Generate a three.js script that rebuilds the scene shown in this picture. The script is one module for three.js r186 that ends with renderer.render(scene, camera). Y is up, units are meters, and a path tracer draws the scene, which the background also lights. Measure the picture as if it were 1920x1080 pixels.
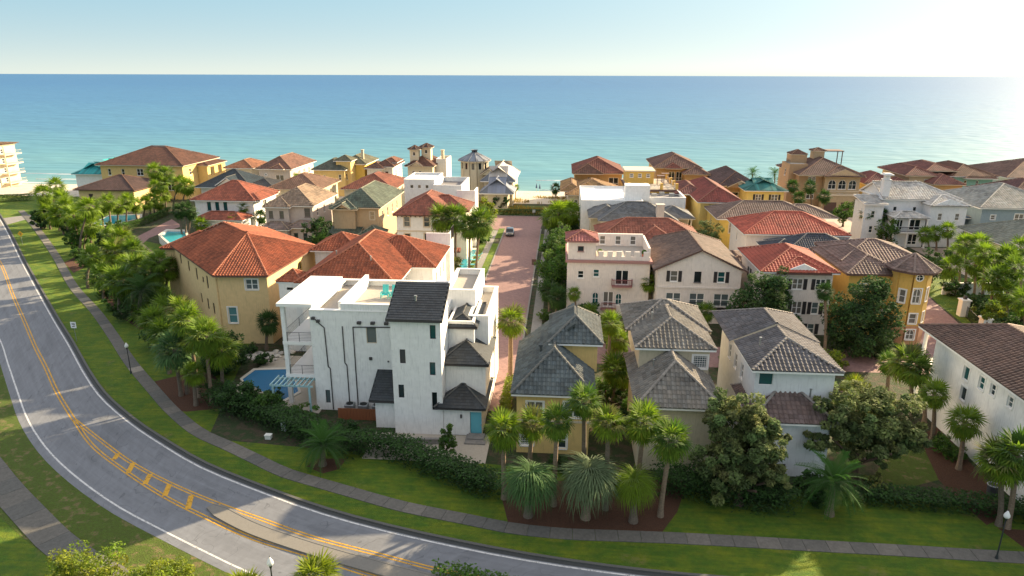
import * as THREE from 'three';
import { mergeGeometries } from 'three/addons/utils/BufferGeometryUtils.js';
import { RoundedBoxGeometry } from 'three/addons/geometries/RoundedBoxGeometry.js';

// ---------------------------------------------------------------- camera, sky, sun, exposure
// x runs right along the house rows, z = -v where v runs away from the viewer towards the sea; metres
const scene = new THREE.Scene();
const camera = new THREE.PerspectiveCamera(45.11, 16 / 9, 0.5, 120000);
camera.position.set(0, 34, 0);
camera.rotation.order = 'YXZ';
camera.rotation.set(-0.29780, 0.0735, 0.003125);
const renderer = new THREE.WebGLRenderer({ antialias: true });
renderer.setSize(1024, 576);
renderer.toneMapping = THREE.LinearToneMapping;
renderer.toneMappingExposure = 3.2;
renderer.shadowMap.enabled = true;
renderer.shadowMap.type = THREE.PCFSoftShadowMap;

const SUN_EL = 20 * Math.PI / 180, SUN_AZ = 48 * Math.PI / 180;
const sunDir = new THREE.Vector3(Math.cos(SUN_EL) * Math.sin(SUN_AZ), Math.sin(SUN_EL), -Math.cos(SUN_EL) * Math.cos(SUN_AZ));
const sun = new THREE.DirectionalLight(new THREE.Color(1, 0.78, 0.50), 5);
sun.position.copy(sunDir).multiplyScalar(400).add(new THREE.Vector3(0, 0, -120));
sun.target.position.set(0, 0, -120);
sun.castShadow = true; sun.shadow.mapSize.set(4096, 4096); sun.shadow.radius = 1.4;
Object.assign(sun.shadow.camera, { left: -220, right: 220, top: 160, bottom: -160, near: 10, far: 900 });
scene.add(sun, sun.target);

{ // clear late-afternoon sky: pale at the horizon, teal-blue just above, unseen zenith brightened and whitened as shade fill, brighter round the sun
  const W = 512, Hh = 256, d = new Float32Array(W * Hh * 4);
  const mix = (a, b, t) => a + (b - a) * t, sm = t => { t = Math.min(1, Math.max(0, t)); return t * t * (3 - 2 * t); };
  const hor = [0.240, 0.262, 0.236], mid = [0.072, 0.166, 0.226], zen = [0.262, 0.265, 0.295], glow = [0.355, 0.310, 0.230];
  for (let j = 0; j < Hh; j++) for (let i = 0; i < W; i++) {
    const el = ((j + 0.5) / Hh - 0.5) * Math.PI, az = ((i + 0.5) / W - 0.5) * 2 * Math.PI;
    const x = Math.cos(el) * Math.cos(az), y = Math.sin(el), z = Math.cos(el) * Math.sin(az);
    const cs = x * sunDir.x + y * sunDir.y + z * sunDir.z, ang = Math.acos(Math.min(1, Math.max(-1, cs)));
    const e = Math.max(0, el) * 180 / Math.PI, k = (j * W + i) * 4;
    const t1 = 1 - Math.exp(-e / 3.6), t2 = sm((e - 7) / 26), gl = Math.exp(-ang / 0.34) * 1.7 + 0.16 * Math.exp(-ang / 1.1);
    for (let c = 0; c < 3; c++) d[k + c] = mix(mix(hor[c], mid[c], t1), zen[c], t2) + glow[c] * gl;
    d[k + 3] = 1;
  }
  const t = new THREE.DataTexture(d, W, Hh, THREE.RGBAFormat, THREE.FloatType);
  t.mapping = THREE.EquirectangularReflectionMapping; t.magFilter = THREE.LinearFilter; t.minFilter = THREE.LinearFilter; t.needsUpdate = true;
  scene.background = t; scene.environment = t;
}

// ---------------------------------------------------------------- random numbers, noise, textures
function rng(s) { return () => { s |= 0; s = s + 0x6D2B79F5 | 0; let t = Math.imul(s ^ s >>> 15, 1 | s); t = t + Math.imul(t ^ t >>> 7, 61 | t) ^ t; return ((t ^ t >>> 14) >>> 0) / 4294967296; }; }
const R0 = rng(7);
function noiseGrid(n, seed) { const r = rng(seed), a = new Float32Array(n * n); for (let i = 0; i < n * n; i++) a[i] = r(); return a; }
const NG = noiseGrid(64, 5);
function vnoise(x, y, px = 64, py = 64) { // repeats every px, py
  const xi = Math.floor(x), yi = Math.floor(y); let fx = x - xi, fy = y - yi; fx = fx * fx * (3 - 2 * fx); fy = fy * fy * (3 - 2 * fy);
  const g = (a, b) => NG[(((b % py + py) % py) % 64) * 64 + ((a % px + px) % px) % 64];
  return (g(xi, yi) * (1 - fx) + g(xi + 1, yi) * fx) * (1 - fy) + (g(xi, yi + 1) * (1 - fx) + g(xi + 1, yi + 1) * fx) * fy;
}
function fbm(x, y, o = 4, px = 64, py = 64) { let s = 0, a = 0.5, n = 0; for (let i = 0; i < o; i++) { s += a * vnoise(x, y, px, py); n += a; x *= 2; y *= 2; px *= 2; py *= 2; a *= 0.55; } return s / n; }
function tex(W, Hh, f, srgb = true) { // f(u,v) in 0..1 -> [r,g,b] linear-ish 0..1 display values
  const d = new Uint8Array(W * Hh * 4);
  for (let j = 0; j < Hh; j++) for (let i = 0; i < W; i++) { const c = f(i / W, j / Hh), k = (j * W + i) * 4; for (let q = 0; q < 3; q++) d[k + q] = Math.max(0, Math.min(255, c[q] * 255)); d[k + 3] = 255; }
  const t = new THREE.DataTexture(d, W, Hh); t.wrapS = t.wrapT = THREE.RepeatWrapping; t.magFilter = THREE.LinearFilter; t.minFilter = THREE.LinearMipmapLinearFilter; t.generateMipmaps = true;
  if (srgb) t.colorSpace = THREE.SRGBColorSpace; t.needsUpdate = true; return t;
}
const rep = (t, a, b = a) => { const c = t.clone(); c.repeat.set(a, b); c.needsUpdate = true; return c; };
const L2S = c => c <= 0.0031308 ? c * 12.92 : 1.055 * Math.pow(c, 1 / 2.4) - 0.055;
const S3 = a => a.map(L2S);
const lin = (r, g, b) => new THREE.Color().setRGB(r, g, b);
const mixc = (a, b, t) => a.map((x, i) => x + (b[i] - x) * t);
const clamp = (x, a = 0, b = 1) => Math.min(b, Math.max(a, x));

const stuccoBump = tex(256, 256, (u, v) => { const n = 0.6 * fbm(u * 64, v * 64, 2, 64, 64) + 0.4 * NG[(Math.floor(v * 256) * 31 + Math.floor(u * 256) * 17) % 4096]; return [n, n, n]; }, false);
const mottle = tex(512, 512, (u, v) => { const n = 0.965 + 0.07 * (fbm(u * 16, v * 16, 4, 16, 16) - 0.5) - 0.06 * clamp((fbm(u * 64, v * 8 + 9, 3, 64, 8) - 0.56) * 4); return [n, n, n * 0.99]; });
const grassMap = tex(1024, 1024, (u, v) => {
  const a = fbm(u * 16, v * 16, 4, 16, 16), b = fbm(u * 64 + 3, v * 64, 3, 64, 64), c = fbm(u * 8 + 5, v * 8 + 1, 3, 8, 8), st = fbm(u * 8 + 2, v * 64, 3, 8, 64), f = NG[(Math.floor(v * 1024) * 37 + Math.floor(u * 1024) * 11) & 4095];
  let k = mixc([0.064, 0.146, 0.001], [0.172, 0.218, 0.002], clamp((0.55 * a + 0.45 * st - 0.34) * 2.4));
  k = mixc(k, [0.19, 0.15, 0.055], clamp((c - 0.63) * 5) * 0.7 * clamp((b - 0.38) * 3));
  const m = 0.74 + 0.36 * b + 0.42 * (f - 0.5);
  return S3(k.map(x => x * m));
});
const grassBump = tex(512, 512, (u, v) => { const n = 0.5 * fbm(u * 64, v * 64, 2, 64, 64) + 0.5 * NG[(Math.floor(v * 512) * 53 + Math.floor(u * 512) * 29) & 4095]; return [n, n, n]; }, false);
const dryGrassMap = tex(512, 512, (u, v) => {
  const a = fbm(u * 16, v * 16, 4, 16, 16), b = fbm(u * 64 + 3, v * 64, 3, 64, 64), f = NG[(Math.floor(v * 512) * 37 + Math.floor(u * 512) * 11) & 4095];
  let k = mixc([0.075, 0.110, 0.006], [0.19, 0.15, 0.06], clamp((a - 0.54) * 5)); k = mixc(k, [0.07, 0.125, 0.005], clamp((b - 0.5) * 4));
  return S3(k.map(x => x * (0.75 + 0.4 * b + 0.25 * (f - 0.5))));
});
const asphaltMap = tex(1024, 1024, (u, v) => { // u across the road (0..1), v along
  const a = fbm(u * 16, v * 64, 4, 16, 64), f = NG[(Math.floor(v * 1024) * 41 + Math.floor(u * 1024) * 13) & 4095];
  const streak = fbm(u * 32 + 7, v * 4, 3, 32, 4);
  const crack = Math.abs(fbm(u * 4 + 0.4 * vnoise(u * 8, v * 32, 8, 32), v * 16 + 5, 3, 4, 16) - 0.5) < 0.006 ? 0.72 : 1, patch = fbm(u * 4 + 9, v * 8, 2, 4, 8) > 0.64 ? 0.9 : 1;
  const n = 0.185 * (0.80 + 0.26 * a + 0.16 * (f - 0.5) + 0.30 * (streak - 0.5)) * crack * patch;
  return S3([n * 0.94, n, n * 1.09]);
});
const wearMap = tex(512, 512, (u, v) => { const a = fbm(u * 64, v * 64, 3, 64, 64), b = fbm(u * 8, v * 8, 3, 8, 8), n = clamp(0.98 - 0.55 * clamp((a - 0.52) * 5) * clamp((b - 0.3) * 3)); return [n, n, n]; });
const concreteMap = tex(512, 512, (u, v) => { const a = fbm(u * 16, v * 16, 4, 16, 16), b = fbm(u * 64, v * 64, 2, 64, 64), n = 0.24 * (0.7 + 0.45 * a + 0.2 * (b - 0.5)); return S3([n, n * 0.95, n * 0.86]); });
const brickMap = tex(1024, 1024, (u, v) => { // tiny clay pavers, 0.1 x 0.2 m, 5 m per repeat
  const bx = 25, by = 50, row = Math.floor(v * by), x = u * bx + (row % 2) * 0.5, col = Math.floor(x) % bx, fx = x - Math.floor(x), fy = v * by - row;
  const h = NG[(row * 67 + col * 29) & 4095], a = fbm(u * 16, v * 16, 3, 16, 16); let k = mixc([0.215, 0.125, 0.112], [0.285, 0.172, 0.158], h);
  k = k.map(q => q * (0.8 + 0.4 * a)); if (fx < 0.05 || fy < 0.09) k = k.map(q => q * 0.8); return S3(k);
});
const mulchMap = tex(512, 512, (u, v) => { const a = fbm(u * 64, v * 64, 3, 64, 64), b = NG[(Math.floor(v * 512) * 31 + Math.floor(u * 512) * 19) & 4095]; return S3([0.115, 0.048, 0.022].map(x => x * (0.4 + 0.8 * a + 0.5 * (b - 0.5)))); });
const soilMap = tex(512, 512, (u, v) => { const a = fbm(u * 16, v * 16, 4, 16, 16), b = fbm(u * 64, v * 64, 3, 64, 64); return S3(mixc([0.024, 0.044, 0.008], [0.062, 0.048, 0.025], clamp((a - 0.4) * 4)).map(x => x * (0.7 + 0.6 * b))); });
const sandMap = tex(512, 512, (u, v) => { const a = fbm(u * 16, v * 16, 4, 16, 16), b = fbm(u * 64, v * 64, 3, 64, 64); return S3([0.62, 0.56, 0.46].map(x => x * (0.82 + 0.24 * a + 0.14 * (b - 0.5)))); });
const barkMap = tex(128, 256, (u, v) => { const a = fbm(u * 8, v * 64, 3, 8, 64), b = fbm(u * 32, v * 32, 2, 32, 32), r = (v * 24) % 1; const n = (0.55 + 0.5 * a + 0.25 * (b - 0.5)) * (r < 0.16 ? 0.72 : 1); return S3([0.20 * n, 0.155 * n, 0.115 * n]); });
const barkBump = tex(128, 256, (u, v) => { const a = fbm(u * 8, v * 64, 3, 8, 64), r = (v * 24) % 1, n = 0.5 * a + 0.5 * r; return [n, n, n]; }, false);
const waveBump = tex(1024, 1024, (u, v) => { const n = 0.6 * fbm(u * 16 + 0.8 * vnoise(u * 8, v * 8, 8, 8), v * 64, 3, 16, 64) + 0.4 * fbm(u * 32 + 3, v * 32 + 2, 2, 32, 32); return [n, n, n]; }, false);

// ---------------------------------------------------------------- materials
const M = (col, o = {}) => new THREE.MeshStandardMaterial({ color: lin(...col), roughness: 0.85, metalness: 0, ...o });
const stucco = (r, g, b) => M([r, g, b], { roughness: 0.92, map: rep(mottle, 0.16), bumpMap: rep(stuccoBump, 0.5), bumpScale: 0.0012 });
const W = {
  white: stucco(0.86, 0.85, 0.83), warmwhite: stucco(0.80, 0.75, 0.66), cool: stucco(0.74, 0.75, 0.77), blush: stucco(0.80, 0.72, 0.66),
  yellow: stucco(0.75, 0.53, 0.21), gold: stucco(0.70, 0.44, 0.11), straw: stucco(0.78, 0.56, 0.29), bright: stucco(0.77, 0.54, 0.13),
  lemon: stucco(0.80, 0.62, 0.22), beige: stucco(0.60, 0.52, 0.38), tan: stucco(0.50, 0.37, 0.23), cream: stucco(0.70, 0.60, 0.42),
  ochre: stucco(0.54, 0.34, 0.14), adobe: stucco(0.46, 0.30, 0.17), mauve: stucco(0.58, 0.50, 0.45), blue: stucco(0.30, 0.38, 0.42), aqua: stucco(0.26, 0.55, 0.50), peach: stucco(0.55, 0.28, 0.15)
};
const trimW = M([0.82, 0.80, 0.76], { roughness: 0.6 }), trimC = M([0.62, 0.52, 0.38], { roughness: 0.7 }), trimBr = M([0.12, 0.065, 0.05], { roughness: 0.7 }), trimD = M([0.05, 0.045, 0.045], { roughness: 0.6 }), trimPink = M([0.36, 0.19, 0.17], { roughness: 0.8 });
const glass = [[0.012, 0.018, 0.02], [0.02, 0.085, 0.085], [0.16, 0.15, 0.13], [0.03, 0.045, 0.05], [0.10, 0.13, 0.13], [0.10, 0.24, 0.25]].map(c => new THREE.MeshPhysicalMaterial({ color: lin(...c), roughness: 0.06, specularIntensity: 1, ior: 1.5 }));
const shutterM = M([0.028, 0.024, 0.026], { roughness: 0.55 }), shutterG = M([0.17, 0.14, 0.125], { roughness: 0.6 }), shutterT = M([0.02, 0.06, 0.075], { roughness: 0.55 });
const iron = M([0.02, 0.02, 0.02], { roughness: 0.5, metalness: 0.6 }), ironRed = M([0.24, 0.08, 0.075], { roughness: 0.6 }), metalG = M([0.35, 0.36, 0.36], { roughness: 0.45, metalness: 0.7 });
const woodM = M([0.22, 0.075, 0.028], { roughness: 0.75 }), tealDoor = M([0.13, 0.44, 0.52], { roughness: 0.5 }), concrete = new THREE.MeshStandardMaterial({ map: rep(concreteMap, 0.3), roughness: 0.9 });
const terrace = M([0.40, 0.36, 0.31], { map: rep(mottle, 0.3), roughness: 0.9 });
const bark = new THREE.MeshStandardMaterial({ map: barkMap, bumpMap: barkBump, bumpScale: 0.03, roughness: 0.95 });
const barkDark = new THREE.MeshStandardMaterial({ map: barkMap, color: lin(0.55, 0.45, 0.40), bumpMap: barkBump, bumpScale: 0.03, roughness: 0.95 });
const barkPale = new THREE.MeshStandardMaterial({ map: barkMap, color: lin(1.5, 1.4, 1.3), bumpMap: barkBump, bumpScale: 0.03, roughness: 0.95 });
const leafM = (r, g, b, tr = 0.4) => new THREE.MeshPhysicalMaterial({ color: lin(r, g, b), vertexColors: true, roughness: 0.97, transmission: tr, thickness: 0, side: THREE.DoubleSide, specularIntensity: 0.4 });
const LF = { sabal: leafM(0.125, 0.215, 0.014, 0.5), sabal2: leafM(0.165, 0.262, 0.012, 0.5), pindo: leafM(0.085, 0.175, 0.055, 0.4), feather: leafM(0.046, 0.130, 0.016, 0.4), oak: leafM(0.150, 0.195, 0.060, 0.4), magnolia: leafM(0.042, 0.090, 0.020, 0.3), bush: leafM(0.065, 0.145, 0.014, 0.45), lime: leafM(0.175, 0.235, 0.010, 0.5), dark: leafM(0.036, 0.088, 0.016, 0.35), hedge: leafM(0.045, 0.10, 0.014, 0.3), silver: leafM(0.14, 0.195, 0.095, 0.3), dead: leafM(0.26, 0.20, 0.12, 0.25), olive: leafM(0.12, 0.14, 0.03, 0.35), dune: leafM(0.30, 0.22, 0.04, 0.35) };

// ---------------------------------------------------------------- naming and object helpers
const taken = {};
function nm(n) { const k = taken[n] = (taken[n] ?? -1) + 1; return k ? `${n}_${String(k).padStart(3, '0')}` : n; }
function tag(o, label, category, group, kind) { if (label) o.userData.label = label; if (category) o.userData.category = category; if (group) o.userData.group = group; if (kind) o.userData.kind = kind; return o; }
function thing(name, label, category, x, v, group, y = 0) { const g = new THREE.Group(); g.name = nm(name); g.position.set(x, y, -v); scene.add(g); return tag(g, label, category, group); }
const strip = (g, col) => { g = g.index ? g.toNonIndexed() : g; for (const k of Object.keys(g.attributes)) if (!['position', 'normal', 'uv'].includes(k) && !(col && k === 'color')) g.deleteAttribute(k); return g; };
const join = a => { if (a.length === 1) return a[0]; const col = a.every(g => g.attributes.color); return mergeGeometries(a.map(g => strip(g, col))); };
function mesh(name, geo, mat, parent) { const m = new THREE.Mesh(Array.isArray(geo) ? join(geo) : geo, mat); m.name = parent === scene ? nm(name) : name; parent.add(m); return m; }
function struct(name, geo, mat) { return tag(mesh(name, geo, mat, scene), null, null, null, 'structure'); }
const bx = (x0, x1, y0, y1, v0, v1) => { const g = new THREE.BoxGeometry(x1 - x0, y1 - y0, v1 - v0); g.translate((x0 + x1) / 2, (y0 + y1) / 2, -(v0 + v1) / 2); boxUV(g); return g; };
function boxUV(g) { const p = g.attributes.position, n = g.attributes.normal, u = g.attributes.uv; for (let i = 0; i < p.count; i++) { const ax = Math.abs(n.getX(i)), ay = Math.abs(n.getY(i)); if (ay > 0.7) u.setXY(i, p.getX(i), p.getZ(i)); else if (ax > 0.7) u.setXY(i, p.getZ(i), p.getY(i)); else u.setXY(i, p.getX(i), p.getY(i)); } }
const cyl = (x, v, y0, y1, r0, r1 = r0, n = 10) => { const g = new THREE.CylinderGeometry(r1, r0, y1 - y0, n); g.translate(x, (y0 + y1) / 2, -v); return g; };
function bar(a, b, r, n = 6) { const A = new THREE.Vector3(...a), B = new THREE.Vector3(...b), d = B.clone().sub(A), g = new THREE.CylinderGeometry(r, r, d.length(), n); g.applyQuaternion(new THREE.Quaternion().setFromUnitVectors(new THREE.Vector3(0, 1, 0), d.normalize())); g.translate((A.x + B.x) / 2, (A.y + B.y) / 2, (A.z + B.z) / 2); return g; }
class Tri { // raw triangles, optional colour
  constructor(col) { this.p = []; this.u = []; this.c = col ? [] : null; }
  tri(a, b, c, col) { this.p.push(...a, ...b, ...c); this.u.push(a[0], a[2], b[0], b[2], c[0], c[2]); if (this.c) for (let i = 0; i < 3; i++) this.c.push(...col); }
  quad(a, b, c, d, col) { this.tri(a, b, c, col); this.tri(a, c, d, col); }
  geo() { const g = new THREE.BufferGeometry(); g.setAttribute('position', new THREE.Float32BufferAttribute(this.p, 3)); g.setAttribute('uv', new THREE.Float32BufferAttribute(this.u, 2)); if (this.c) g.setAttribute('color', new THREE.Float32BufferAttribute(this.c, 3)); g.computeVertexNormals(); return g; }
}

// ---------------------------------------------------------------- ground, roads, sea
function smooth(pts, n = 10) { const c = new THREE.CatmullRomCurve3(pts.map(p => new THREE.Vector3(p[0], 0, p[1])), false, 'centripetal'); return c.getSpacedPoints(pts.length * n).map(p => [p.x, p.z]); }
function offset(pl, d) { return pl.map((p, i) => { const a = pl[Math.max(0, i - 1)], b = pl[Math.min(pl.length - 1, i + 1)], dx = b[0] - a[0], dy = b[1] - a[1], l = Math.hypot(dx, dy) || 1; return [p[0] - dy / l * d, p[1] + dx / l * d]; }); }
function sheetBetween(a, b, y, uvw = null) { // two polylines with the same count
  const g = new THREE.BufferGeometry(), P = [], U = []; let s = 0; const n = a.length;
  for (let i = 0; i < n - 1; i++) {
    const l = Math.hypot((a[i + 1][0] + b[i + 1][0] - a[i][0] - b[i][0]) / 2, (a[i + 1][1] + b[i + 1][1] - a[i][1] - b[i][1]) / 2);
    const q = [[a[i], 0, s], [b[i], 1, s], [b[i + 1], 1, s + l], [a[i], 0, s], [b[i + 1], 1, s + l], [a[i + 1], 0, s + l]];
    for (const [p, u, v] of q) { P.push(p[0], y, -p[1]); if (uvw) U.push(u, v / uvw); else U.push(p[0], p[1]); }
    s += l;
  }
  g.setAttribute('position', new THREE.Float32BufferAttribute(P, 3)); g.setAttribute('uv', new THREE.Float32BufferAttribute(U, 2)); g.computeVertexNormals(); if (g.attributes.normal.getY(0) < 0) { for (const k of ['position', 'uv']) { const A = g.attributes[k], n = A.itemSize, d = A.array; for (let t = 0; t < A.count; t += 3) for (let q = 0; q < n; q++) { const a = (t + 1) * n + q, b = (t + 2) * n + q, x = d[a]; d[a] = d[b]; d[b] = x; } } }
  const nr = g.attributes.normal; for (let i = 0; i < nr.count; i++) nr.setXYZ(i, 0, 1, 0); return g;
}
function polySheet(pts, y) { const s = new THREE.Shape(pts.map(p => new THREE.Vector2(p[0], p[1]))), g = new THREE.ShapeGeometry(s); g.rotateX(-Math.PI / 2); g.translate(0, y, 0); return g; }
function ribbon(pl, w, y) { return sheetBetween(offset(pl, w / 2), offset(pl, -w / 2), y); }
function kerb(pl, d0, d1, y0, y1) { // raised strip with real sides between two offsets
  const a = offset(pl, d0), b = offset(pl, d1), t = new Tri(); const P = (p, y) => [p[0], y, -p[1]];
  for (let i = 0; i < pl.length - 1; i++) { t.quad(P(a[i], y1), P(b[i], y1), P(b[i + 1], y1), P(a[i + 1], y1)); t.quad(P(a[i], y0), P(a[i], y1), P(a[i + 1], y1), P(a[i + 1], y0)); t.quad(P(b[i], y0), P(b[i + 1], y0), P(b[i + 1], y1), P(b[i], y1)); }
  return t.geo();
}
const resample = (pl, n) => new THREE.CatmullRomCurve3(pl.map(p => new THREE.Vector3(p[0], 0, p[1])), false, 'centripetal').getSpacedPoints(n).map(p => [p.x, p.z]);

const grassM = new THREE.MeshStandardMaterial({ map: rep(grassMap, 1 / 17), bumpMap: rep(grassBump, 1 / 5), bumpScale: 0.12, roughness: 0.95 });
const dryM = new THREE.MeshStandardMaterial({ map: rep(dryGrassMap, 1 / 9), bumpMap: rep(grassBump, 1 / 5), bumpScale: 0.09, roughness: 0.95 });
const soilM = new THREE.MeshStandardMaterial({ map: rep(soilMap, 1 / 9), bumpMap: rep(grassBump, 1 / 4), bumpScale: 0.06, roughness: 0.95 });
const mulchM = new THREE.MeshStandardMaterial({ map: rep(mulchMap, 1 / 3), bumpMap: rep(grassBump, 1 / 2), bumpScale: 0.08, roughness: 0.95 });
const brickM = new THREE.MeshStandardMaterial({ map: rep(brickMap, 1 / 5), roughness: 0.85 });
const sandM = new THREE.MeshStandardMaterial({ map: rep(sandMap, 1 / 14), bumpMap: rep(grassBump, 1 / 6), bumpScale: 0.1, roughness: 0.95 });
const asphaltM = new THREE.MeshStandardMaterial({ map: asphaltMap, bumpMap: rep(grassBump, 12, 12), bumpScale: 0.006, roughness: 0.85 });
const paintY = M([0.62, 0.33, 0.02], { map: rep(wearMap, 0.35), roughness: 0.7 }), paintW = M([0.62, 0.62, 0.60], { map: rep(wearMap, 0.35), roughness: 0.7 });

struct('lawn', sheetBetween([[-700, -80], [-700, 200]], [[500, -80], [500, 200]], 0), grassM);
struct('house_lot', [polySheet([[-34, 58], [-5, 55.5], [26, 53.6], [60, 50], [260, 50], [260, 204], [-112, 204], [-112, 150], [-50, 118], [-46, 100], [-40, 80]], 0.004)], soilM);
{ // beach sloping into the water, a dune ridge in front of it
  const g = new THREE.PlaneGeometry(1500, 62, 240, 14); g.rotateX(-Math.PI / 2); g.translate(-60, 0, -221);
  const p = g.attributes.position; for (let i = 0; i < p.count; i++) { const v = -p.getZ(i), x = p.getX(i), n = fbm(x * 0.09, v * 0.12, 3); const k = clamp((v - 190) / 62); p.setY(i, 0.015 + (0.9 * n) * clamp(1 - Math.abs(v - 199) / 9) - 1.8 * clamp((k - 0.22) / 0.55)); }
  g.computeVertexNormals(); const u = g.attributes.uv; for (let i = 0; i < p.count; i++) u.setXY(i, p.getX(i), p.getZ(i)); struct('beach', g, sandM);
}
{ // the sea: turquoise over the shallow sand, deep blue further out, glossy and rippled
  const seaMap = tex(512, 1024, (u, v) => { // v: 0 at the waterline, 1 far out (square-root scale)
    const d = v * v * 2600, n = fbm(u * 16, v * 64, 4, 16), n2 = fbm(u * 32, v * 256, 3, 32, 256); const dd = d * (0.86 + 0.28 * n);
    let k = [0.17, 0.31, 0.31];
    k = mixc(k, [0.098, 0.245, 0.300], clamp(dd / 45)); k = mixc(k, [0.13, 0.285, 0.32], clamp(1 - Math.abs(dd - 74) / 24) * 0.45); k = mixc(k, [0.068, 0.192, 0.300], clamp((dd - 80) / 170)); k = mixc(k, [0.052, 0.162, 0.300], clamp((dd - 200) / 520)); k = mixc(k, [0.042, 0.142, 0.290], clamp((dd - 700) / 1500));
    return S3(k.map(x => x * (0.9 + 0.2 * n2)));
  });
  seaMap.wrapT = THREE.ClampToEdgeWrapping;
  const V0 = 206, rows = 90, t = { p: [], u: [], u1: [] }; const X = [-90000, -9000, -2600, -1300, -700, -350, -150, 0, 150, 350, 700, 1300, 2600, 9000, 90000];
  const dist = [...Array(rows + 1).keys()].map(i => i < rows - 4 ? 2600 * (i / (rows - 4)) ** 2 : [2600, 5000, 12000, 35000, 90000][i - rows + 4]);
  for (let j = 0; j < rows; j++) for (let i = 0; i < X.length - 1; i++) {
    const c = [[i, j], [i + 1, j], [i + 1, j + 1], [i, j], [i + 1, j + 1], [i, j + 1]];
    for (const [a, b] of c) { t.p.push(X[a], -0.62, -(V0 + dist[b])); t.u.push(X[a] / 520, Math.min(0.998, Math.sqrt(dist[b] / 2600))); t.u1.push(X[a] / 300, dist[b] / 300); }
  }
  const g = new THREE.BufferGeometry(); g.setAttribute('position', new THREE.Float32BufferAttribute(t.p, 3)); g.setAttribute('uv', new THREE.Float32BufferAttribute(t.u, 2)); g.setAttribute('uv1', new THREE.Float32BufferAttribute(t.u1, 2)); g.computeVertexNormals();
  waveBump.channel = 1;
  const m = new THREE.MeshPhysicalMaterial({ map: seaMap, bumpMap: waveBump, bumpScale: 1.0, roughness: 0.54, specularIntensity: 0.6, ior: 1.33 });
  struct('sea', g, m);
  // breaking wave crests along the beach: low foam ridges
  const foamM = M([0.80, 0.83, 0.82], { roughness: 0.8, map: rep(mottle, 0.2) }), r = rng(31);
  const fo = [];
  for (const [v, n] of [[218, 15], [226, 12], [238, 9]]) for (let k = 0; k < n; k++) { const x = -330 + 760 * (k + r() * 0.8) / n, L = 14 + 34 * r(), pl = []; for (let q = 0; q <= 16; q++) pl.push([x + L * q / 16, v + 3 * (fbm((x + L * q / 16) * 0.05, v, 3) - 0.5) + 1.5 * r() * 0.3]);
    const t2 = new Tri(), w = v < 222 ? 0.8 : 0.5; for (let q = 0; q < 16; q++) { const f = s => Math.sin(Math.PI * s / 16) * w + 0.05, a = pl[q], b = pl[q + 1]; t2.quad([a[0], -0.6, -(a[1] - f(q))], [b[0], -0.6, -(b[1] - f(q + 1))], [b[0], -0.42, -b[1]], [a[0], -0.42, -a[1]]); t2.quad([a[0], -0.42, -a[1]], [b[0], -0.42, -b[1]], [b[0], -0.6, -(b[1] + 0.4)], [a[0], -0.6, -(a[1] + 0.4)]); } fo.push(t2.geo()); }
  tag(mesh('surf_foam', fo, foamM, scene), 'white foam of small breaking waves along the beach', 'foam', null, 'stuff');
}

// main road, traced as its painted lines
const lineR = smooth([[-384.20,392.30],[-206.08,226.69],[-136.52,156.47],[-98.75,116.28],[-72.98,89.20],[-64.54,80.51],[-55.56,71.05],[-49.92,65.57],[-43.25,60.25],[-38.09,56.70],[-32.16,52.98],[-24.41,49.32],[-19.27,47.18],[-13.96,45.44],[-7.18,43.72],[-1.12,42.52],[7.59,41.46],[20.59,41.10],[34.72,41.39],[55.79,42.44]]);
const lineL = smooth([[-320.86,262.85],[-192.15,175.11],[-121.51,122.23],[-92.50,97.60],[-74.57,81.23],[-67.35,73.73],[-60.60,66.73],[-54.84,60.82],[-50.60,56.94],[-46.70,53.76],[-41.57,50.16],[-35.60,46.54],[-30.78,44.12],[-26.45,42.03],[-21.31,39.69],[-14.94,37.42],[-4.53,34.99],[14.44,32.87],[31.95,32.80]]);
const yellowC = smooth([[-224.17,224.95],[-145.25,157.01],[-105.47,118.76],[-87.29,99.42],[-76.19,87.80],[-67.77,78.93],[-62.23,73.33],[-55.86,66.70],[-49.83,60.87]]);
const yellowR = smooth([[-49.83,60.87],[-45.60,57.87],[-42.56,55.74],[-38.48,53.02],[-33.36,50.22],[-27.80,47.68],[-23.95,46.16],[-18.61,44.09],[-12.11,42.25],[-8.56,41.25],[-1.39,39.90],[15.88,37.46]]);
const yellowL = smooth([[-49.83,60.87],[-44.14,55.72],[-38.06,51.54],[-32.73,48.28],[-28.60,46.15],[-23.02,43.55],[-18.05,41.96],[-13.59,40.41],[-8.69,38.92],[5.57,36.21],[15.06,34.84]]);
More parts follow.
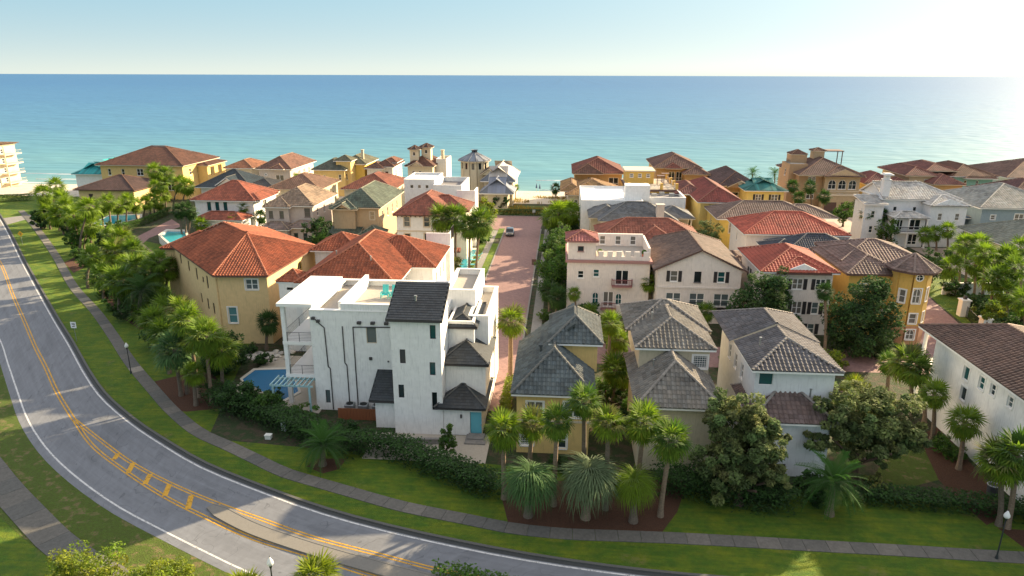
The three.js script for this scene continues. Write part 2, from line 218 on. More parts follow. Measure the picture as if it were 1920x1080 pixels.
{
  const N = 160, a = resample(offset(lineL, -0.75), N), b = resample(offset(lineR, 0.55), N);
  struct('road', sheetBetween(a, b, 0.012, 30), asphaltM);
  struct('road_edge_line', [ribbon(lineR, 0.15, 0.020), ribbon(lineL, 0.15, 0.020)], paintW);
  const y = [ribbon(offset(yellowC, 0.16), 0.13, 0.020), ribbon(offset(yellowC, -0.16), 0.13, 0.020), ribbon(offset(yellowR, 0.14), 0.12, 0.020), ribbon(offset(yellowR, -0.14), 0.12, 0.020), ribbon(offset(yellowL, 0.14), 0.12, 0.020), ribbon(offset(yellowL, -0.14), 0.12, 0.020)];
  for (const q of [[[-40.98,54.70],[-40.68,53.58]],[[-38.59,53.20],[-38.01,51.46]],[[-35.98,51.54],[-35.53,49.97]],[[-33.41,50.14],[-32.86,48.42]],[[-30.66,48.67],[-29.96,46.77]],[[-27.85,47.60],[-27.40,46.61]]]) y.push(ribbon([q[0], [(q[0][0] + q[1][0]) / 2, (q[0][1] + q[1][1]) / 2], q[1]], 0.45, 0.024));
  struct('road_centre_line', y, paintY);
  struct('road_kerb', kerb(lineR, 0.55, 0.80, 0, 0.13), M([0.10, 0.10, 0.092], { map: rep(mottle, 0.6) }));  // kerb colour darkened to carry part of the painted shadow strip
  struct('shadowed_gutter', sheetBetween(offset(lineR, 0.20), offset(lineR, 0.56), 0.022), M([0.045, 0.05, 0.05], { map: rep(mottle, 0.5) }));  // gutter strip with the shadow along the kerb painted into its dark colour
  // verge between the road and the lower pavement: dry grass
  const vg = resample(offset(lineL, -0.7), N), vo = resample(offset(lineL, -6.2), N);
  struct('verge', sheetBetween(vo, vg, 0.006), dryM);
  // raised median island
  const isl = smooth([[-28.24,47.20],[-23.78,44.80],[-19.28,43.08],[-13.86,41.35],[-8.89,39.96],[-3.15,38.74]]), w = isl.map((p, i) => i < 4 ? 0.22 + 0.1 * i : 0.54);
  const il = isl.map((p, i) => offset(isl, w[i])[i]), ir = isl.map((p, i) => offset(isl, -w[i])[i]);
  struct('median_island', [sheetBetween(il, ir, 0.15), kerb(il, -0.03, 0.13, 0, 0.17), kerb(ir, 0.03, -0.13, 0, 0.17)], M([0.20, 0.19, 0.17], { map: rep(mottle, 0.6) }));
}
// pavements of single slabs
function pavement(name, pl, w, len, y = 0.05) {
  const g = new THREE.Group(); g.name = nm(name); scene.add(g); tag(g, null, null, null, 'structure');
  let L = 0; for (let i = 1; i < pl.length; i++) L += Math.hypot(pl[i][0] - pl[i - 1][0], pl[i][1] - pl[i - 1][1]);
  const n = Math.round(L / len), c = resample(pl, n), a = offset(c, w / 2), b = offset(c, -w / 2), r = rng(91), mats = [0, 1, 2, 3].map(i => new THREE.MeshStandardMaterial({ map: rep(concreteMap, 0.3), color: lin(...[[0.52, 0.52, 0.50], [0.66, 0.64, 0.60], [0.44, 0.46, 0.46], [1.1, 1.05, 0.95]][i]), roughness: 0.9 }));
  for (let i = 0; i < n; i++) {
    const j = 0.015 / len, lerp = (p, q, t) => [p[0] + (q[0] - p[0]) * t, p[1] + (q[1] - p[1]) * t], A0 = lerp(a[i], a[i + 1], j), A1 = lerp(a[i], a[i + 1], 1 - j), B0 = lerp(b[i], b[i + 1], j), B1 = lerp(b[i], b[i + 1], 1 - j), t = new Tri(), h = y + 0.008 * r(), P = (p, q) => [p[0], q, -p[1]];
    t.quad(P(A0, h), P(B0, h), P(B1, h), P(A1, h)); for (const [p, q] of [[A0, A1], [B1, B0], [B0, A0], [A1, B1]]) t.quad(P(p, h), P(q, h), P(q, 0), P(p, 0));
    const k = r(); mesh('slab', t.geo(), mats[k < 0.5 ? 0 : k < 0.72 ? 1 : k < 0.94 ? 2 : 3], g);
  }
  return g;
}
const walkR = smooth([[-140.16,168.00],[-119.64,146.93],[-98.41,124.22],[-80.51,104.37],[-69.15,93.07],[-59.73,83.04],[-52.62,75.26],[-45.59,68.22],[-40.39,63.18],[-35.31,59.01],[-31.08,56.66],[-26.88,54.22],[-24.11,52.65],[-21.29,51.60],[-17.56,50.26],[-12.54,48.51],[-6.83,47.16],[-3.57,46.39],[0.61,45.99],[4.72,46.05],[9.00,46.13],[13.62,46.11],[18.57,46.05],[25.57,45.98],[33.89,45.85],[45.11,45.97]]);
pavement('pavement', walkR, 1.35, 1.75);
const walkL = smooth([[-61.73,59.34],[-53.98,53.66],[-47.12,48.48],[-41.82,44.76],[-37.40,41.79],[-33.06,39.45],[-28.39,37.38],[-22.80,35.36]]);
pavement('lower_pavement', walkL, 2.3, 2.4);

// brick-paved streets, drives, planting beds
struct('brick_street', [polySheet([[-13, 66], [-5, 66], [-5, 79.6], [-5, 157], [-4.6, 172], [-22, 172], [-22, 158], [-13, 155]], 0.016)], brickM);
struct('cross_street', [polySheet([[-5, 79.6], [62, 79.6], [62, 86.5], [-5, 86.5]], 0.0165), polySheet([[47.5, 86.5], [55.5, 86.5], [62, 130], [66, 172], [56, 172], [53.5, 130]], 0.0165)], brickM);
struct('cul_de_sac', [polySheet([[-91.45,133.74],[-95.54,160.79],[-88.67,153.20],[-89.36,140.85],[-87.57,135.51],[-77.84,125.16],[-68.56,117.02],[-65.02,108.79],[-77.60,114.45]], 0.016)], brickM);
struct('street_kerb', [bx(-13.25, -13, 0, 0.12, 79, 155), bx(-5, -4.75, 0, 0.12, 86.6, 157), bx(-22, -4.6, 0, 0.12, 172, 172.25)], concrete);
struct('street_pavement', [bx(-15.9, -14.6, 0, 0.03, 100, 155), bx(-4.0, -2.6, 0, 0.03, 88, 157), bx(-24, -19, 0, 0.02, 155, 157)], concrete);
struct('street_verge', [bx(-14.6, -13.25, 0, 0.05, 108, 142), bx(-17.2, -15.9, 0, 0.05, 112, 142), bx(-14.6, -13.25, 0, 0.05, 147, 157), bx(-20, -15.9, 0, 0.05, 144, 154), bx(-4.75, -4.0, 0, 0.05, 140, 152)], grassM);
struct('garden_terrace', [polySheet([[-37, 66.5], [-25, 64], [-25, 79], [-36, 79]], 0.012), polySheet([[-18, 55.6], [-6.5, 55.6], [-6.5, 60.6], [-18, 60.6]], 0.012)], M([0.45, 0.40, 0.33], { map: rep(mottle, 0.4) }));
for (const q of [[[-75.61,103.29],[-73.01,103.51],[-64.35,94.71],[-57.33,87.82],[-58.29,86.45],[-65.25,92.18]],[[-46.62,70.28],[-40.24,63.43],[-38.99,63.29],[-32.36,65.31],[-37.31,68.20],[-42.04,74.49]],[[-22.59,53.83],[-22.34,55.23],[-19.39,55.47],[-19.56,53.63],[-20.76,52.83]],[[-4.58,50.66],[-3.57,46.39],[-1.68,46.41],[8.26,46.66],[9.92,49.55],[11.58,54.37],[2.68,53.66],[-3.83,52.73]],[[33.35,62.61],[38.62,66.25],[37.33,51.71],[34.13,49.70],[33.77,52.92]],[[34.77,49.41],[39.78,49.13],[40.03,46.63],[35.46,46.58]],[[-93.55,119.78],[-94.19,124.59],[-87.56,117.24],[-86.80,112.96]]]) struct('mulch_bed', polySheet(q, 0.010), mulchM);
struct('dune', [polySheet([[-26, 173], [14, 173], [14, 187], [-26, 187]], 0.012)], dryM);
struct('side_yard', [polySheet([[28.36,56.55],[34.83,65.94],[35.66,64.37],[33.63,56.12],[29.13,54.11]], 0.012)], dryM);
struct('driveway', [polySheet([[58, 160], [82, 160], [82, 178], [58, 178]], 0.014), polySheet([[72, 122], [82, 122], [82, 146], [72, 146]], 0.014)], M([0.42, 0.33, 0.27], { map: rep(mottle, 0.3) }));
struct('right_garden', [polySheet([[57, 92], [100, 92], [100, 123], [62, 123], [59, 108]], 0.010)], grassM);
struct('left_lane', [polySheet([[-154.67,146.75],[-137.53,157.70],[-133.76,163.51],[-130.50,159.67],[-130.30,148.91],[-133.63,125.49]], 0.013)], concrete);

// ---------------------------------------------------------------- building kit
const TW = 0.24; // wall thickness
function openingShape(o) { const [t, a, y, w, h] = o, p = new THREE.Path(), x0 = a - w / 2, x1 = a + w / 2; p.moveTo(x0, y); p.lineTo(x1, y); if (t[0] === 'a') { p.lineTo(x1, y + h - w / 2); p.absarc(a, y + h - w / 2, w / 2, 0, Math.PI, false); } else if (t[0] === 'o') { const q = new THREE.Path(); q.absarc(a, y + h / 2, w / 2, 0, Math.PI * 2, false); return q; } else { p.lineTo(x1, y + h); p.lineTo(x0, y + h); } p.lineTo(x0, y); return p; }
function wallPanel(s0, len, y0, y1, ops) { const s = new THREE.Shape(); s.moveTo(s0, y0); s.lineTo(len, y0); s.lineTo(len, y1); s.lineTo(s0, y1); s.lineTo(s0, y0); for (const o of ops) s.holes.push(openingShape(o)); const g = new THREE.ExtrudeGeometry(s, { depth: TW, bevelEnabled: false, curveSegments: 8 }); g.translate(0, 0, -TW); return g; }
const WC = {}; // shared window geometries
const fr = (x0, x1, y0, y1, z0, z1) => { const g = new THREE.BoxGeometry(x1 - x0, y1 - y0, z1 - z0); g.translate((x0 + x1) / 2, (y0 + y1) / 2, (z0 + z1) / 2); return g; };
function ringFrame(w, h, b, z0, z1) { return [fr(-w / 2, w / 2, 0, b, z0, z1), fr(-w / 2, w / 2, h - b, h, z0, z1), fr(-w / 2, -w / 2 + b, b, h - b, z0, z1), fr(w / 2 - b, w / 2, b, h - b, z0, z1)]; }
function archGeo(w, h, depth, inset) { const s = new THREE.Shape(), W2 = w / 2 - inset; s.moveTo(-W2, inset); s.lineTo(W2, inset); s.lineTo(W2, h - w / 2); s.absarc(0, h - w / 2, W2, 0, Math.PI, false); s.lineTo(-W2, inset); return s; }
function winGeo(t, w, h) { // frame geometry + list of pane rects, origin bottom centre, +z outwards
  const key = `${t}|${w.toFixed(2)}|${h.toFixed(2)}`; if (WC[key]) return WC[key];
  const b = Math.min(0.09, w * 0.12), F = [], P = [], pane = (x0, x1, y0, y1, z = -0.15) => P.push(fr(x0, x1, y0, y1, z - 0.01, z));
  if (t[0] === 'a') { const o = archGeo(w, h, 0, 0.002), i = archGeo(w, h, 0, b); o.holes.push(new THREE.Path(i.getPoints(8))); const g = new THREE.ExtrudeGeometry(o, { depth: 0.09, bevelEnabled: false, curveSegments: 8 }); g.translate(0, 0, -0.17); F.push(g, fr(-0.03, 0.03, b, h - b, -0.15, -0.09), fr(-w / 2 + b, w / 2 - b, h * 0.48, h * 0.48 + 0.06, -0.145, -0.085)); const pg = new THREE.ExtrudeGeometry(archGeo(w, h, 0, b * 0.6), { depth: 0.01, bevelEnabled: false, curveSegments: 8 }); pg.translate(0, 0, -0.16); P.push(pg); }
  else if (t[0] === 'o') { const g = new THREE.TorusGeometry(w / 2, 0.09, 6, 20); g.translate(0, h / 2, 0); F.push(g, fr(-0.03, 0.03, 0.05, h - 0.05, -0.14, -0.09), fr(-w / 2, w / 2, h / 2 - 0.03, h / 2 + 0.03, -0.142, -0.088)); const c = new THREE.CylinderGeometry(w / 2, w / 2, 0.01, 20); c.rotateX(Math.PI / 2); c.translate(0, h / 2, -0.155); P.push(c); }
  else if (t[0] === 'f') { F.push(...ringFrame(w, h, b * 0.6, -0.17, -0.08)); pane(-w / 2 + b * 0.5, w / 2 - b * 0.5, b * 0.5, h - b * 0.5); }
  else if (t[0] === 'g') { F.push(...ringFrame(w, h, b, -0.17, -0.03)); const n = Math.round(w / 0.21), m = Math.round(h / 0.21); for (let i = 1; i < n; i++) F.push(fr(-w / 2 + w * i / n - 0.014, -w / 2 + w * i / n + 0.014, b, h - b, -0.15, -0.10)); for (let i = 1; i < m; i++) F.push(fr(-w / 2 + b, w / 2 - b, h * i / m - 0.014, h * i / m + 0.014, -0.148, -0.098)); pane(-w / 2 + b, w / 2 - b, b, h - b); }
  else if (t[0] === 't' || t[0] === 'F') { F.push(...ringFrame(w, h, b, -0.17, -0.07), fr(-b * 0.7, b * 0.7, b, h - b, -0.17, -0.072)); const q = t[0] === 't' ? 0.5 : 0.30; for (const s of [-1, 1]) { const x0 = s < 0 ? -w / 2 + b : b * 0.7, x1 = s < 0 ? -b * 0.7 : w / 2 - b; F.push(fr(x0, x1, h * q - 0.035, h * q + 0.035, -0.16, -0.085)); pane(x0, x1, b, h * q - 0.035); pane(x0, x1, h * q + 0.035, h - b, -0.13); } }
  else { F.push(...ringFrame(w, h, b, -0.17, -0.07), fr(-w / 2 + b, w / 2 - b, h / 2 - 0.035, h / 2 + 0.035, -0.16, -0.085)); pane(-w / 2 + b, w / 2 - b, b, h / 2 - 0.035); pane(-w / 2 + b, w / 2 - b, h / 2 + 0.035, h - b, -0.13); }
  return WC[key] = { F: join(F), P };
}
function shutterGeo(h) { const k = 'sh' + h.toFixed(2); if (WC[k]) return WC[k]; const a = [fr(-0.24, 0.24, 0, h, 0.005, 0.03), fr(-0.24, -0.19, 0, h, 0.03, 0.06), fr(0.19, 0.24, 0, h, 0.03, 0.06), fr(-0.19, 0.19, 0, 0.06, 0.03, 0.06), fr(-0.19, 0.19, h - 0.06, h, 0.03, 0.06)]; for (let y = 0.1; y < h - 0.1; y += 0.12) a.push(fr(-0.19, 0.19, y, y + 0.06, 0.03, 0.05)); return WC[k] = join(a); }
const hash = (a, b) => { const s = Math.sin(a * 127.1 + b * 311.7) * 43758.5453; return s - Math.floor(s); };

// roof tiles laid course by course on a plane whose first two points are its eave
function tilePlane(T, pts, spec, seed) {
  const v = pts.map(p => new THREE.Vector3(p[0], p[1], -p[2])), n = new THREE.Vector3();
  for (let i = 0; i < v.length; i++) { const a = v[i], b = v[(i + 1) % v.length]; n.x += (a.y - b.y) * (a.z + b.z); n.y += (a.z - b.z) * (a.x + b.x); n.z += (a.x - b.x) * (a.y + b.y); }
  n.normalize(); if (n.y < 0) n.negate();
  const e = v[1].clone().sub(v[0]).normalize(), s = new THREE.Vector3().crossVectors(n, e); if (s.y < 0) s.negate(); const o = v[0];
  const q = v.map(p => { const d = p.clone().sub(o); return [d.dot(e), d.dot(s)]; });
  const inside = (x, y) => { let c = false; for (let i = 0, j = q.length - 1; i < q.length; j = i++) if ((q[i][1] > y) !== (q[j][1] > y) && x < (q[j][0] - q[i][0]) * (y - q[i][1]) / (q[j][1] - q[i][1]) + q[i][0]) c = !c; return c; };
  const a0 = Math.min(...q.map(p => p[0])), a1 = Math.max(...q.map(p => p[0])), b1 = Math.max(...q.map(p => p[1]));
  const nc = Math.max(1, Math.round((a1 - a0) / spec.w)), w = (a1 - a0) / nc, c = spec.c, rn = rng(seed);
  const at = (a, b, h) => [o.x + e.x * a + s.x * b + n.x * h, o.y + e.y * a + s.y * b + n.y * h, o.z + e.z * a + s.z * b + n.z * h];
  const prof = spec.flat ? [[0, 0], [0.97, 0]] : spec.low ? [[0, 0.0], [0.42, spec.hgt ?? 0.07], [0.84, 0.0], [1, 0]] : [[0, -0.02], [0.13, 0.065], [0.36, 0.105], [0.59, 0.065], [0.72, -0.02], [1, -0.02]];
  const lift = spec.lift ?? 0.035;
  for (let r = 0; r * c < b1; r++) for (let k = 0; k < nc; k++) {
    const A = a0 + k * w + (spec.flat && r % 2 ? w / 2 : 0), Bq = r * c; if (!inside(A + w / 2, Bq + c * 0.45)) continue;
    const g = fbm(A * 0.4 + seed, Bq * 0.4, 2) - 0.5, t = 1 + (rn() - 0.5) * (spec.vary ?? 0.55) + g * 0.6, hu = (rn() - 0.5) * 0.08, col = [spec.col[0] * t * (1 + hu), spec.col[1] * t, spec.col[2] * t * (1 - hu)];
    for (let i = 0; i < prof.length - 1; i++) {
      const [x0, h0] = prof[i], [x1, h1] = prof[i + 1], X0 = A + x0 * w, X1 = A + x1 * w;
      T.quad(at(X0, Bq, h0 + lift), at(X1, Bq, h1 + lift), at(X1, Bq + c, h1 * 0.8 + 0.004), at(X0, Bq + c, h0 * 0.8 + 0.004), col);
      if (!spec.far) T.quad(at(X0, Bq, -0.03), at(X1, Bq, -0.03), at(X1, Bq, h1 + lift), at(X0, Bq, h0 + lift), col);
    }
  }
}
function capLine(T, p, q, r, col, seed) { // half-round ridge tiles
  const A = new THREE.Vector3(p[0], p[1], -p[2]), B = new THREE.Vector3(q[0], q[1], -q[2]), d = B.clone().sub(A), L = d.length(); if (L < 0.3) return; d.normalize();
  const side = new THREE.Vector3().crossVectors(d, new THREE.Vector3(0, 1, 0)).normalize(), up = new THREE.Vector3().crossVectors(side, d).normalize(), n = Math.max(1, Math.round(L / 0.42)), rn = rng(seed);
  for (let i = 0; i < n; i++) { const t = 1 + (rn() - 0.5) * 0.3, c = col.map(x => x * t); const ring = (s, rr, h) => [0, 1, 2, 3, 4].map(k => { const a = Math.PI * k / 4, x = Math.cos(a) * rr, y = Math.sin(a) * rr * 0.85 + h; return [A.x + d.x * s + side.x * x + up.x * y, A.y + d.y * s + side.y * x + up.y * y, A.z + d.z * s + side.z * x + up.z * y]; });
    const a = ring(L * i / n, r, 0.05), b = ring(L * (i + 1) / n + 0.03, r * 0.86, 0.03); for (let k = 0; k < 4; k++) T.quad(a[k], a[k + 1], b[k + 1], b[k], c); }
}
const tileMat = new THREE.MeshStandardMaterial({ vertexColors: true, roughness: 0.8, side: THREE.DoubleSide }), tileGloss = new THREE.MeshStandardMaterial({ vertexColors: true, roughness: 0.55, side: THREE.DoubleSide });
const RS = (col, o = {}) => ({ col, w: 0.40, c: 0.44, deck: M(col.map(x => x * 0.6)), cap: col.map(x => x * 1.25), ...o });
const far = { far: true, low: true, w: 0.5, c: 0.6 }, mid = { low: true, w: 0.44, c: 0.48 };
let roofSeed = 100;

class House {
  constructor(name, label, x, v, cat = 'house', group) { this.g = thing(name, label, cat, x, v, group); this.x = x; this.v = v; }
  put(geo) { geo = Array.isArray(geo) ? join(geo) : geo; geo.translate(-this.x, 0, this.v); return geo; }
  part(name, geo, mat, parent, label) { const m = mesh(name, this.put(geo), mat, parent ?? this.g); if (label) m.userData.label = label; return m; }
  box(name, x0, x1, y0, y1, v0, v1, mat, parent) { return this.part(name, bx(x0, x1, y0, y1, v0, v1), mat, parent); }
  opening(o, P, ang) { // P: world point of the opening's bottom centre on the wall's outer face
    const [t, , , w, h, gi, extra] = o, e = extra ?? {};
    if (t === 'd') { const d = mesh('door', [fr(-w / 2 + 0.03, w / 2 - 0.03, 0.01, h - 0.03, -0.16, -0.1), fr(-w / 2 + 0.2, w / 2 - 0.2, 0.2, h * 0.45, -0.1, -0.085), fr(-w / 2 + 0.2, w / 2 - 0.2, h * 0.52, h - 0.2, -0.1, -0.085)], e.mat ?? woodM, this.g); d.position.set(P.x - this.x, P.y, P.z + this.v); d.rotation.y = ang; const k = new THREE.SphereGeometry(0.05, 8, 6); k.translate(w / 2 - 0.14, 1.0, -0.06); mesh('handle', k, metalG, d); return; }
    if (t === 'G') { const a = [fr(-w / 2, w / 2, 0, h, -0.2, -0.14)]; for (let j = 0; j < 4; j++) for (let i = 0; i < 4; i++) a.push(fr(-w / 2 + w * (i + 0.1) / 4, -w / 2 + w * (i + 0.9) / 4, h * (j + 0.1) / 4, h * (j + 0.9) / 4, -0.14, -0.12)); const d = mesh('garage_door', a, e.mat ?? trimBr, this.g); d.position.set(P.x - this.x, P.y, P.z + this.v); d.rotation.y = ang; return; }
    if (t === 'v') { const d = mesh('loggia', [fr(-w / 2 - 0.05, w / 2 + 0.05, -0.05, h + 0.05, -1.4, -1.3), fr(-w / 2 - 0.1, -w / 2 - 0.05, -0.05, h + 0.05, -1.3, -0.25), fr(w / 2 + 0.05, w / 2 + 0.1, -0.05, h + 0.05, -1.3, -0.25), fr(-w / 2 - 0.05, w / 2 + 0.05, -0.1, -0.05, -1.3, -0.25), fr(-w / 2 - 0.05, w / 2 + 0.05, h + 0.05, h + 0.1, -1.3, -0.25)], e.mat ?? W.cream, this.g); d.position.set(P.x - this.x, P.y, P.z + this.v); d.rotation.y = ang; mesh('pane', fr(-w * 0.32, w * 0.32, 0.05, h * 0.82, -1.295, -1.27), glass[3], d); return; }
    const wg = winGeo(t === 's' ? 'w' : t, w, h), G = new THREE.Group(); G.name = 'window'; G.position.set(P.x - this.x, P.y, P.z + this.v); G.rotation.y = ang; this.g.add(G);
    const fm = e.frame ?? trimW; mesh('frame', wg.F, fm, G); const gm = glass[gi ?? Math.floor(hash(P.x, P.y + P.z) * 4) % 4]; for (const p of wg.P) mesh('pane', p, gm, G);
    if (e.sill !== 0 && t !== 'o') mesh('sill', fr(-w / 2 - 0.08, w / 2 + 0.08, -0.09, -0.004, 0.003, 0.09), e.sill ?? fm, G);
    if (e.case) mesh('casing', [fr(-w / 2 - 0.14, -w / 2 - 0.004, -0.004, h + 0.14, 0.003, 0.05), fr(w / 2 + 0.004, w / 2 + 0.14, -0.004, h + 0.14, 0.003, 0.05), fr(-w / 2 - 0.004, w / 2 + 0.004, h + 0.004, h + 0.14, 0.003, 0.052)], e.case, G);
    if (t === 's' || e.shut) for (const s of [-1, 1]) { const k = mesh('shutter', shutterGeo(h), e.shut ?? shutterM, G); k.position.x = s * (w / 2 + 0.30); }
  }
  prism(poly, y0, y1, mat, ops = {}, name = 'wall') { // poly clockwise as seen from above when v points up: front, right, back, left
    const G = []; for (let i = 0; i < poly.length; i++) {
      const p = poly[i], q = poly[(i + 1) % poly.length], dx = q[0] - p[0], dv = q[1] - p[1], L = Math.hypot(dx, dv), ang = Math.atan2(dv, dx), os = ops[i] ?? [];
      const g = wallPanel(TW, L, y0, y1, os); g.rotateY(ang); g.translate(p[0], 0, -p[1]); G.push(g);
      for (const o of os) this.opening(o, new THREE.Vector3(p[0] + dx / L * o[1], o[2], -(p[1] + dv / L * o[1])), ang);
    }
    return this.part(name, G, mat);
  }
  block(x0, x1, v0, v1, y0, y1, mat, o = {}, name) { return this.prism([[x0, v0], [x1, v0], [x1, v1], [x0, v1]], y0, y1, mat, { 0: o.F, 1: o.R, 2: o.B, 3: o.L }, name); }
  roofOf(planes, caps, spec, slab, fascia, name = 'roof') { // planes: eave-first point lists; caps: point pairs; slab: eave ring geometries
    const D = new Tri(), T = new Tri(true), C = new Tri(true), sd = roofSeed++ * 13;
    for (const p of planes) { for (let i = 1; i < p.length - 1; i++) { const f = q => [q[0], q[1] - 0.05, -q[2]]; D.tri(f(p[0]), f(p[i]), f(p[i + 1])); } tilePlane(T, p, spec, sd + p.length * 7 + Math.round(p[0][0] * 3)); }
    for (const c of caps) capLine(C, c[0], c[1], spec.flat ? 0.1 : 0.15, spec.cap, sd + 3);
    const d = this.part(name, D.geo(), spec.deck); const tt = this.part('roof_tiles', T.geo(), spec.gloss ? tileGloss : tileMat, d); tt.userData.kind = 'stuff';
    if (C.p.length) { const cc = this.part('ridge_tiles', C.geo(), tileMat, d); cc.userData.kind = 'stuff'; }
    if (slab) this.part('fascia', slab, fascia ?? trimW, d); return d;
  }
  hip(x0, x1, v0, v1, y, p, spec, o = {}) {
    const w = x1 - x0, d = v1 - v0, r = Math.min(w, d) / 2, Y = y + r * p, alongV = d >= w; let A, B;
    if (alongV) { A = [(x0 + x1) / 2, Y, v0 + (o.gableF ? 0 : r)]; B = [(x0 + x1) / 2, Y, v1 - (o.gableB ? 0 : r)]; } else { A = [x0 + (o.gableL ? 0 : r), Y, (v0 + v1) / 2]; B = [x1 - (o.gableR ? 0 : r), Y, (v0 + v1) / 2]; }
    const FL = [x0, y, v0], FR = [x1, y, v0], BR = [x1, y, v1], BL = [x0, y, v1], planes = [], caps = [];
    if (alongV) { planes.push([BL, FL, A, B], [FR, BR, B, A]); if (!o.gableF) planes.push([FL, FR, A]); if (!o.gableB) planes.push([BR, BL, B]); } else { planes.push([FL, FR, B, A], [BR, BL, A, B]); if (!o.gableL) planes.push([BL, FL, A]); if (!o.gableR) planes.push([FR, BR, B]); }
    caps.push([A, B]); if (alongV) { if (!o.gableF) caps.push([FL, A], [FR, A]); if (!o.gableB) caps.push([BL, B], [BR, B]); } else { if (!o.gableL) caps.push([FL, A], [BL, A]); if (!o.gableR) caps.push([FR, B], [BR, B]); }
    const slab = o.noslab ? null : [bx(x0 + 0.03, x1 - 0.03, y - 0.24, y - 0.035, v0 + 0.03, v1 - 0.03)];
    const rf = this.roofOf(planes, caps, spec, slab, o.fas);
    const gab = (pa, pb, ap, inset, mat) => { const s = new THREE.Shape(); const L = Math.hypot(pb[0] - pa[0], pb[2] - pa[2]); s.moveTo(0.4, y - 0.24); s.lineTo(L - 0.4, y - 0.24); s.lineTo(L / 2, Y - 0.4 * p - 0.08); s.lineTo(0.4, y - 0.24); const g = new THREE.ExtrudeGeometry(s, { depth: TW, bevelEnabled: false }); g.translate(0, 0, -TW - inset); g.rotateY(Math.atan2(pb[2] - pa[2], pb[0] - pa[0])); g.translate(pa[0], 0, -pa[2]); this.part('gable', g, mat);
      const f = (m, q) => { const t = 0.2; const a = [m[0], m[1] - 0.02, -m[2]], b = [q[0], q[1] - 0.02, -q[2]]; const T = new Tri(), dn = k => [k[0], k[1] - t, k[2]]; const nx = (pb[2] - pa[2]) / L, nz = (pb[0] - pa[0]) / L, ou = (k, d) => [k[0] + nx * d, k[1], k[2] + nz * d]; T.quad(ou(a, 0.02), ou(b, 0.02), ou(dn(b), 0.02), ou(dn(a), 0.02)); T.quad(dn(ou(a, 0.02)), dn(ou(b, 0.02)), dn(ou(b, -0.5)), dn(ou(a, -0.5))); return T.geo(); }; this.part('rake_board', [f(pa, ap), f(ap, pb)], o.rake ?? trimBr, rf); };
    if (o.gableF) gab(FL, FR, A, 0.45, o.gmat); if (o.gableL) gab(BL, FL, A, 0.45, o.gmat); if (o.gableR) gab(FR, BR, B, 0.45, o.gmat);
    return rf;
  }
  vents(list) { for (const [x, v, y] of list) this.part('roof_vent', [cyl(x, v, y - 0.3, y + 0.45, 0.07, 0.07, 8), cyl(x, v, y + 0.42, y + 0.5, 0.12, 0.12, 8)], metalG); }
  cone(cx, cv, r, n, y, rise, spec, fas, rot = 0) { const P = [...Array(n).keys()].map(i => { const a = -Math.PI / 2 + rot + 2 * Math.PI * (i + 0.5) / n; return [cx + r * Math.cos(a), y, cv + r * Math.sin(a)]; }), A = [cx, y + rise, cv], s = new THREE.CylinderGeometry(r - 0.04, r - 0.04, 0.2, n); s.rotateY(Math.PI / n + Math.PI + rot); s.translate(cx, y - 0.135, -cv); return this.roofOf(P.map((p, i) => [p, P[(i + 1) % n], A]), P.map(p => [p, A]), spec, [s], fas, 'turret_roof'); }
  turretPoly(cx, cv, r, n, rot = 0) { return [...Array(n).keys()].map(i => { const a = -Math.PI / 2 + rot + 2 * Math.PI * (i - 0.5) / n; return [cx + r * Math.cos(a), cv + r * Math.sin(a)]; }); }
  shed(x0, x1, v0, v1, y0, y1, spec, o = {}) { // rises from v0 to v1, or from x0 to x1 if o.x
    const P = o.x ? [[x0, y0, v1], [x0, y0, v0], [x1, y1, v0], [x1, y1, v1]] : [[x0, y0, v0], [x1, y0, v0], [x1, y1, v1], [x0, y1, v1]];
    const rf = this.roofOf([P], [], spec, null, null), th = 0.22, T = new Tri(), q = P.map(p => [p[0], p[1] - 0.025, -p[2]]), d = k => [k[0], k[1] - th, k[2]];
    for (let i = 0; i < 4; i++) T.quad(q[i], q[(i + 1) % 4], d(q[(i + 1) % 4]), d(q[i])); T.quad(d(q[0]), d(q[1]), d(q[2]), d(q[3])); this.part('fascia', T.geo(), o.fas ?? trimW, rf); return rf;
  }
  flat(x0, x1, v0, v1, y, mat = terrace) { return this.box('flat_roof', x0 + TW + 0.002, x1 - TW - 0.002, y - 0.25, y, v0 + TW + 0.002, v1 - TW - 0.002, mat); }
  coping(x0, x1, v0, v1, y, mat = trimW, w = 0.34) { return this.part('coping', [bx(x0 - 0.05, x1 + 0.05, y, y + 0.1, v0 - 0.05, v0 + w), bx(x0 - 0.05, x1 + 0.05, y, y + 0.1, v1 - w, v1 + 0.05), bx(x0 - 0.05, x0 + w, y, y + 0.1, v0 + w, v1 - w), bx(x1 - w, x1 + 0.05, y, y + 0.1, v0 + w, v1 - w)], mat); }
  rail(x0, v0, x1, v1, y, h, mat, step = 0.14, r = 0.018) { const L = Math.hypot(x1 - x0, v1 - v0), n = Math.max(2, Math.round(L / step)), a = [bar([x0, y + h, -v0], [x1, y + h, -v1], r * 1.8), bar([x0, y + 0.1, -v0], [x1, y + 0.1, -v1], r * 1.4)]; for (let i = 0; i <= n; i++) { const x = x0 + (x1 - x0) * i / n, v = v0 + (v1 - v0) * i / n; a.push(bar([x, y, -v], [x, y + h, -v], r, 4)); } return this.part('railing', a, mat); }
  hrail(x0, v0, x1, v1, y, h, mat) { const a = []; for (let k = 1; k <= 6; k++) a.push(bar([x0, y + h * k / 6, -v0], [x1, y + h * k / 6, -v1], k === 6 ? 0.03 : 0.014, 4)); for (const t of [0, 0.5, 1]) a.push(bar([x0 + (x1 - x0) * t, y, -(v0 + (v1 - v0) * t)], [x0 + (x1 - x0) * t, y + h, -(v0 + (v1 - v0) * t)], 0.025)); return this.part('railing', a, mat); }
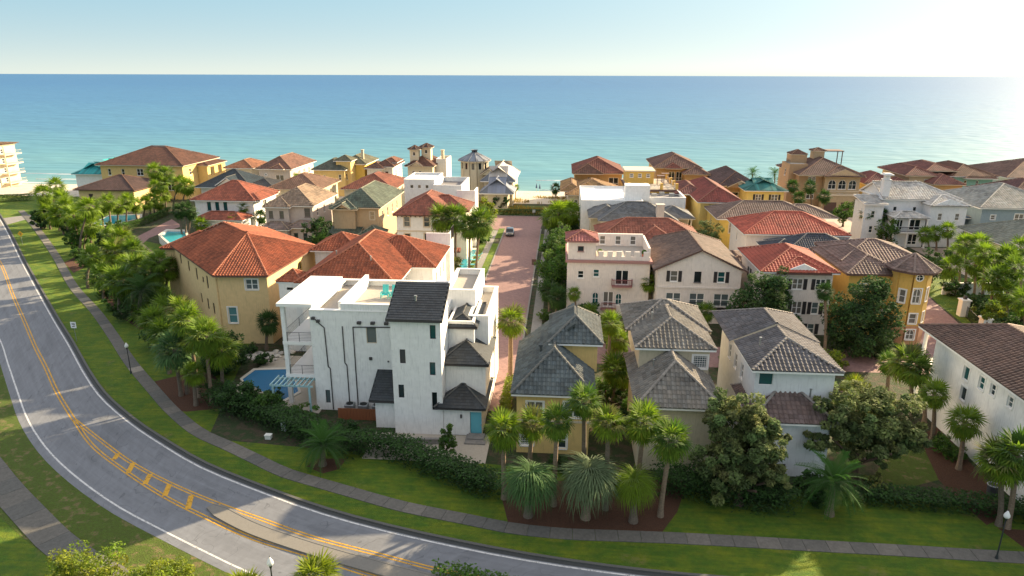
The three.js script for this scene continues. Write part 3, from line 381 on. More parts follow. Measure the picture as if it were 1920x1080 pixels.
  column(x, v, y0, y1, r, mat) { return this.part('column', [cyl(x, v, y0 + 0.2, y1 - 0.2, r, r * 0.88, 14), bx(x - r * 1.3, x + r * 1.3, y0, y0 + 0.2, v - r * 1.3, v + r * 1.3), bx(x - r * 1.3, x + r * 1.3, y1 - 0.2, y1, v - r * 1.3, v + r * 1.3)], mat); }
  pier(x, v, y0, y1, w, mat) { return this.box('pier', x - w / 2, x + w / 2, y0, y1, v - w / 2, v + w / 2, mat); }
  chimney(x, v, y0, y1, w, mat, capm) { return this.part('chimney', [bx(x - w / 2, x + w / 2, y0, y1, v - w / 2, v + w / 2), bx(x - w / 2 - 0.1, x + w / 2 + 0.1, y1, y1 + 0.15, v - w / 2 - 0.1, v + w / 2 + 0.1)], mat); }
  cornice(x0, x1, v0, v1, y, t, mat, d = 0.12) { return this.part('cornice', [bx(x0 - d, x1 + d, y, y + t, v0 - d, v0 - 0.003), bx(x1 + 0.003, x1 + d, y, y + t, v0 - 0.003, v1), bx(x0 - d, x0 - 0.003, y, y + t, v0 - 0.003, v1)], mat); }
}

// ---------------------------------------------------------------- houses
const T_ORANGE = RS([0.275, 0.078, 0.034], { cap: [0.36, 0.125, 0.065] }), T_RED = RS([0.31, 0.070, 0.042], { ...mid, cap: [0.36, 0.10, 0.06] }), T_RUST = RS([0.225, 0.074, 0.044], { ...mid, cap: [0.32, 0.12, 0.075] });
const T_GREY = RS([0.165, 0.152, 0.130], { cap: [0.24, 0.215, 0.185] }), T_TEAL = RS([0.088, 0.105, 0.105], { cap: [0.13, 0.13, 0.115] }), T_SLATE = RS([0.125, 0.116, 0.115], { cap: [0.22, 0.20, 0.18] }), T_DARK = RS([0.115, 0.070, 0.054], { cap: [0.18, 0.11, 0.08] });
const T_BLACK = RS([0.022, 0.028, 0.032], { flat: true, w: 0.33, c: 0.34, lift: 0.03, cap: [0.09, 0.09, 0.085], gloss: true }), T_PEWTER = RS([0.10, 0.105, 0.108], { flat: true, w: 0.5, c: 0.4, lift: 0.03, cap: [0.17, 0.17, 0.165] });
const T_BROWN = RS([0.115, 0.050, 0.030], { ...far, cap: [0.20, 0.10, 0.06] }), T_BRICK = RS([0.165, 0.050, 0.030], { ...far, cap: [0.24, 0.09, 0.06] }), T_TAN = RS([0.24, 0.135, 0.072], { ...far, cap: [0.32, 0.19, 0.11] }), T_SAND = RS([0.25, 0.175, 0.115], { ...far, cap: [0.30, 0.22, 0.15] }), T_GREEN = RS([0.085, 0.108, 0.075], { ...far, cap: [0.22, 0.22, 0.16] }), T_MOSS = RS([0.13, 0.125, 0.075], { ...far }), T_NAVY = RS([0.040, 0.048, 0.062], { ...far, w: 0.36, c: 0.5, cap: [0.13, 0.13, 0.13] }), T_NIGHT = RS([0.017, 0.030, 0.036], { ...far, cap: [0.09, 0.09, 0.085], gloss: true }), T_TEALM = RS([0.02, 0.25, 0.25], { ...far, flat: true, w: 0.45, c: 6, lift: 0.05, cap: [0.03, 0.3, 0.3] }), T_GREENM = RS([0.03, 0.17, 0.15], { ...far, flat: true, w: 0.45, c: 6, lift: 0.05, cap: [0.03, 0.2, 0.18] }), T_SEAM = RS([0.20, 0.22, 0.25], { ...far, flat: true, w: 0.45, c: 6, lift: 0.05, cap: [0.3, 0.3, 0.3], vary: 0.12 }), T_PALE = RS([0.42, 0.40, 0.36], { ...far, cap: [0.6, 0.58, 0.54] }), T_LGREY = RS([0.25, 0.25, 0.22], { ...far, c: 0.6, cap: [0.4, 0.38, 0.34] }), T_RED2 = { ...T_RED, ...mid };
const cs = { case: trimW }, cc = { case: trimC, frame: trimC }, dk = { frame: trimD, sill: 0 };

{ // front row: tall white house with a black-roofed stair tower
  const h = new House('modern_house', 'tall white modern house with black-roofed stair tower and rooftop terraces', -16, 67);
  h.block(-16, -11.2, 60.6, 64.9, 0, 12, W.white, { F: [['f', 4.05, 10.1, 0.55, 1.4, 1, dk], ['f', 1.06, 7.5, 0.55, 1.45, 3, dk], ['f', 3.92, 6.36, 0.55, 1.35, 1, dk], ['f', 0.77, 3.86, 0.55, 1.4, 3, dk], ['f', 4.02, 2.67, 0.5, 1.9, 0, dk]] });
  h.shed(-16.35, -10.95, 60.2, 65.1, 12.1, 14.35, T_BLACK, { fas: trimD });
  h.part('gable', (() => { const s = new THREE.Shape(); s.moveTo(60.6, 11.99); s.lineTo(64.9, 11.99); s.lineTo(64.9, 14.0); s.lineTo(60.6, 12.05); const g = new THREE.ExtrudeGeometry(s, { depth: 4.7, bevelEnabled: false }); g.rotateY(Math.PI / 2); g.translate(-15.95, 0, 0); return g; })(), W.white);
  h.part('roof_vent', [cyl(-13.9, 62.6, 13.1, 13.7, 0.09), cyl(-13.9, 62.6, 13.6, 13.75, 0.15)], metalG);
  // main body, left of the tower
  h.block(-25.4, -11.6, 64.95, 76.2, 0, 11.1, W.white, { F: [['f', 6.25, 7.7, 1.05, 1.75, 4, { frame: trimC, sill: 0 }], ['f', 9.0, 8.9, 0.55, 0.6, 0, dk], ['f', 1.2, 0.8, 0.5, 1.5, 4, dk]] });
  h.flat(-25.4, -11.6, 64.95, 76.2, 10.5); h.coping(-25.4, -11.6, 64.95, 76.2, 11.1, trimW, 0.5);
  for (const q of [[-22.6, -22.2, 10.5, 11.9, 65.6, 75.7], [-22.19, -16.2, 11.2, 11.9, 65.0, 65.4], [-17.0, -12.2, 10.5, 11.85, 72.5, 72.9]]) h.part('parapet', bx(...q), W.white);
  for (const q of [[-25.2, -24.9, 10.2, 10.45, 64.6, 64.94], [-24.7, -24.4, 9.9, 10.15, 64.6, 64.94], [-20.5, -20.1, 9.85, 10.1, 64.6, 64.94], [-19.1, -18.7, 9.85, 10.1, 64.6, 64.94], [-17.7, -17.3, 9.85, 10.1, 64.6, 64.94]]) h.part('drain_box', bx(...q), trimD);
  const dp = (pts) => pts.slice(1).map((p, i) => bar([pts[i][0], pts[i][1], -64.88], [p[0], p[1], -64.88], 0.055));
  h.part('downspout', dp([[-24.9, 10.2], [-24.55, 9.8], [-24.0, 9.3], [-23.9, 5], [-23.7, 4.8], [-23.7, 0.1]]), trimD); h.part('downspout', dp([[-22.1, 9.5], [-22.1, 5.5], [-21.9, 5.2], [-21.9, 0.1]]), trimD); h.part('downspout', dp([[-16.6, 9.55], [-21.0, 9.45], [-21.0, 0.1]]), trimD); h.part('vent_cap', bx(-19.5, -19.2, 5.9, 6.2, 64.8, 64.94), trimD); h.part('vent_cap', bx(-17.6, -17.45, 5.7, 5.85, 64.85, 64.94), trimD);
  // open balconies on the left end
  h.box('balcony_roof', -29.2, -25.42, 11.15, 11.5, 65.7, 76, trimW);
  for (const y of [3.5, 7.2]) h.box('balcony_floor', -29.0, -25.42, y - 0.35, y, 66, 75.5, trimW);
  for (const [x, v] of [[-28.75, 66.25], [-28.75, 75.2], [-25.7, 66.25]]) h.pier(x, v, 0, 11.14, 0.42, W.white);
  for (const y of [3.5, 7.2]) { h.hrail(-28.5, 66.1, -25.9, 66.1, y, 1.0, iron); h.hrail(-28.95, 66.3, -28.95, 75.2, y, 1.0, iron); }
  h.part('french_door', [bx(-25.47, -25.41, 3.6, 5.8, 67.2, 70)], glass[0]); h.part('french_door', [bx(-25.47, -25.41, 7.3, 9.5, 67.2, 70)], glass[0]);
  h.part('pergola', [...Array(9).keys()].map(i => bx(-30.0 + i * 0.5, -29.88 + i * 0.5, 3.0, 3.16, 64.0, 66.4)).concat([bx(-30.1, -25.5, 2.85, 3.0, 64.2, 64.35), bx(-30.1, -25.5, 2.85, 3.0, 66.0, 66.15), bx(-29.9, -29.7, 0, 2.85, 64.2, 64.35), bx(-26, -25.8, 0, 2.85, 64.2, 64.35)]), M([0.36, 0.56, 0.58], { roughness: 0.6 }));
  // stepped wings on the right, each with its little black roof
  h.block(-18.2, -16.02, 61.6, 64.9, 0, 3.3, W.white); h.shed(-18.7, -15.9, 61.1, 64.9, 3.2, 4.9, T_BLACK, { fas: trimD });
  h.block(-11.18, -7.4, 60.7, 66.5, 0, 3.1, W.white, { F: [['d', 3.2, 0.15, 1.15, 2.4, 0, { mat: tealDoor }]] }); h.hip(-12.0, -6.9, 60.2, 67.4, 3.15, 0.62, T_BLACK, { fas: trimD });
  h.block(-11.18, -7.2, 62.6, 69, 3.3, 6.9, W.white); h.hip(-11.9, -6.8, 62.1, 69.5, 6.95, 0.6, T_BLACK, { fas: trimD });
  h.block(-11.2, -8.6, 64.95, 72, 6.9, 10.4, W.white); h.hip(-11.6, -8.2, 64.6, 72.4, 9.9, 0.5, T_BLACK, { fas: trimD });
  h.block(-9.4, -7.3, 66.5, 77, 0, 10.4, W.white); h.flat(-9.4, -7.3, 66.5, 77, 9.8); h.coping(-9.4, -7.3, 66.5, 77, 10.4);
  h.block(-12.2, -9.0, 69.5, 78, 0, 12.2, W.white); h.flat(-12.2, -9.0, 69.5, 78, 11.6); h.coping(-12.2, -9.0, 69.5, 78, 12.2);
  h.part('step', [bx(-8.9, -6.9, 0, 0.14, 58.9, 60.7), bx(-8.7, -7.1, 0.14, 0.28, 59.6, 60.69)], concrete);
  h.part('wall_lamp', [bx(-9.5, -9.35, 1.9, 2.25, 60.55, 60.69)], trimD);
  const bin = thing('equipment_screen', 'brown timber screen in front of white modern house', 'fence', -20.2, 63.0);
  for (let i = 0; i < 14; i++) { const m = mesh('board', fr(-0.155, 0.155, 0, 1.25, -0.03, 0.03), woodM, bin); m.position.set(-2.2 + i * 0.33, 0, 0); }
  for (let i = 0; i < 3; i++) { const a = thing('condenser_unit', ['grey air conditioner unit at left end behind the timber screen', 'grey middle air conditioner unit behind the timber screen', 'grey air conditioner unit at right end behind the timber screen'][i], 'air conditioner', -21.6 + i * 1.45, 64.0, 'air conditioners of white modern house'); const g = new RoundedBoxGeometry(0.95, 1.3, 0.85, 2, 0.05); g.translate(0, 0.66, 0); mesh('casing', g, metalG, a); const f = new THREE.CylinderGeometry(0.36, 0.36, 0.05, 20); f.translate(0, 1.33, 0); mesh('fan_grille', f, iron, a); }
  for (let i = 0; i < 2; i++) { const c = thing('deck_chair', i ? 'turquoise deck chair on the roof terrace, nearer the black roof' : 'turquoise deck chair on the roof terrace, further left', 'chair', -19.3 + i * 1.05, 71.6, 'turquoise roof terrace chairs', 10.5), tm = M([0.05, 0.50, 0.46], { roughness: 0.5 }); for (let k = 0; k < 4; k++) { const s = fr(-0.34 + k * 0.17, -0.19 + k * 0.17, 0, 1.05, -0.02, 0.02); s.rotateX(-0.35); s.translate(0, 0.35, -0.25); mesh('back_slat', s, tm, c); } mesh('seat', fr(-0.35, 0.35, 0.36, 0.41, -0.28, 0.35), tm, c); for (const sx of [-1, 1]) { mesh('armrest', fr(sx * 0.42 - 0.06, sx * 0.42 + 0.06, 0.58, 0.62, -0.35, 0.4), tm, c); mesh('leg', fr(sx * 0.40 - 0.04, sx * 0.40 + 0.04, 0, 0.58, 0.28, 0.38), tm, c); mesh('leg', fr(sx * 0.40 - 0.04, sx * 0.40 + 0.04, 0, 0.58, -0.3, -0.2), tm, c); } }
}
{ // front row: yellow house with blue-grey roof
  const h = new House('yellow_house', 'yellow stucco house with blue-grey tiled roof beside the white modern house', 0, 64);
  h.block(-3.8, 2.9, 57.9, 69.6, 0, 6.2, W.yellow, { F: [['w', 4.2, 0.55, 0.95, 1.7, 3, cs], ['g', 0.95, 0.75, 1.2, 1.05, 4, cs], ['t', 1.7, 3.9, 1.5, 1.4, 2, cs], ['t', 5.2, 3.8, 1.7, 1.6, 4, cs]], R: [['w', 4, 3.6, 0.9, 1.4], ['w', 8, 3.6, 0.9, 1.4]] });
  h.block(-0.6, 3.7, 63.1, 70, 6.2, 9.2, W.yellow, { R: [['w', 4, 7, 0.9, 1.3]] });
  h.box('sill_band', -3.95, 3.05, 3.3, 3.5, 57.8, 57.897, trimC);
  h.hip(-4.3, 3.4, 57.3, 70.2, 6.3, 0.78, T_TEAL); h.hip(-1.1, 4.2, 62.5, 70.6, 9.3, 0.74, T_TEAL);
  h.shed(-4.32, 1.5, 63.6, 70.1, 6.34, 11.0, T_TEAL, { x: true, fas: T_TEAL.deck }); h.part('roof_vent', [cyl(-1.8, 62.6, 8.1, 9.0, 0.1), bx(-2.0, -1.6, 8.95, 9.1, 62.4, 62.8)], T_TEAL.deck);
}
{ // front row: beige house with grey roof
  const h = new House('beige_house', 'beige stucco house with grey barrel-tile roofs in two tiers', 10.8, 63);
  h.block(7.2, 13.9, 55.8, 66, 0, 6.4, W.beige, { F: [['f', 1.2, 3.2, 0.8, 0.9, 4, cs]] });
  h.block(7.6, 14.2, 62, 73, 6.2, 9.4, W.beige, { F: [['g', 5.75, 7.35, 1.35, 1.35, 4, cs], ['f', 2.9, 8.35, 0.95, 0.36, 0, cs]], R: [['w', 3, 7.2, 0.9, 1.4], ['w', 8, 7.2, 0.9, 1.4]] });
  h.hip(6.7, 14.4, 55.2, 67, 6.5, 0.72, T_GREY); h.vents([[8.8, 60.5, 8.3], [9.2, 66.5, 10.9]]); h.hip(7.1, 14.7, 61.5, 73, 9.5, 0.46, T_GREY); h.hip(6.6, 15.1, 66.2, 74.2, 9.5, 0.50, T_GREY, { gableF: true, gmat: W.beige, rake: trimC, noslab: true });
}
{ // front row: white house with slate-grey roof
  const h = new House('white_house', 'white house with slate-grey tile roof and lower front roof between leafy trees', 20.7, 62); h.vents([[18.4, 61, 10.6], [22.2, 57.6, 7.2]]);
  h.block(17.3, 24.1, 57.6, 71, 0, 9.4, W.cool, { F: [['f', 0.95, 7.85, 1.25, 1.15, 1, { sill: 0 }]], L: [['w', 4, 6.5, 0.9, 1.5], ['w', 6.5, 6.5, 0.9, 1.5], ['w', 9, 6.5, 0.9, 1.5]] });
  h.block(17.2, 23.6, 55.7, 60, 0, 5.4, W.cool, { F: [['f', 2.6, 0.7, 0.85, 0.5, 0, dk]] });
  h.hip(16.8, 24.6, 57, 71.5, 9.5, 0.42, T_SLATE); h.hip(16.4, 24.9, 64.0, 72.6, 9.5, 0.45, T_SLATE, { gableF: true, gmat: W.cool, rake: trimC, noslab: true }); h.hip(16.6, 24.0, 55.1, 62.5, 5.5, 0.68, { ...T_SLATE, col: [0.125, 0.088, 0.078] });
}
{ // right edge: long white house with brown roof
  const h = new House('long_white_house', 'long white house with brown barrel-tile roof at the right edge', 43, 58);
  h.block(38.4, 47.5, 44, 69.2, 0, 8.9, W.white, { L: [['f', 5.9, 6.5, 0.95, 1.35, 1, cs], ['f', 6.1, 4.5, 0.95, 1.35, 3, cs], ['w', 8.4, 6.7, 0.85, 1.25, 1, cs], ['w', 10.1, 6.9, 0.75, 1.1, 3, cs], ['w', 12.6, 7.0, 0.75, 1.0, 4, cs], ['w', 16, 3.2, 0.8, 1.2, 4, cs]] });
  h.hip(37.6, 48.4, 43, 71.6, 9, 0.40, T_DARK, { fas: trimW });
  h.box('balcony_floor', 38.0, 47.5, 5.2, 5.5, 69.2, 71.2, trimW); h.column(38.3, 71.0, 0, 8.75, 0.22, trimW); h.column(43, 71.0, 0, 8.75, 0.22, trimW); h.rail(38.3, 69.4, 38.3, 70.8, 5.5, 1.0, iron);
}
{ // second row: blush house with roof terrace
  const h = new House('terrace_house', 'pale blush house with crenellated roof terrace and small red tower roof', 6.9, 103);
  const bal = { frame: trimPink, sill: 0 };
  h.block(0.9, 12.8, 98, 112, 0, 8.0, W.blush, { F: [['w', 1.95, 5.6, 0.9, 1.15, 0], ['w', 4.2, 5.85, 0.9, 1.15, 1], ['F', 7.95, 4.75, 1.9, 2.2, 0], ['a', 4.2, 1.6, 0.95, 1.9, 1], ['F', 6.1, 1.35, 1.5, 2.3, 2], ['a', 7.6, 1.6, 0.95, 1.8, 1]], R: [['w', 4, 5.5, 0.9, 1.4]] });
  h.cornice(0.9, 12.8, 98, 108, 8.0, 0.4, trimPink, 0.3);
  h.block(0.95, 4.9, 98.1, 102.5, 8.4, 11.2, W.blush, { F: [['f', 1.8, 9.6, 0.9, 0.8, 3, { frame: trimPink }]] }); h.hip(0.5, 5.3, 97.6, 103, 11.25, 0.42, { ...T_RUST, col: [0.30, 0.10, 0.085] }, { fas: trimPink });
  h.flat(4.9, 12.8, 98.1, 111.9, 8.6, terrace);
  for (let i = 0; i < 6; i++) h.box('merlon', 5.3 + i * 1.3, 6.05 + i * 1.3, 8.4, 9.7, 98.05, 98.35, W.blush);
  h.part('parapet', [bx(5.0, 12.8, 8.4, 8.95, 98.08, 98.32), bx(12.5, 12.8, 8.4, 10.2, 98.4, 107)], W.blush);
  h.prism([[4.9, 106.2], [12.5, 106.2], [12.5, 106.7], [4.9, 106.7]], 8.4, 10.5, W.blush, { 0: [['w', 1.4, 8.8, 0.9, 1.4, 2], ['w', 3.8, 8.8, 0.9, 1.4, 2], ['w', 6.1, 8.8, 0.9, 1.4, 2]] }, 'parapet');
  const rr = h.rail(7.4, 97.25, 10.3, 97.25, 4.7, 0.95, ironRed, 0.2, 0.03); h.box('balcony_floor', 7.4, 10.3, 4.5, 4.7, 97.2, 97.99, trimPink); h.rail(7.4, 97.25, 7.4, 97.95, 4.7, 0.95, ironRed, 0.2, 0.03); h.rail(10.3, 97.25, 10.3, 97.95, 4.7, 0.95, ironRed, 0.2, 0.03);
  h.rail(6.0, 97.3, 8.1, 97.3, 1.2, 0.9, ironRed, 0.2, 0.03); h.box('balcony_floor', 5.9, 8.2, 1.0, 1.2, 97.2, 97.99, trimPink);
  for (let i = 0; i < 2; i++) { const p = thing('terrace_planter', i ? 'potted plant at the right end of the roof terrace' : 'orange potted plant beside the small red tower roof', 'planter', i ? 12.0 : 5.6, 99.2, null, 8.6); const g = new THREE.CylinderGeometry(0.35, 0.26, 0.55, 12); g.translate(0, 0.28, 0); mesh('pot', g, M([0.5, 0.14, 0.06]), p); const l = new THREE.IcosahedronGeometry(0.4, 2); l.translate(0, 0.8, 0); mesh('foliage', l, LF.bush, p); }
}
{ // second row: low red-brown roof behind the terrace house
  const h = new House('tile_roof_house', 'house with rust-red barrel roof directly behind the terrace house', 13, 115);
  h.block(6.2, 22.5, 112.6, 122, 0, 8.2, W.warmwhite); h.hip(5.6, 23, 112.1, 122.5, 8.3, 0.5, T_RUST); h.hip(12.2, 18.4, 111.0, 120, 8.4, 0.55, T_RUST);
}
{ // second row: white gabled house
  const h = new House('gabled_house', 'white gabled house with brown roof and black shutters', 19.3, 104), S = { shut: shutterM };
  h.block(13.6, 25.2, 95.5, 113, 0, 7.85, W.blush, { F: [['w', 2.3, 6.15, 1.05, 1.6, 2, S], ['w', 8.85, 6.15, 1.05, 1.6, 1, S], ['t', 2.4, 2.6, 2.1, 1.9, 4], ['t', 5.7, 2.6, 2.1, 1.9, 4], ['t', 9.1, 2.6, 2.1, 1.9, 4], ['f', 5.6, 6.1, 0.98, 1.65, 0, { frame: shutterM }]], R: [['w', 5, 5.5, 0.9, 1.4], ['w', 9, 5.5, 0.9, 1.4]] });
  h.hip(12.9, 26.0, 95.0, 114, 7.95, 0.46, { ...T_DARK, ...mid, col: [0.125, 0.085, 0.066] }, { gableF: true, gmat: W.blush, noslab: true });
  h.box('string_course', 13.5, 25.3, 5.2, 5.45, 95.38, 95.497, W.blush);
  for (const x of [14.9, 18.3, 21.7]) { h.rail(x - 0.1, 95.15, x + 2.4, 95.15, 2.4, 0.85, iron, 0.2, 0.022); h.box('window_box', x - 0.1, x + 2.4, 2.25, 2.4, 95.1, 95.497, iron); }
  h.block(9.8, 13.6, 101, 108, 0, 6.4, W.cream); h.hip(9.3, 13.9, 100.5, 108.5, 6.5, 0.3, { ...T_DARK, ...mid });
  h.block(25.2, 28.6, 104, 110, 0, 6.9, W.blush); h.hip(25.0, 29.0, 103.5, 110.5, 7.0, 0.3, { ...T_DARK, ...mid });
}
{ // second row: white three-storey house, red roof, pediment
  const h = new House('pediment_house', 'white three-storey house with red roof, triangular pediment and dark shutters', 31.6, 98), S = { shut: shutterM };
  h.block(27.2, 36.3, 92.1, 104, 0, 8.9, W.blush, { F: [['w', 1.6, 6.4, 0.9, 1.6, 3, S], ['t', 4.6, 6.45, 1.4, 1.5, 2, S], ['t', 7.6, 6.45, 1.3, 1.5, 3, S], ['w', 1.9, 3.0, 0.9, 1.7, 2, S], ['t', 4.9, 2.95, 1.3, 1.8, 2, S], ['w', 7.3, 3.0, 0.95, 1.7, 4, S], ['w', 4.6, 0.1, 0.95, 1.5, 2, S], ['w', 7.1, 0.1, 0.95, 1.5, 4, S]], L: [['w', 5, 6, 0.9, 1.5, 3, S]] });
  h.hip(26.6, 37.0, 91.5, 104.5, 9.0, 0.40, { ...T_RED, vary: 0.25 }, { fas: trimW }); h.hip(28.9, 35.6, 91.2, 97.5, 9.05, 0.42, { ...T_RED, vary: 0.25 }, { gableF: true, gmat: W.white, rake: trimBr, noslab: true });
  h.box('cornice', 28.7, 35.8, 8.72, 9.12, 91.25, 92.09, trimBr);
}
{ // second row: yellow house with the octagonal stair turret
  const h = new House('turret_house', 'yellow house with octagonal stair turret and mauve-brown tile roofs', 43.5, 97);
  h.block(38.6, 45.6, 92.6, 106, 0, 8.7, W.gold, { F: [['a', 5.6, 5.4, 0.95, 1.9, 2, cs], ['w', 5.5, 2.0, 0.95, 1.7, 2, cs], ['a', 2, 5.4, 0.95, 1.9, 2, cs]] });
  const tp = h.turretPoly(46.1, 91.6, 2.35, 8);
  h.prism(tp, 2.6, 9.9, W.gold, { 0: [['o', 0.9, 8.75, 0.9, 0.9, 3], ['a', 0.9, 5.7, 1.0, 2.0, 2, cs], ['w', 0.9, 2.9, 0.95, 1.4, 2, cs]], 1: [['w', 0.9, 5.9, 0.6, 1.8, 2, cs], ['w', 0.9, 3.0, 0.6, 1.4, 2, cs]], 7: [['w', 0.9, 5.6, 0.8, 1.8, 2, cs]] }, 'turret_wall');
  h.prism(h.turretPoly(46.1, 91.6, 2.42, 8), 0, 2.6, W.peach, { 0: [['a', 0.93, 0.7, 1.05, 1.4, 2, cs]] }, 'turret_base');
  const spec = RS([0.16, 0.105, 0.085], { ...mid, cap: [0.24, 0.17, 0.14] });
  h.cone(46.1, 91.6, 3.3, 8, 10, 1.9, spec, trimBr); h.hip(38.0, 46.0, 92.0, 106.6, 8.8, 0.42, spec, { fas: trimBr }); h.hip(39.0, 51.0, 97.0, 108, 9.3, 0.36, spec, { fas: trimBr });
  h.block(40, 50.2, 98, 107, 0, 9.1, W.gold);
}
{ // left: yellow house with big orange roof, corner lot
  const h = new House('orange_roof_house', 'straw-yellow corner house with large orange barrel-tile hip roof', -44, 92);
  const A = [-58.6, 97.2], B = [-44.2, 81.7], C = [-37.2, 82.2], D = [-36.4, 98.5], E = [-49, 110], r = 9.5;
  const R1 = [-43.6, 12.9, 91.2], R2 = [-50.0, 13.1, 97.3], e = p => [p[0], r, p[1]];
  const cx = -45.5, cv = 94.5, ins = p => [p[0] + (cx - p[0]) * 0.055, p[1] + (cv - p[1]) * 0.055];
  h.prism([ins(A), ins(B), ins(C), ins(D), ins(E)], 0, 9.35, W.straw, { 0: [['w', 3.0, 7.3, 0.75, 1.5, 3, dk], ['w', 7.2, 7.1, 0.7, 1.5, 0, dk], ['w', 11, 6.7, 0.7, 1.7, 3, dk], ['w', 14, 7.0, 0.7, 0.8, 0, dk], ['w', 16, 6.6, 0.75, 1.8, 3, dk], ['w', 12, 3.6, 0.6, 1.4, 0, dk], ['w', 15, 3.4, 0.7, 1.6, 3, dk], ['w', 17.6, 3.4, 0.7, 1.6, 0, dk]], 1: [['w', 1.7, 2.85, 1.15, 2.2, 5, cs], ['t', 4.6, 7.45, 1.6, 1.4, 4, cs]], 2: [['a', 10, 6.2, 1.5, 2.4, 0, { frame: W.bright }]] });
  h.roofOf([[e(B), e(C), R1], [e(A), e(B), R1, R2], [e(C), e(D), R1], [e(D), e(E), R2, R1], [e(E), e(A), R2]], [[e(B), R1], [e(C), R1], [R1, R2], [e(A), R2], [e(D), R1], [e(E), R2]], T_ORANGE, [(() => { const s = new THREE.Shape([A, B, C, D, E].map(p => new THREE.Vector2(p[0], p[1]))), g = new THREE.ExtrudeGeometry(s, { depth: 0.16, bevelEnabled: false }); g.rotateX(-Math.PI / 2); g.translate(0, r - 0.21, 0); return g; })()], trimBr);
  h.hip(-60.5, -52, 97.5, 106, 8.9, 0.42, T_ORANGE, { fas: trimBr }); h.block(-60, -52.6, 98, 105.5, 0, 8.7, W.straw);
}
{ // left: white house with orange roof behind the modern house
  const h = new House('clay_roof_house', 'white house with broad orange clay-tile roof behind the modern house', -26.5, 90);
  h.block(-32.2, -20.6, 80.1, 100, 0, 9.35, W.white, { R: [['w', 4, 6.5, 0.9, 1.5], ['w', 8, 6.5, 0.9, 1.5]] }); h.hip(-32.8, -19.9, 79.5, 100.6, 9.5, 0.56, T_ORANGE, { fas: trimW }); h.vents([[-29, 85, 11.8], [-24, 83.2, 11.7]]);
  h.block(-24, -17.2, 88.6, 99, 0, 9.3, W.white, { R: [['w', 2.5, 6.4, 0.9, 1.6, 0, cs], ['w', 5.5, 6.4, 0.9, 1.6, 0, cs], ['w', 8, 6.4, 0.9, 1.6, 0, cs], ['F', 4, 3.0, 1.6, 2.2, 0]] }); h.hip(-29, -16.6, 88.0, 99.6, 9.5, 0.50, T_ORANGE, { fas: trimW });
  h.block(-35.2, -32.4, 80.6, 84, 0, 9.2, W.white, { F: [['f', 1.4, 8.2, 0.8, 0.35, 0, dk]] }); h.cone(-33.8, 82.2, 2.4, 4, 9.3, 1.2, T_ORANGE, trimW, 0);
  h.block(-36, -30, 96, 102, 0, 9.4, W.white); h.hip(-36.6, -29, 95.4, 103, 9.6, 0.5, T_ORANGE, { fas: trimW });
  h.part('roof_terrace_wall', [bx(-20.5, -16.8, 9.4, 11.2, 101.2, 101.5), bx(-17.1, -16.8, 9.4, 11.2, 101.5, 104)], W.white); h.block(-22, -16.8, 100.5, 104, 0, 9.4, W.white); h.rail(-16.7, 101.3, -16.7, 103.9, 10.2, 1.8, iron, 0.2);
}
{ // mid left: tall white house with rust roof and arches
  const h = new House('villa', 'tall white villa with rust tile roof and stone window surrounds behind the palms', -25.5, 130), S = { ...cc };
  h.block(-30.5, -20.9, 124, 138, 0, 9.3, W.white, { F: [['w', 1.9, 7.2, 1.15, 1.9, 3, S], ['w', 5.6, 7.2, 1.15, 1.9, 3, S], ['w', 1.9, 3.6, 1.1, 2.3, 0, S], ['F', 5.6, 3.6, 1.1, 2.4, 0, S], ['w', 8.9, 4.0, 0.85, 2.1, 0, S], ['a', 7.2, 0, 1.8, 3.0, 0, { frame: trimD, sill: 0 }]], R: [['w', 4, 7, 0.9, 1.7], ['w', 8, 7, 0.9, 1.7], ['a', 4, 3.4, 1.2, 2.4, 0], ['a', 8, 3.4, 1.2, 2.4, 0]] });
  h.cornice(-30.5, -20.9, 124, 138, 6.3, 0.22, trimC, 0.1); h.hip(-31.1, -20.3, 123.4, 139, 9.5, 0.55, T_RUST, { fas: trimBr }); h.hip(-28, -17.6, 128, 137, 9.5, 0.5, T_RUST, { fas: trimBr });
  for (let i = 0; i < 12; i++) h.box('bracket', -30.4 + i * 0.84, -30.2 + i * 0.84, 9.05, 9.3, 123.7, 123.99, trimBr);
  h.block(-20.85, -18.2, 128.5, 136.5, 0, 9.3, W.warmwhite, { R: [['w', 2, 7, 0.8, 1.7], ['w', 5, 7, 0.8, 1.7], ['w', 2, 3.5, 0.8, 2], ['w', 5, 3.5, 0.8, 2]] });
  h.shed(-22.8, -18.6, 122.6, 123.98, 3.0, 3.4, { ...T_RUST }, { fas: trimBr }); h.part('roof_terrace_wall', [bx(-21.6, -17.8, 9.5, 11.6, 139.2, 139.5), bx(-18.1, -17.8, 9.5, 11.6, 139.5, 144)], W.white); h.block(-21.6, -17.8, 139.2, 144, 0, 9.5, W.white);
}
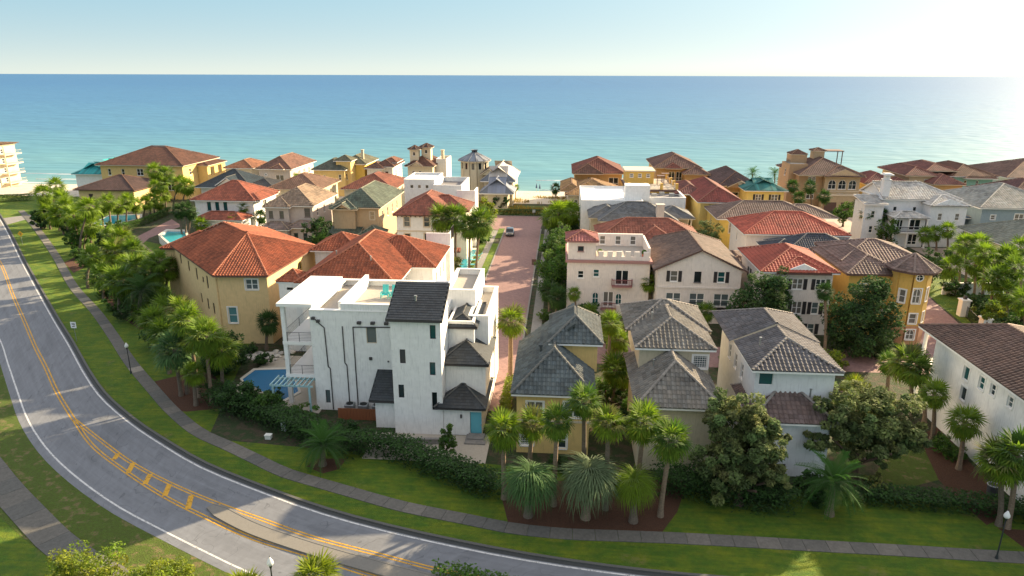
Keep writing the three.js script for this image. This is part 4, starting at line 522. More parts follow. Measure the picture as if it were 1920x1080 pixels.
{ // mid left: tan house with green roof
  const h = new House('green_tile_house', 'tan house with sage-green tile roof and porch gable', -40, 138);
  h.block(-44.8, -35.6, 130.6, 150, 0, 9.2, W.tan, { F: [['a', 3.2, 6.3, 1.5, 2.4, 2, cc], ['w', 7.9, 7.0, 0.9, 1.6, 2, cc], ['w', 1.5, 2.6, 0.9, 1.6, 2, cc], ['w', 3.4, 2.6, 0.9, 1.6, 2, cc], ['w', 5.4, 2.6, 0.9, 1.6, 2, cc], ['d', 8, 0, 1.2, 2.4]], R: [['w', 3, 6.5, 0.9, 1.8], ['w', 7, 6.5, 0.9, 1.8], ['w', 11, 6.5, 0.9, 1.8], ['w', 15, 6.5, 0.9, 1.8]] });
  h.hip(-45.3, -35.0, 130, 150.6, 9.5, 0.56, T_GREEN, { fas: trimC }); h.hip(-45.0, -39.4, 129.0, 140, 9.3, 0.5, T_GREEN, { fas: trimC }); h.block(-44.2, -40, 129.5, 131, 0, 9.1, W.tan);
  h.hip(-43.9, -40.6, 128.7, 134, 9.4, 0.6, T_GREEN, { gableF: true, gmat: W.tan, rake: trimC, noslab: true });
  h.shed(-45.6, -38.8, 127.6, 130.55, 4.8, 5.6, T_GREEN, { fas: trimC }); h.block(-45, -39.4, 128.6, 130.5, 0, 4.7, W.tan, { F: [['w', 1, 2.2, 0.9, 1.5, 2, cs], ['w', 2.9, 2.2, 0.9, 1.5, 2, cs], ['w', 4.7, 2.2, 0.9, 1.5, 2, cs]] }); h.hip(-39.0, -34.2, 126.8, 132, 4.7, 0.6, T_GREEN, { fas: trimC }); h.column(-38.4, 127.3, 0, 4.5, 0.18, trimC); h.column(-34.8, 127.3, 0, 4.5, 0.18, trimC);
}
{ // mid left: mauve house with beige roof
  const h = new House('mauve_house', 'pale mauve house with sand-coloured tile roof and grey shuttered windows', -54.5, 141), S = { shut: null };
  h.block(-59.0, -50, 134, 148, 0, 8.9, W.mauve, { F: [['w', 1.2, 6.6, 1.0, 1.6, 2, { frame: shutterG }], ['w', 3.6, 6.6, 0.9, 1.6, 2, { frame: shutterG }], ['w', 7.9, 6.6, 1.2, 1.8, 2, { frame: shutterG }], ['w', 7.2, 2.6, 1, 1.6, 3, { frame: shutterG }]], R: [['w', 3, 6.4, 0.9, 1.6], ['w', 7, 6.4, 0.9, 1.6]] });
  const sp = { ...T_SAND }; h.hip(-59.6, -49.4, 133.4, 148.6, 9.0, 0.56, sp, { fas: trimW }); h.hip(-59.8, -54, 132.6, 140, 8.8, 0.5, sp, { fas: trimW }); h.block(-59.4, -54.6, 133.2, 134.5, 0, 8.6, W.mauve, { F: [['w', 1.1, 6.4, 0.9, 1.5, 2, { frame: shutterG }], ['w', 3.3, 6.4, 0.9, 1.5, 2, { frame: shutterG }]] });
  h.hip(-60.2, -53.4, 129.6, 134.2, 4.9, 0.5, { ...sp, col: [0.19, 0.14, 0.115] }, { fas: trimW }); h.block(-59.6, -54, 130.2, 134, 0, 4.7, W.mauve, { F: [['w', 1.2, 2.2, 0.9, 1.6, 2, { frame: shutterG }], ['w', 3.7, 2.2, 0.9, 1.6, 2, { frame: shutterG }]] });
  h.hip(-54.4, -48.6, 130.8, 135, 5.1, 0.5, { ...sp, col: [0.19, 0.14, 0.115] }, { fas: trimW }); h.block(-53.8, -49.2, 131.4, 134, 0, 4.9, W.mauve, { F: [['w', 1, 2.3, 0.9, 1.6, 3, { frame: shutterG }], ['w', 2.9, 2.3, 0.9, 1.6, 3, { frame: shutterG }]] });
}
{ // mid left: white house with orange roof and three dark windows
  const h = new House('white_orange_house', 'white house with orange-red roof and three dark teal windows near the cul-de-sac', -76, 156);
  h.block(-82.8, -69.2, 149.5, 162, 0, 6.9, W.white, { F: [['f', 3.2, 4.6, 0.9, 1.9, 1, { frame: shutterT }], ['f', 5.1, 4.6, 0.9, 1.9, 1, { frame: shutterT }], ['f', 7.0, 4.6, 0.9, 1.9, 1, { frame: shutterT }]], R: [['F', 6, 4, 1.8, 2.2, 0], ['w', 9, 4, 0.9, 1.5]] });
  const sp = { ...T_RUST, ...far, col: [0.26, 0.072, 0.038] }; h.hip(-83.6, -68.4, 148.8, 162.8, 7.0, 0.5, sp, { fas: trimW }); h.hip(-72.5, -67.6, 149.5, 160, 7.0, 0.48, sp, { fas: trimW });
  h.block(-80, -70, 144.5, 149.4, 0, 3.4, W.white); h.hip(-81, -69.4, 143.8, 150, 3.6, 0.42, sp, { fas: trimW });
}
{ // dark roofed house
  const h = new House('dark_gable_house', 'low house with steep blue-black roof left of the beachfront row', -85, 174);
  h.block(-91, -78.5, 168, 180, 0, 6.8, W.warmwhite); h.hip(-92, -77.4, 167, 181, 7.0, 0.52, T_NIGHT, { fas: trimW }); h.hip(-86.5, -80.5, 166.5, 178, 7.6, 0.66, T_NIGHT, { gableF: true, gmat: W.warmwhite, rake: trimW, noslab: true }); h.hip(-80.5, -72, 168, 178, 6.8, 0.42, { ...T_NIGHT, col: [0.045, 0.045, 0.042] }, { fas: trimW });
}
{ const h = new House('brown_roof_house', 'low house with brown and tan hip roof behind a single palm', -66, 174); h.block(-72.8, -60.4, 167, 182, 0, 6.6, W.cream, { R: [['w', 4, 4.4, 0.9, 1.4], ['w', 9, 4.4, 0.9, 1.4]] }); h.hip(-73.6, -59.6, 166.4, 182.6, 6.9, 0.42, { ...T_TAN, col: [0.17, 0.095, 0.06] }, { fas: trimC }); }
{ const h = new House('rust_roof_house', 'house with broad rust-orange hip roof behind the green-roofed house', -48, 174); h.block(-54, -42, 167.4, 184, 0, 6.8, W.cream, { R: [['w', 4, 4.4, 0.9, 1.4], ['w', 9, 4.4, 0.9, 1.4]] }); h.hip(-54.8, -41.2, 166.8, 184.8, 7.1, 0.42, { ...T_BRICK, col: [0.22, 0.070, 0.038] }, { fas: trimC }); }
{ // white cubic house
  const h = new House('cubic_house', 'white flat-roofed cubic house behind the tall white villa', -30, 163);
  h.block(-37.2, -30, 160, 172, 0, 10.6, W.cool, { F: [['f', 1.8, 8.6, 0.75, 0.8, 3], ['f', 3.6, 8.6, 0.75, 0.8, 2], ['f', 5.4, 8.6, 0.75, 0.8, 3]] }); h.flat(-37.2, -30, 160, 172, 10.2, trimW); h.coping(-37.2, -30, 160, 172, 10.6);
  h.block(-29.98, -23.4, 158.4, 172, 0, 9.6, W.cool); h.flat(-29.98, -23.4, 158.4, 172, 8.6, M([0.16, 0.15, 0.15])); h.coping(-29.98, -23.4, 158.4, 172, 9.6, W.cool); h.block(-24, -19.6, 150, 158.3, 0, 7.2, W.white); h.flat(-24, -19.6, 150, 158.3, 6.6); h.coping(-24, -19.6, 150, 158.3, 7.2);
}
// beachfront, left
{ const h = new House('condominium', 'pale yellow beachside condominium block cut by the left edge', -185, 207, 'building'); const rows = []; for (let i = 0; i < 4; i++) for (const a of [6, 14, 22, 26]) rows.push(['t', a, 1.6 + i * 2.9, 1.7, 1.5, 3, cs]); const rr = []; for (let i = 0; i < 4; i++) for (const a of [2.2, 5.2, 8.4]) rr.push(['w', a, 1.6 + i * 2.9, 1.0, 1.5, 3, cs]); h.block(-203, -173, 196, 210, 0, 12.8, W.cream, { F: rows, R: rr }); h.box('cornice', -203.4, -172.6, 12.8, 13.2, 195.6, 210.4, trimC); h.hip(-204, -172, 195, 211, 13.2, 0.1, T_TAN, { noslab: true }); for (let i = 0; i < 4; i++) { h.box('balcony_floor', -172.98, -171, 1.2 + i * 2.9, 1.45 + i * 2.9, 203, 210, trimC); h.rail(-171.1, 203, -171.1, 210, 1.45 + i * 2.9, 1.0, trimC, 0.3); } h.column(-171.3, 203.3, 0, 12.7, 0.2, trimC); }
{ const h = new House('teal_roof_house', 'white house with bright teal metal roof by the beach at left', -143, 199); h.block(-142, -132.5, 193, 204, 0, 6.0, W.white); h.hip(-142.8, -131.6, 192.2, 205, 6.2, 0.5, T_TEALM); h.hip(-137.5, -130.2, 194, 207, 6.8, 0.62, T_TEALM); }
{ // large yellow beach house
  const h = new House('yellow_mansion', 'large yellow beach mansion with brown hip roof at left behind palms', -118, 198);
  h.block(-130.5, -106.5, 188, 208, 0, 9.3, W.yellow, { F: [['w', 2.5, 6.6, 0.9, 1.8, 0], ['w', 6.5, 6.6, 0.9, 1.8, 0], ['t', 11.5, 6.6, 1.9, 1.9, 0], ['t', 18, 6.6, 1.9, 1.9, 0], ['t', 20, 2.5, 1.9, 2, 0]], R: [['w', 4, 6.4, 1.0, 1.9, 0], ['t', 9, 6.4, 1.9, 1.9, 3], ['t', 14, 6.4, 1.9, 1.9, 3], ['w', 4, 2.4, 1.0, 1.9, 0], ['w', 9, 2.4, 1.0, 1.9, 0]] });
  h.hip(-131.3, -105.7, 187.2, 208.8, 9.6, 0.40, T_BROWN, { fas: trimC }); h.hip(-132.5, -117, 188.5, 207, 9.4, 0.36, T_BROWN, { fas: trimC });
  h.block(-126.5, -111.5, 172, 186, 0, 4.9, W.straw, { F: [['w', 3.2, 2.3, 1.25, 1.7, 0, { frame: trimD }], ['w', 8.0, 2.3, 1.25, 1.7, 0, { frame: trimD }], ['w', 12.5, 2.3, 1.25, 1.7, 0, { frame: trimD }]] }); h.hip(-127.4, -110.6, 171, 187, 5.2, 0.36, { ...T_BROWN, col: [0.075, 0.042, 0.034] }, { fas: trimBr });
  h.block(-106.4, -103.5, 196, 207, 0, 8.6, W.yellow, { R: [['v', 3, 5.4, 2.4, 2.6], ['v', 7.6, 5.4, 2.4, 2.6]] }); h.hip(-107, -102.9, 195.5, 207.5, 8.7, 0.3, T_BROWN, { fas: trimC });
}
{ const h = new House('hip_roof_house', 'cream house with brown hip roof and balcony doors on the beachfront', -82.5, 203); h.block(-87.6, -78.4, 195, 214, 0, 7.8, W.mauve, { F: [['o', 2.0, 6.0, 0.7, 0.7, 0], ['F', 6, 3.7, 2.4, 2.6, 0]], R: [['t', 3, 5, 1.6, 1.8, 2], ['t', 7, 5, 1.6, 1.8, 2], ['t', 11, 5, 1.6, 1.8, 2], ['t', 15, 5, 1.6, 1.8, 2]] }); h.hip(-88.4, -77.6, 194.4, 215, 8.1, 0.56, { ...T_TAN, col: [0.165, 0.082, 0.055] }, { fas: trimW }); h.hip(-84, -79.6, 193.4, 199, 8.2, 0.5, { ...T_TAN, col: [0.165, 0.082, 0.055] }, { fas: trimW }); }
{ const h = new House('orange_gable_house', 'small orange roof showing above the blue-black roof', -95, 204); h.block(-99, -91, 198, 210, 0, 7.6, W.cream); h.hip(-99.6, -90.4, 197.4, 210.6, 7.8, 0.42, { ...T_TAN, col: [0.26, 0.11, 0.055] }); }
{ const h = new House('yellow_beach_house', 'golden yellow beach house with olive-grey roofs and corner tower', -66, 204); h.block(-71.6, -62.6, 195.4, 207, 0, 7.8, W.yellow, { F: [['w', 3, 4.8, 0.8, 1.6, 2], ['w', 7.6, 4.8, 0.8, 1.8, 0]] }); h.hip(-72.2, -62, 194.8, 207.6, 8.0, 0.5, { ...T_MOSS, col: [0.085, 0.088, 0.062] }, { fas: trimW }); h.block(-65.4, -61.2, 197, 201.4, 0, 10.3, W.yellow, { F: [['w', 1, 7.9, 0.7, 1.3, 0], ['w', 2.8, 4.9, 0.7, 1.7, 0]] }); h.hip(-66, -60.6, 196.4, 202, 10.4, 0.5, T_MOSS, { fas: trimW }); h.block(-62, -58.4, 201.5, 214, 0, 8.6, W.bright, { R: [['t', 3, 5, 1.4, 1.7, 0], ['t', 8, 5, 1.4, 1.7, 0]] }); h.hip(-66, -57.6, 200.6, 215, 9.0, 0.5, T_MOSS, { fas: trimW }); h.chimney(-59.8, 205, 9, 12.6, 0.7, W.beige); }
{ const h = new House('cross_gable_house', 'cream house with cross-hipped brown roof beside the yellow beach house', -53, 206); h.block(-57.4, -50.2, 202, 214, 0, 8.0, W.warmwhite, { F: [['t', 1.8, 4.8, 1.5, 1.5, 0], ['f', 5.4, 5.3, 1.0, 1.5, 0]], R: [['t', 4, 5, 1.6, 1.8, 0], ['t', 9, 5, 1.6, 1.8, 2]] }); h.hip(-56, -49.4, 201.2, 215, 8.3, 0.5, T_BROWN, { fas: trimW }); h.hip(-58.2, -52.2, 199.8, 208, 7.9, 0.5, { ...T_BROWN, col: [0.165, 0.085, 0.055] }, { fas: trimW }); h.block(-57.4, -53, 200.4, 202, 0, 7.7, W.warmwhite); h.hip(-53.8, -49.2, 204, 212, 9.2, 0.5, { ...T_BROWN, col: [0.20, 0.085, 0.05] }); }
{ const h = new House('lookout_house', 'cream house with two small hipped lookout towers above brown roofs', -39.5, 198); h.block(-43.4, -36.4, 192, 206, 0, 9.6, W.cream, { F: [['a', 1.6, 7, 0.8, 1.5, 0], ['a', 3.4, 7, 0.8, 1.5, 0], ['w', 5.4, 6.6, 0.8, 1.5, 0]] }); h.hip(-44.2, -35.8, 191.2, 206.6, 9.8, 0.55, T_BROWN, { fas: trimC }); h.hip(-43, -38.8, 190.8, 197, 9.9, 0.5, { ...T_BROWN, col: [0.09, 0.055, 0.04] }, { gableF: true, gmat: W.cream, rake: trimC, noslab: true }); h.block(-43, -40.6, 193.5, 196, 9.6, 14.2, W.cream, { F: [['f', 1.2, 12.4, 0.7, 1.0, 0]] }); h.cone(-41.8, 194.8, 2.1, 8, 14.2, 0.9, { ...T_BROWN, col: [0.07, 0.045, 0.036] }, trimC); h.block(-40.2, -37.6, 196, 198.6, 9.6, 14.6, W.cream, { F: [['f', 1.3, 12.8, 0.7, 1.0, 0]] }); h.cone(-38.9, 197.3, 2.2, 8, 14.6, 0.9, { ...T_BROWN, col: [0.07, 0.045, 0.036] }, trimC); h.chimney(-35.4, 203, 6, 13, 0.8, W.cream); h.block(-36.3, -33.4, 197, 206, 0, 11.2, W.warmwhite); }
{ // beige round-tower house at the street end
  const h = new House('round_tower_house', 'beige house with grey metal roofs and round windowed tower at the street end', -22, 188);
  const P = h.turretPoly(-24.8, 193.6, 3.9, 12); const ws = {}; for (const i of [0, 1, 2, 3, 9, 10, 11]) ws[i] = [['f', 1.0, 9.2, 0.75, 1.7, 0, dk]]; h.prism(P, 0, 11.4, W.beige, ws, 'turret_wall'); h.cone(-24.8, 193.6, 4.7, 12, 11.5, 2.3, T_SEAM, trimC);
  h.block(-21.4, -13.6, 186, 206, 0, 6.6, W.beige); h.hip(-22.4, -12.8, 185.2, 207, 6.8, 0.72, { ...T_SEAM, col: [0.42, 0.38, 0.33] }, { fas: trimW }); h.block(-20.4, -14.4, 178.6, 187, 0, 4.6, W.beige, { R: [['w', 3, 2, 0.9, 1.5]] }); h.hip(-21.8, -12.6, 177.4, 188, 4.8, 0.72, { ...T_SEAM, col: [0.19, 0.215, 0.27] }, { fas: trimW }); h.hip(-22.6, -18, 188, 195, 8.2, 0.7, { ...T_BROWN, col: [0.06, 0.045, 0.04] }, { gableF: true, gmat: W.beige, rake: trimC, noslab: true });
}
// beachfront and blocks, right of the street
{ const h = new House('brown_beach_house', 'ochre house with two-tier brown roof nearest the street end on the right', 9, 195); h.block(3, 15.6, 188, 205, 0, 8.8, W.ochre, { F: [['f', 4, 6.6, 1.0, 1.2, 0], ['F', 10.4, 5.6, 2.6, 2.2, 0]], R: [['v', 4, 5.4, 2, 2.4], ['v', 9, 5.4, 2, 2.4]] }); h.hip(2.2, 16.4, 187.2, 206, 9.0, 0.46, T_BRICK, { fas: trimC }); h.hip(2.4, 10.6, 186.2, 196, 9.0, 0.5, T_BROWN, { fas: trimC }); h.rail(10.4, 187.6, 15.4, 187.6, 5.2, 1.0, trimD, 0.3); h.box('balcony_floor', 10.2, 15.6, 5.0, 5.2, 187.3, 187.99, trimC); }
{ const h = new House('tan_roof_house', 'cream house with golden tan hip roofs beside the brick street end', 7, 176); h.block(1.2, 13.4, 170, 184, 0, 5.9, W.cream, { F: [['w', 2, 3.4, 0.9, 1.4, 2], ['w', 6.4, 3.4, 0.9, 1.4, 2]], L: [['w', 4, 3.4, 0.9, 1.4]] }); h.hip(0.4, 14.2, 169, 185, 6.1, 0.42, { ...T_TAN, col: [0.27, 0.155, 0.06] }, { fas: trimC }); h.hip(-0.8, 5, 172, 188, 6.6, 0.5, { ...T_TAN, col: [0.27, 0.155, 0.06] }, { fas: trimC }); h.hip(4, 10, 168.4, 175, 6.0, 0.4, { ...T_TAN, col: [0.27, 0.155, 0.06] }, { gableF: true, gmat: W.cream, rake: trimC, noslab: true }); }
{ const h = new House('roof_deck_house', 'golden house with balustraded roof deck and square roof pavilion', 20.5, 168); h.block(15, 26.6, 163, 181, 0, 8.2, W.gold, { F: [['w', 4, 5.6, 0.9, 1.5, 0], ['w', 8, 5.6, 0.9, 1.5, 0]] }); h.box('cornice', 14.7, 26.9, 8.2, 8.6, 162.7, 181.3, trimBr); h.box('roof_deck', 15, 26.6, 8.6, 8.65, 163, 181, terrace); h.block(15.2, 22, 172, 179, 8.66, 11.6, W.gold, { F: [['w', 1.4, 10.2, 0.9, 0.9, 2], ['w', 3.4, 10.2, 0.9, 0.9, 2], ['w', 5.4, 10.2, 0.9, 0.9, 2]] }); h.box('pavilion_roof', 14.9, 22.3, 11.6, 11.9, 171.7, 179.3, trimC); for (const [x, v] of [[15.3, 163.3], [19, 163.3], [22.8, 163.3], [26.3, 163.3], [26.3, 168], [26.3, 173], [26.3, 180]]) h.pier(x, v, 8.6, 10.1, 0.6, W.gold); h.rail(15.6, 163.3, 26, 163.3, 8.65, 0.9, trimC, 0.3, 0.04); h.rail(26.3, 163.6, 26.3, 179.6, 8.65, 0.9, trimC, 0.3, 0.04); for (const [x, v] of [[23.4, 170], [25, 174]]) h.part('roof_pergola', [bx(x - 0.9, x + 0.9, 10.9, 11.0, v - 0.9, v + 0.9), bx(x - 0.8, x - 0.7, 8.65, 10.9, v - 0.8, v - 0.7), bx(x + 0.7, x + 0.8, 8.65, 10.9, v - 0.8, v - 0.7), bx(x - 0.8, x - 0.7, 8.65, 10.9, v + 0.7, v + 0.8), bx(x + 0.7, x + 0.8, 8.65, 10.9, v + 0.7, v + 0.8)], trimBr); }
{ const h = new House('bay_house', 'ochre beachfront house with mauve-brown roof and small front gable', 31, 203); h.block(25.4, 36.6, 194, 212, 0, 9.8, W.ochre, { F: [['F', 4.2, 6.4, 1.6, 2.4, 0], ['F', 6.2, 6.4, 1.6, 2.4, 0]] }); h.hip(24.6, 37.6, 193.2, 213, 10.0, 0.44, { ...T_BROWN, col: [0.14, 0.072, 0.052] }, { fas: trimC }); h.hip(27.6, 32, 191.6, 199, 10.0, 0.5, T_BRICK, { fas: trimC }); h.block(32.6, 38.6, 190, 200, 0, 8.6, W.ochre); h.hip(32, 39.2, 189.4, 200.6, 8.8, 0.45, { ...T_BROWN, col: [0.14, 0.072, 0.052] }, { fas: trimC }); h.rail(26, 192.6, 33, 192.6, 6.2, 1.0, trimD, 0.3); h.box('balcony_floor', 25.6, 33.2, 6.0, 6.2, 192.2, 193.98, trimC); }
{ const h = new House('red_roof_yellow_house', 'yellow house with dark red hip roof behind the white modern block', 33.5, 163); h.block(29.6, 38, 151, 175, 0, 7.8, W.lemon, { F: [['w', 3, 5, 1.0, 1.6, 2], ['w', 6.4, 5, 1.0, 1.6, 2]] }); h.hip(28.8, 38.8, 150.2, 176, 8.1, 0.52, { ...T_BRICK, col: [0.19, 0.045, 0.032] }, { fas: trimW }); h.hip(25.5, 33, 160, 174, 8.2, 0.45, { ...T_BRICK, col: [0.14, 0.05, 0.04] }, { fas: trimW }); }
{ const h = new House('dark_hip_house', 'adobe house with dark chocolate hip roof and front gable near the sea', 43.5, 186); h.block(39.4, 47.6, 176, 196, 0, 7.8, W.adobe, { F: [['t', 4.2, 4.6, 3.2, 1.7, 0]] }); h.hip(38.4, 48.6, 175, 197, 8.0, 0.55, { ...T_BROWN, col: [0.085, 0.05, 0.043] }, { fas: trimC }); h.hip(40.4, 46.6, 174.4, 184, 7.8, 0.5, { ...T_BROWN, col: [0.085, 0.05, 0.043] }, { gableF: true, gmat: W.adobe, rake: trimC, noslab: true }); h.part('gable_vent', new THREE.CylinderGeometry(0.5, 0.5, 0.1, 16).rotateX(Math.PI / 2).translate(43.5, 8.7, -174.8), trimC); }
{ const h = new House('green_metal_house', 'lemon-yellow house with green metal hip roof and dark shutters', 48, 172), S = { shut: shutterM }; h.block(43.8, 52.4, 168.6, 178, 0, 7.8, W.lemon, { F: [['t', 2.7, 5.4, 1.4, 1.6, 2, S], ['t', 6.5, 5.4, 1.6, 1.6, 2, S]] }); h.hip(43, 53.2, 167.8, 178.6, 8.0, 0.42, T_GREENM, { fas: trimW }); }
{ // large tan mansion
  const h = new House('tan_mansion', 'large tan beach mansion with arched upper loggia, garages and rooftop pergola', 69, 194);
  h.block(62.4, 68.6, 190, 208, 0, 9.4, W.adobe, { F: [['t', 3.4, 6.4, 2, 2.2, 0], ['t', 3.4, 2.6, 2, 2.2, 0]], L: [['w', 5, 6.6, 1, 2], ['w', 10, 6.6, 1, 2]] });
  h.block(68.6, 77.6, 188.4, 208, 0, 8.8, W.tan, { F: [['a', 2.0, 5.5, 2.0, 2.4, 0], ['a', 4.6, 5.5, 2.0, 2.4, 0], ['a', 7.2, 5.5, 2.0, 2.4, 0], ['t', 4.3, 2.7, 1.7, 1.7, 2], ['o', 1.6, 3.1, 1, 1, 2], ['o', 7.2, 3.1, 1, 1, 2]] });
  h.block(67.8, 77.0, 186.6, 188.3, 0, 4.0, W.tan, { F: [['G', 2.3, 0, 3.2, 2.3], ['G', 6.6, 0, 3.2, 2.3]] }); h.box('balcony_floor', 67.6, 77.4, 4.0, 4.25, 186.4, 188.35, trimC); h.rail(67.8, 186.6, 77.2, 186.6, 4.25, 1.0, trimC, 0.3, 0.05);
  h.hip(61.6, 78.6, 187.6, 209, 9.2, 0.42, { ...T_BROWN, col: [0.12, 0.068, 0.052] }, { fas: trimC }); h.hip(67.8, 78.4, 186.8, 196, 9.0, 0.46, { ...T_BROWN, col: [0.13, 0.075, 0.055] }, { gableF: true, gmat: W.tan, rake: trimC, noslab: true });
  h.block(60.6, 65.4, 193, 200, 0, 11.4, W.adobe, { L: [['w', 3.5, 8, 1, 1.8]] }); h.flat(60.6, 65.4, 193, 200, 11.3); h.block(62, 66.2, 197, 201, 11.2, 13.6, W.adobe); h.cone(64.1, 199, 3.1, 4, 13.6, 1.1, T_BROWN, trimC); h.rail(60.7, 193.1, 60.7, 197, 11.4, 1, trimD, 0.3); h.block(68.6, 71.4, 199, 202, 12, 14.4, W.tan); h.cone(70, 200.5, 2.6, 4, 14.4, 0.7, T_BROWN, trimC);
  h.part('roof_pergola', [bx(71, 76.6, 14.2, 14.45, 199, 203), bx(71.3, 71.5, 10.5, 14.2, 199.2, 199.4), bx(76.2, 76.4, 10.5, 14.2, 199.2, 199.4), bx(76.2, 76.4, 10.5, 14.2, 202.6, 202.8)], trimBr);
}
{ const h = new House('maroon_roof_house', 'yellow house with maroon hip roof right of the tan mansion', 84, 196); h.block(79.8, 88, 190, 202, 0, 6.8, W.lemon, { F: [['a', 5, 4, 1.4, 2, 2]] }); h.hip(79, 88.8, 189, 203, 7.0, 0.46, { ...T_BRICK, col: [0.15, 0.045, 0.036] }, { fas: trimC }); h.hip(84, 92, 186.5, 196, 6.6, 0.45, { ...T_BRICK, col: [0.15, 0.045, 0.036] }, { fas: trimC }); }
{ const h = new House('triple_roof_house', 'tan house under three clustered brown hip roofs near the right shore', 95, 200); h.block(90.6, 100.6, 190, 206, 0, 9.0, W.tan, { F: [['o', 1.8, 7, 0.8, 0.8, 2], ['w', 4.6, 6.4, 1.4, 1.8, 2]] }); h.hip(89.4, 98, 189.4, 207, 9.2, 0.4, { ...T_BRICK, col: [0.15, 0.055, 0.042] }, { fas: trimC }); h.hip(95.6, 104, 192, 208, 10.2, 0.36, { ...T_BRICK, col: [0.15, 0.055, 0.042] }, { fas: trimC }); h.hip(94.4, 102.6, 185, 195, 7.6, 0.5, { ...T_BRICK, col: [0.15, 0.055, 0.042] }, { fas: trimC }); h.block(95, 102, 185.6, 194, 0, 7.4, W.ochre); }
{ const h = new House('aqua_house', 'aqua-green house with brown hip roof near the right shore', 107, 200); h.block(102.8, 112.6, 191.6, 210, 0, 8.8, W.aqua, { F: [['w', 3, 6.4, 0.7, 1.4, 0], ['a', 6, 6.4, 0.7, 1.4, 0]] }); h.hip(101.4, 113.6, 190.8, 211, 9.0, 0.4, T_BROWN, { fas: trimW }); h.hip(104.8, 113, 190, 199, 8.6, 0.4, T_BROWN, { fas: trimW }); }
{ const h = new House('brown_roof_villa', 'white house with wide brown roof and dark tall windows at the far right shore', 128, 200); h.block(116.2, 140, 191, 212, 0, 8.6, W.white, { F: [['s', 3, 5.4, 1.2, 2, 0], ['s', 7, 5.4, 1.2, 2, 0], ['s', 11, 5.4, 1.2, 2, 0], ['s', 15, 5.4, 1.2, 2, 0]], L: [['s', 4, 5.4, 1.2, 2, 0], ['s', 9, 5.4, 1.2, 2, 0]] }); h.hip(115, 141, 190, 213, 8.9, 0.34, { ...T_BROWN, col: [0.15, 0.085, 0.062] }, { fas: trimW }); }
{ const h = new House('plum_roof_house', 'house with plum-brown roof cut by the right edge behind the grey-roofed blue house', 108, 172); h.block(101, 115, 164, 180, 0, 7.4, W.ochre); h.hip(100, 116, 163, 181, 7.6, 0.44, { ...T_BROWN, col: [0.11, 0.048, 0.042] }, { fas: trimC }); }
// middle blocks right of the street
{ const h = new House('white_block_house', 'white flat-roofed modern block with recessed roof terrace right of the street', 15, 158); h.block(3.9, 17, 147.6, 168, 0, 8.6, W.white); h.flat(3.9, 17, 147.6, 168, 8.2, trimW); h.block(17.02, 26.6, 152, 168, 0, 8.6, W.white); h.flat(17.02, 26.6, 152, 168, 7.8, M([0.20, 0.19, 0.19])); h.coping(17.02, 26.6, 152, 168, 8.6, W.white); h.block(13.4, 18.6, 150.5, 154, 8.2, 11.4, W.white); h.box('flat_roof', 13.65, 18.35, 11.2, 11.38, 150.75, 153.75, trimW); for (const [x, v] of [[20, 158], [22, 160], [24, 158.5]]) h.part('roof_unit', bx(x, x + 1.1, 7.8, 8.5, v, v + 1), metalG); }
{ const h = new House('slate_roof_house', 'low beige house with grey slate roof and square chimney', 15, 142); h.block(7.8, 22.4, 136.4, 148, 0, 6.3, W.mauve, { L: [['w', 4, 3.6, 0.9, 1.4]] }); h.hip(7.0, 23.0, 135.6, 147.4, 6.5, 0.5, T_PEWTER, { fas: trimC }); h.block(5.8, 7.78, 140, 148, 0, 6.3, W.beige); h.hip(5.2, 13, 138.8, 148.8, 6.55, 0.46, T_PEWTER, { fas: trimC }); h.chimney(19.2, 137.6, 6.4, 9.6, 1.5, W.mauve); h.block(22.6, 25.6, 141.6, 147, 3.2, 6.3, W.beige); h.hip(18.5, 26.6, 139.4, 148, 6.6, 0.44, T_PEWTER, { fas: trimC }); for (const v of [140, 143.5]) h.column(25.9, v, 0, 6.3, 0.16, trimC); h.box('balcony_floor', 22.5, 26, 3.0, 3.2, 139.8, 147, trimC); h.rail(22.6, 139.9, 26, 139.9, 3.2, 1.0, iron, 0.25); }
{ const h = new House('striped_roof_house', 'yellow house with brown-grey barrel roof between the slate and red roofs', 40, 142); h.block(31, 50.6, 138.2, 150, 0, 6.8, W.bright, { F: [['w', 2.6, 4, 1.1, 2.2, 2, cc]], L: [['w', 4, 4, 0.9, 1.6]] }); h.hip(30.4, 51.2, 137.6, 150.6, 7.0, 0.40, RS([0.155, 0.105, 0.082], { ...mid, cap: [0.26, 0.20, 0.16] }), { fas: trimW }); h.hip(43, 55, 141, 151, 6.9, 0.36, RS([0.155, 0.105, 0.082], { ...mid, cap: [0.26, 0.20, 0.16] }), { fas: trimW }); }
{ const h = new House('bright_red_roof_house', 'white house with wide bright red tile roof in the right middle row', 40, 126); h.block(31.9, 48.4, 120.2, 132, 0, 7.8, W.blush, { F: [['f', 4.6, 4.9, 1.1, 1.5, 3, { frame: trimC }], ['w', 0.8, 2.2, 0.7, 1.4, 3]], L: [['f', 5, 5.2, 0.7, 1.4, 3], ['f', 9, 2.6, 0.7, 1.4, 3]] }); const sp = { ...T_RED, col: [0.36, 0.082, 0.048], cap: [0.42, 0.10, 0.06] }; h.hip(31.2, 49.2, 119.6, 132.8, 8.0, 0.42, sp, { fas: trimW }); }
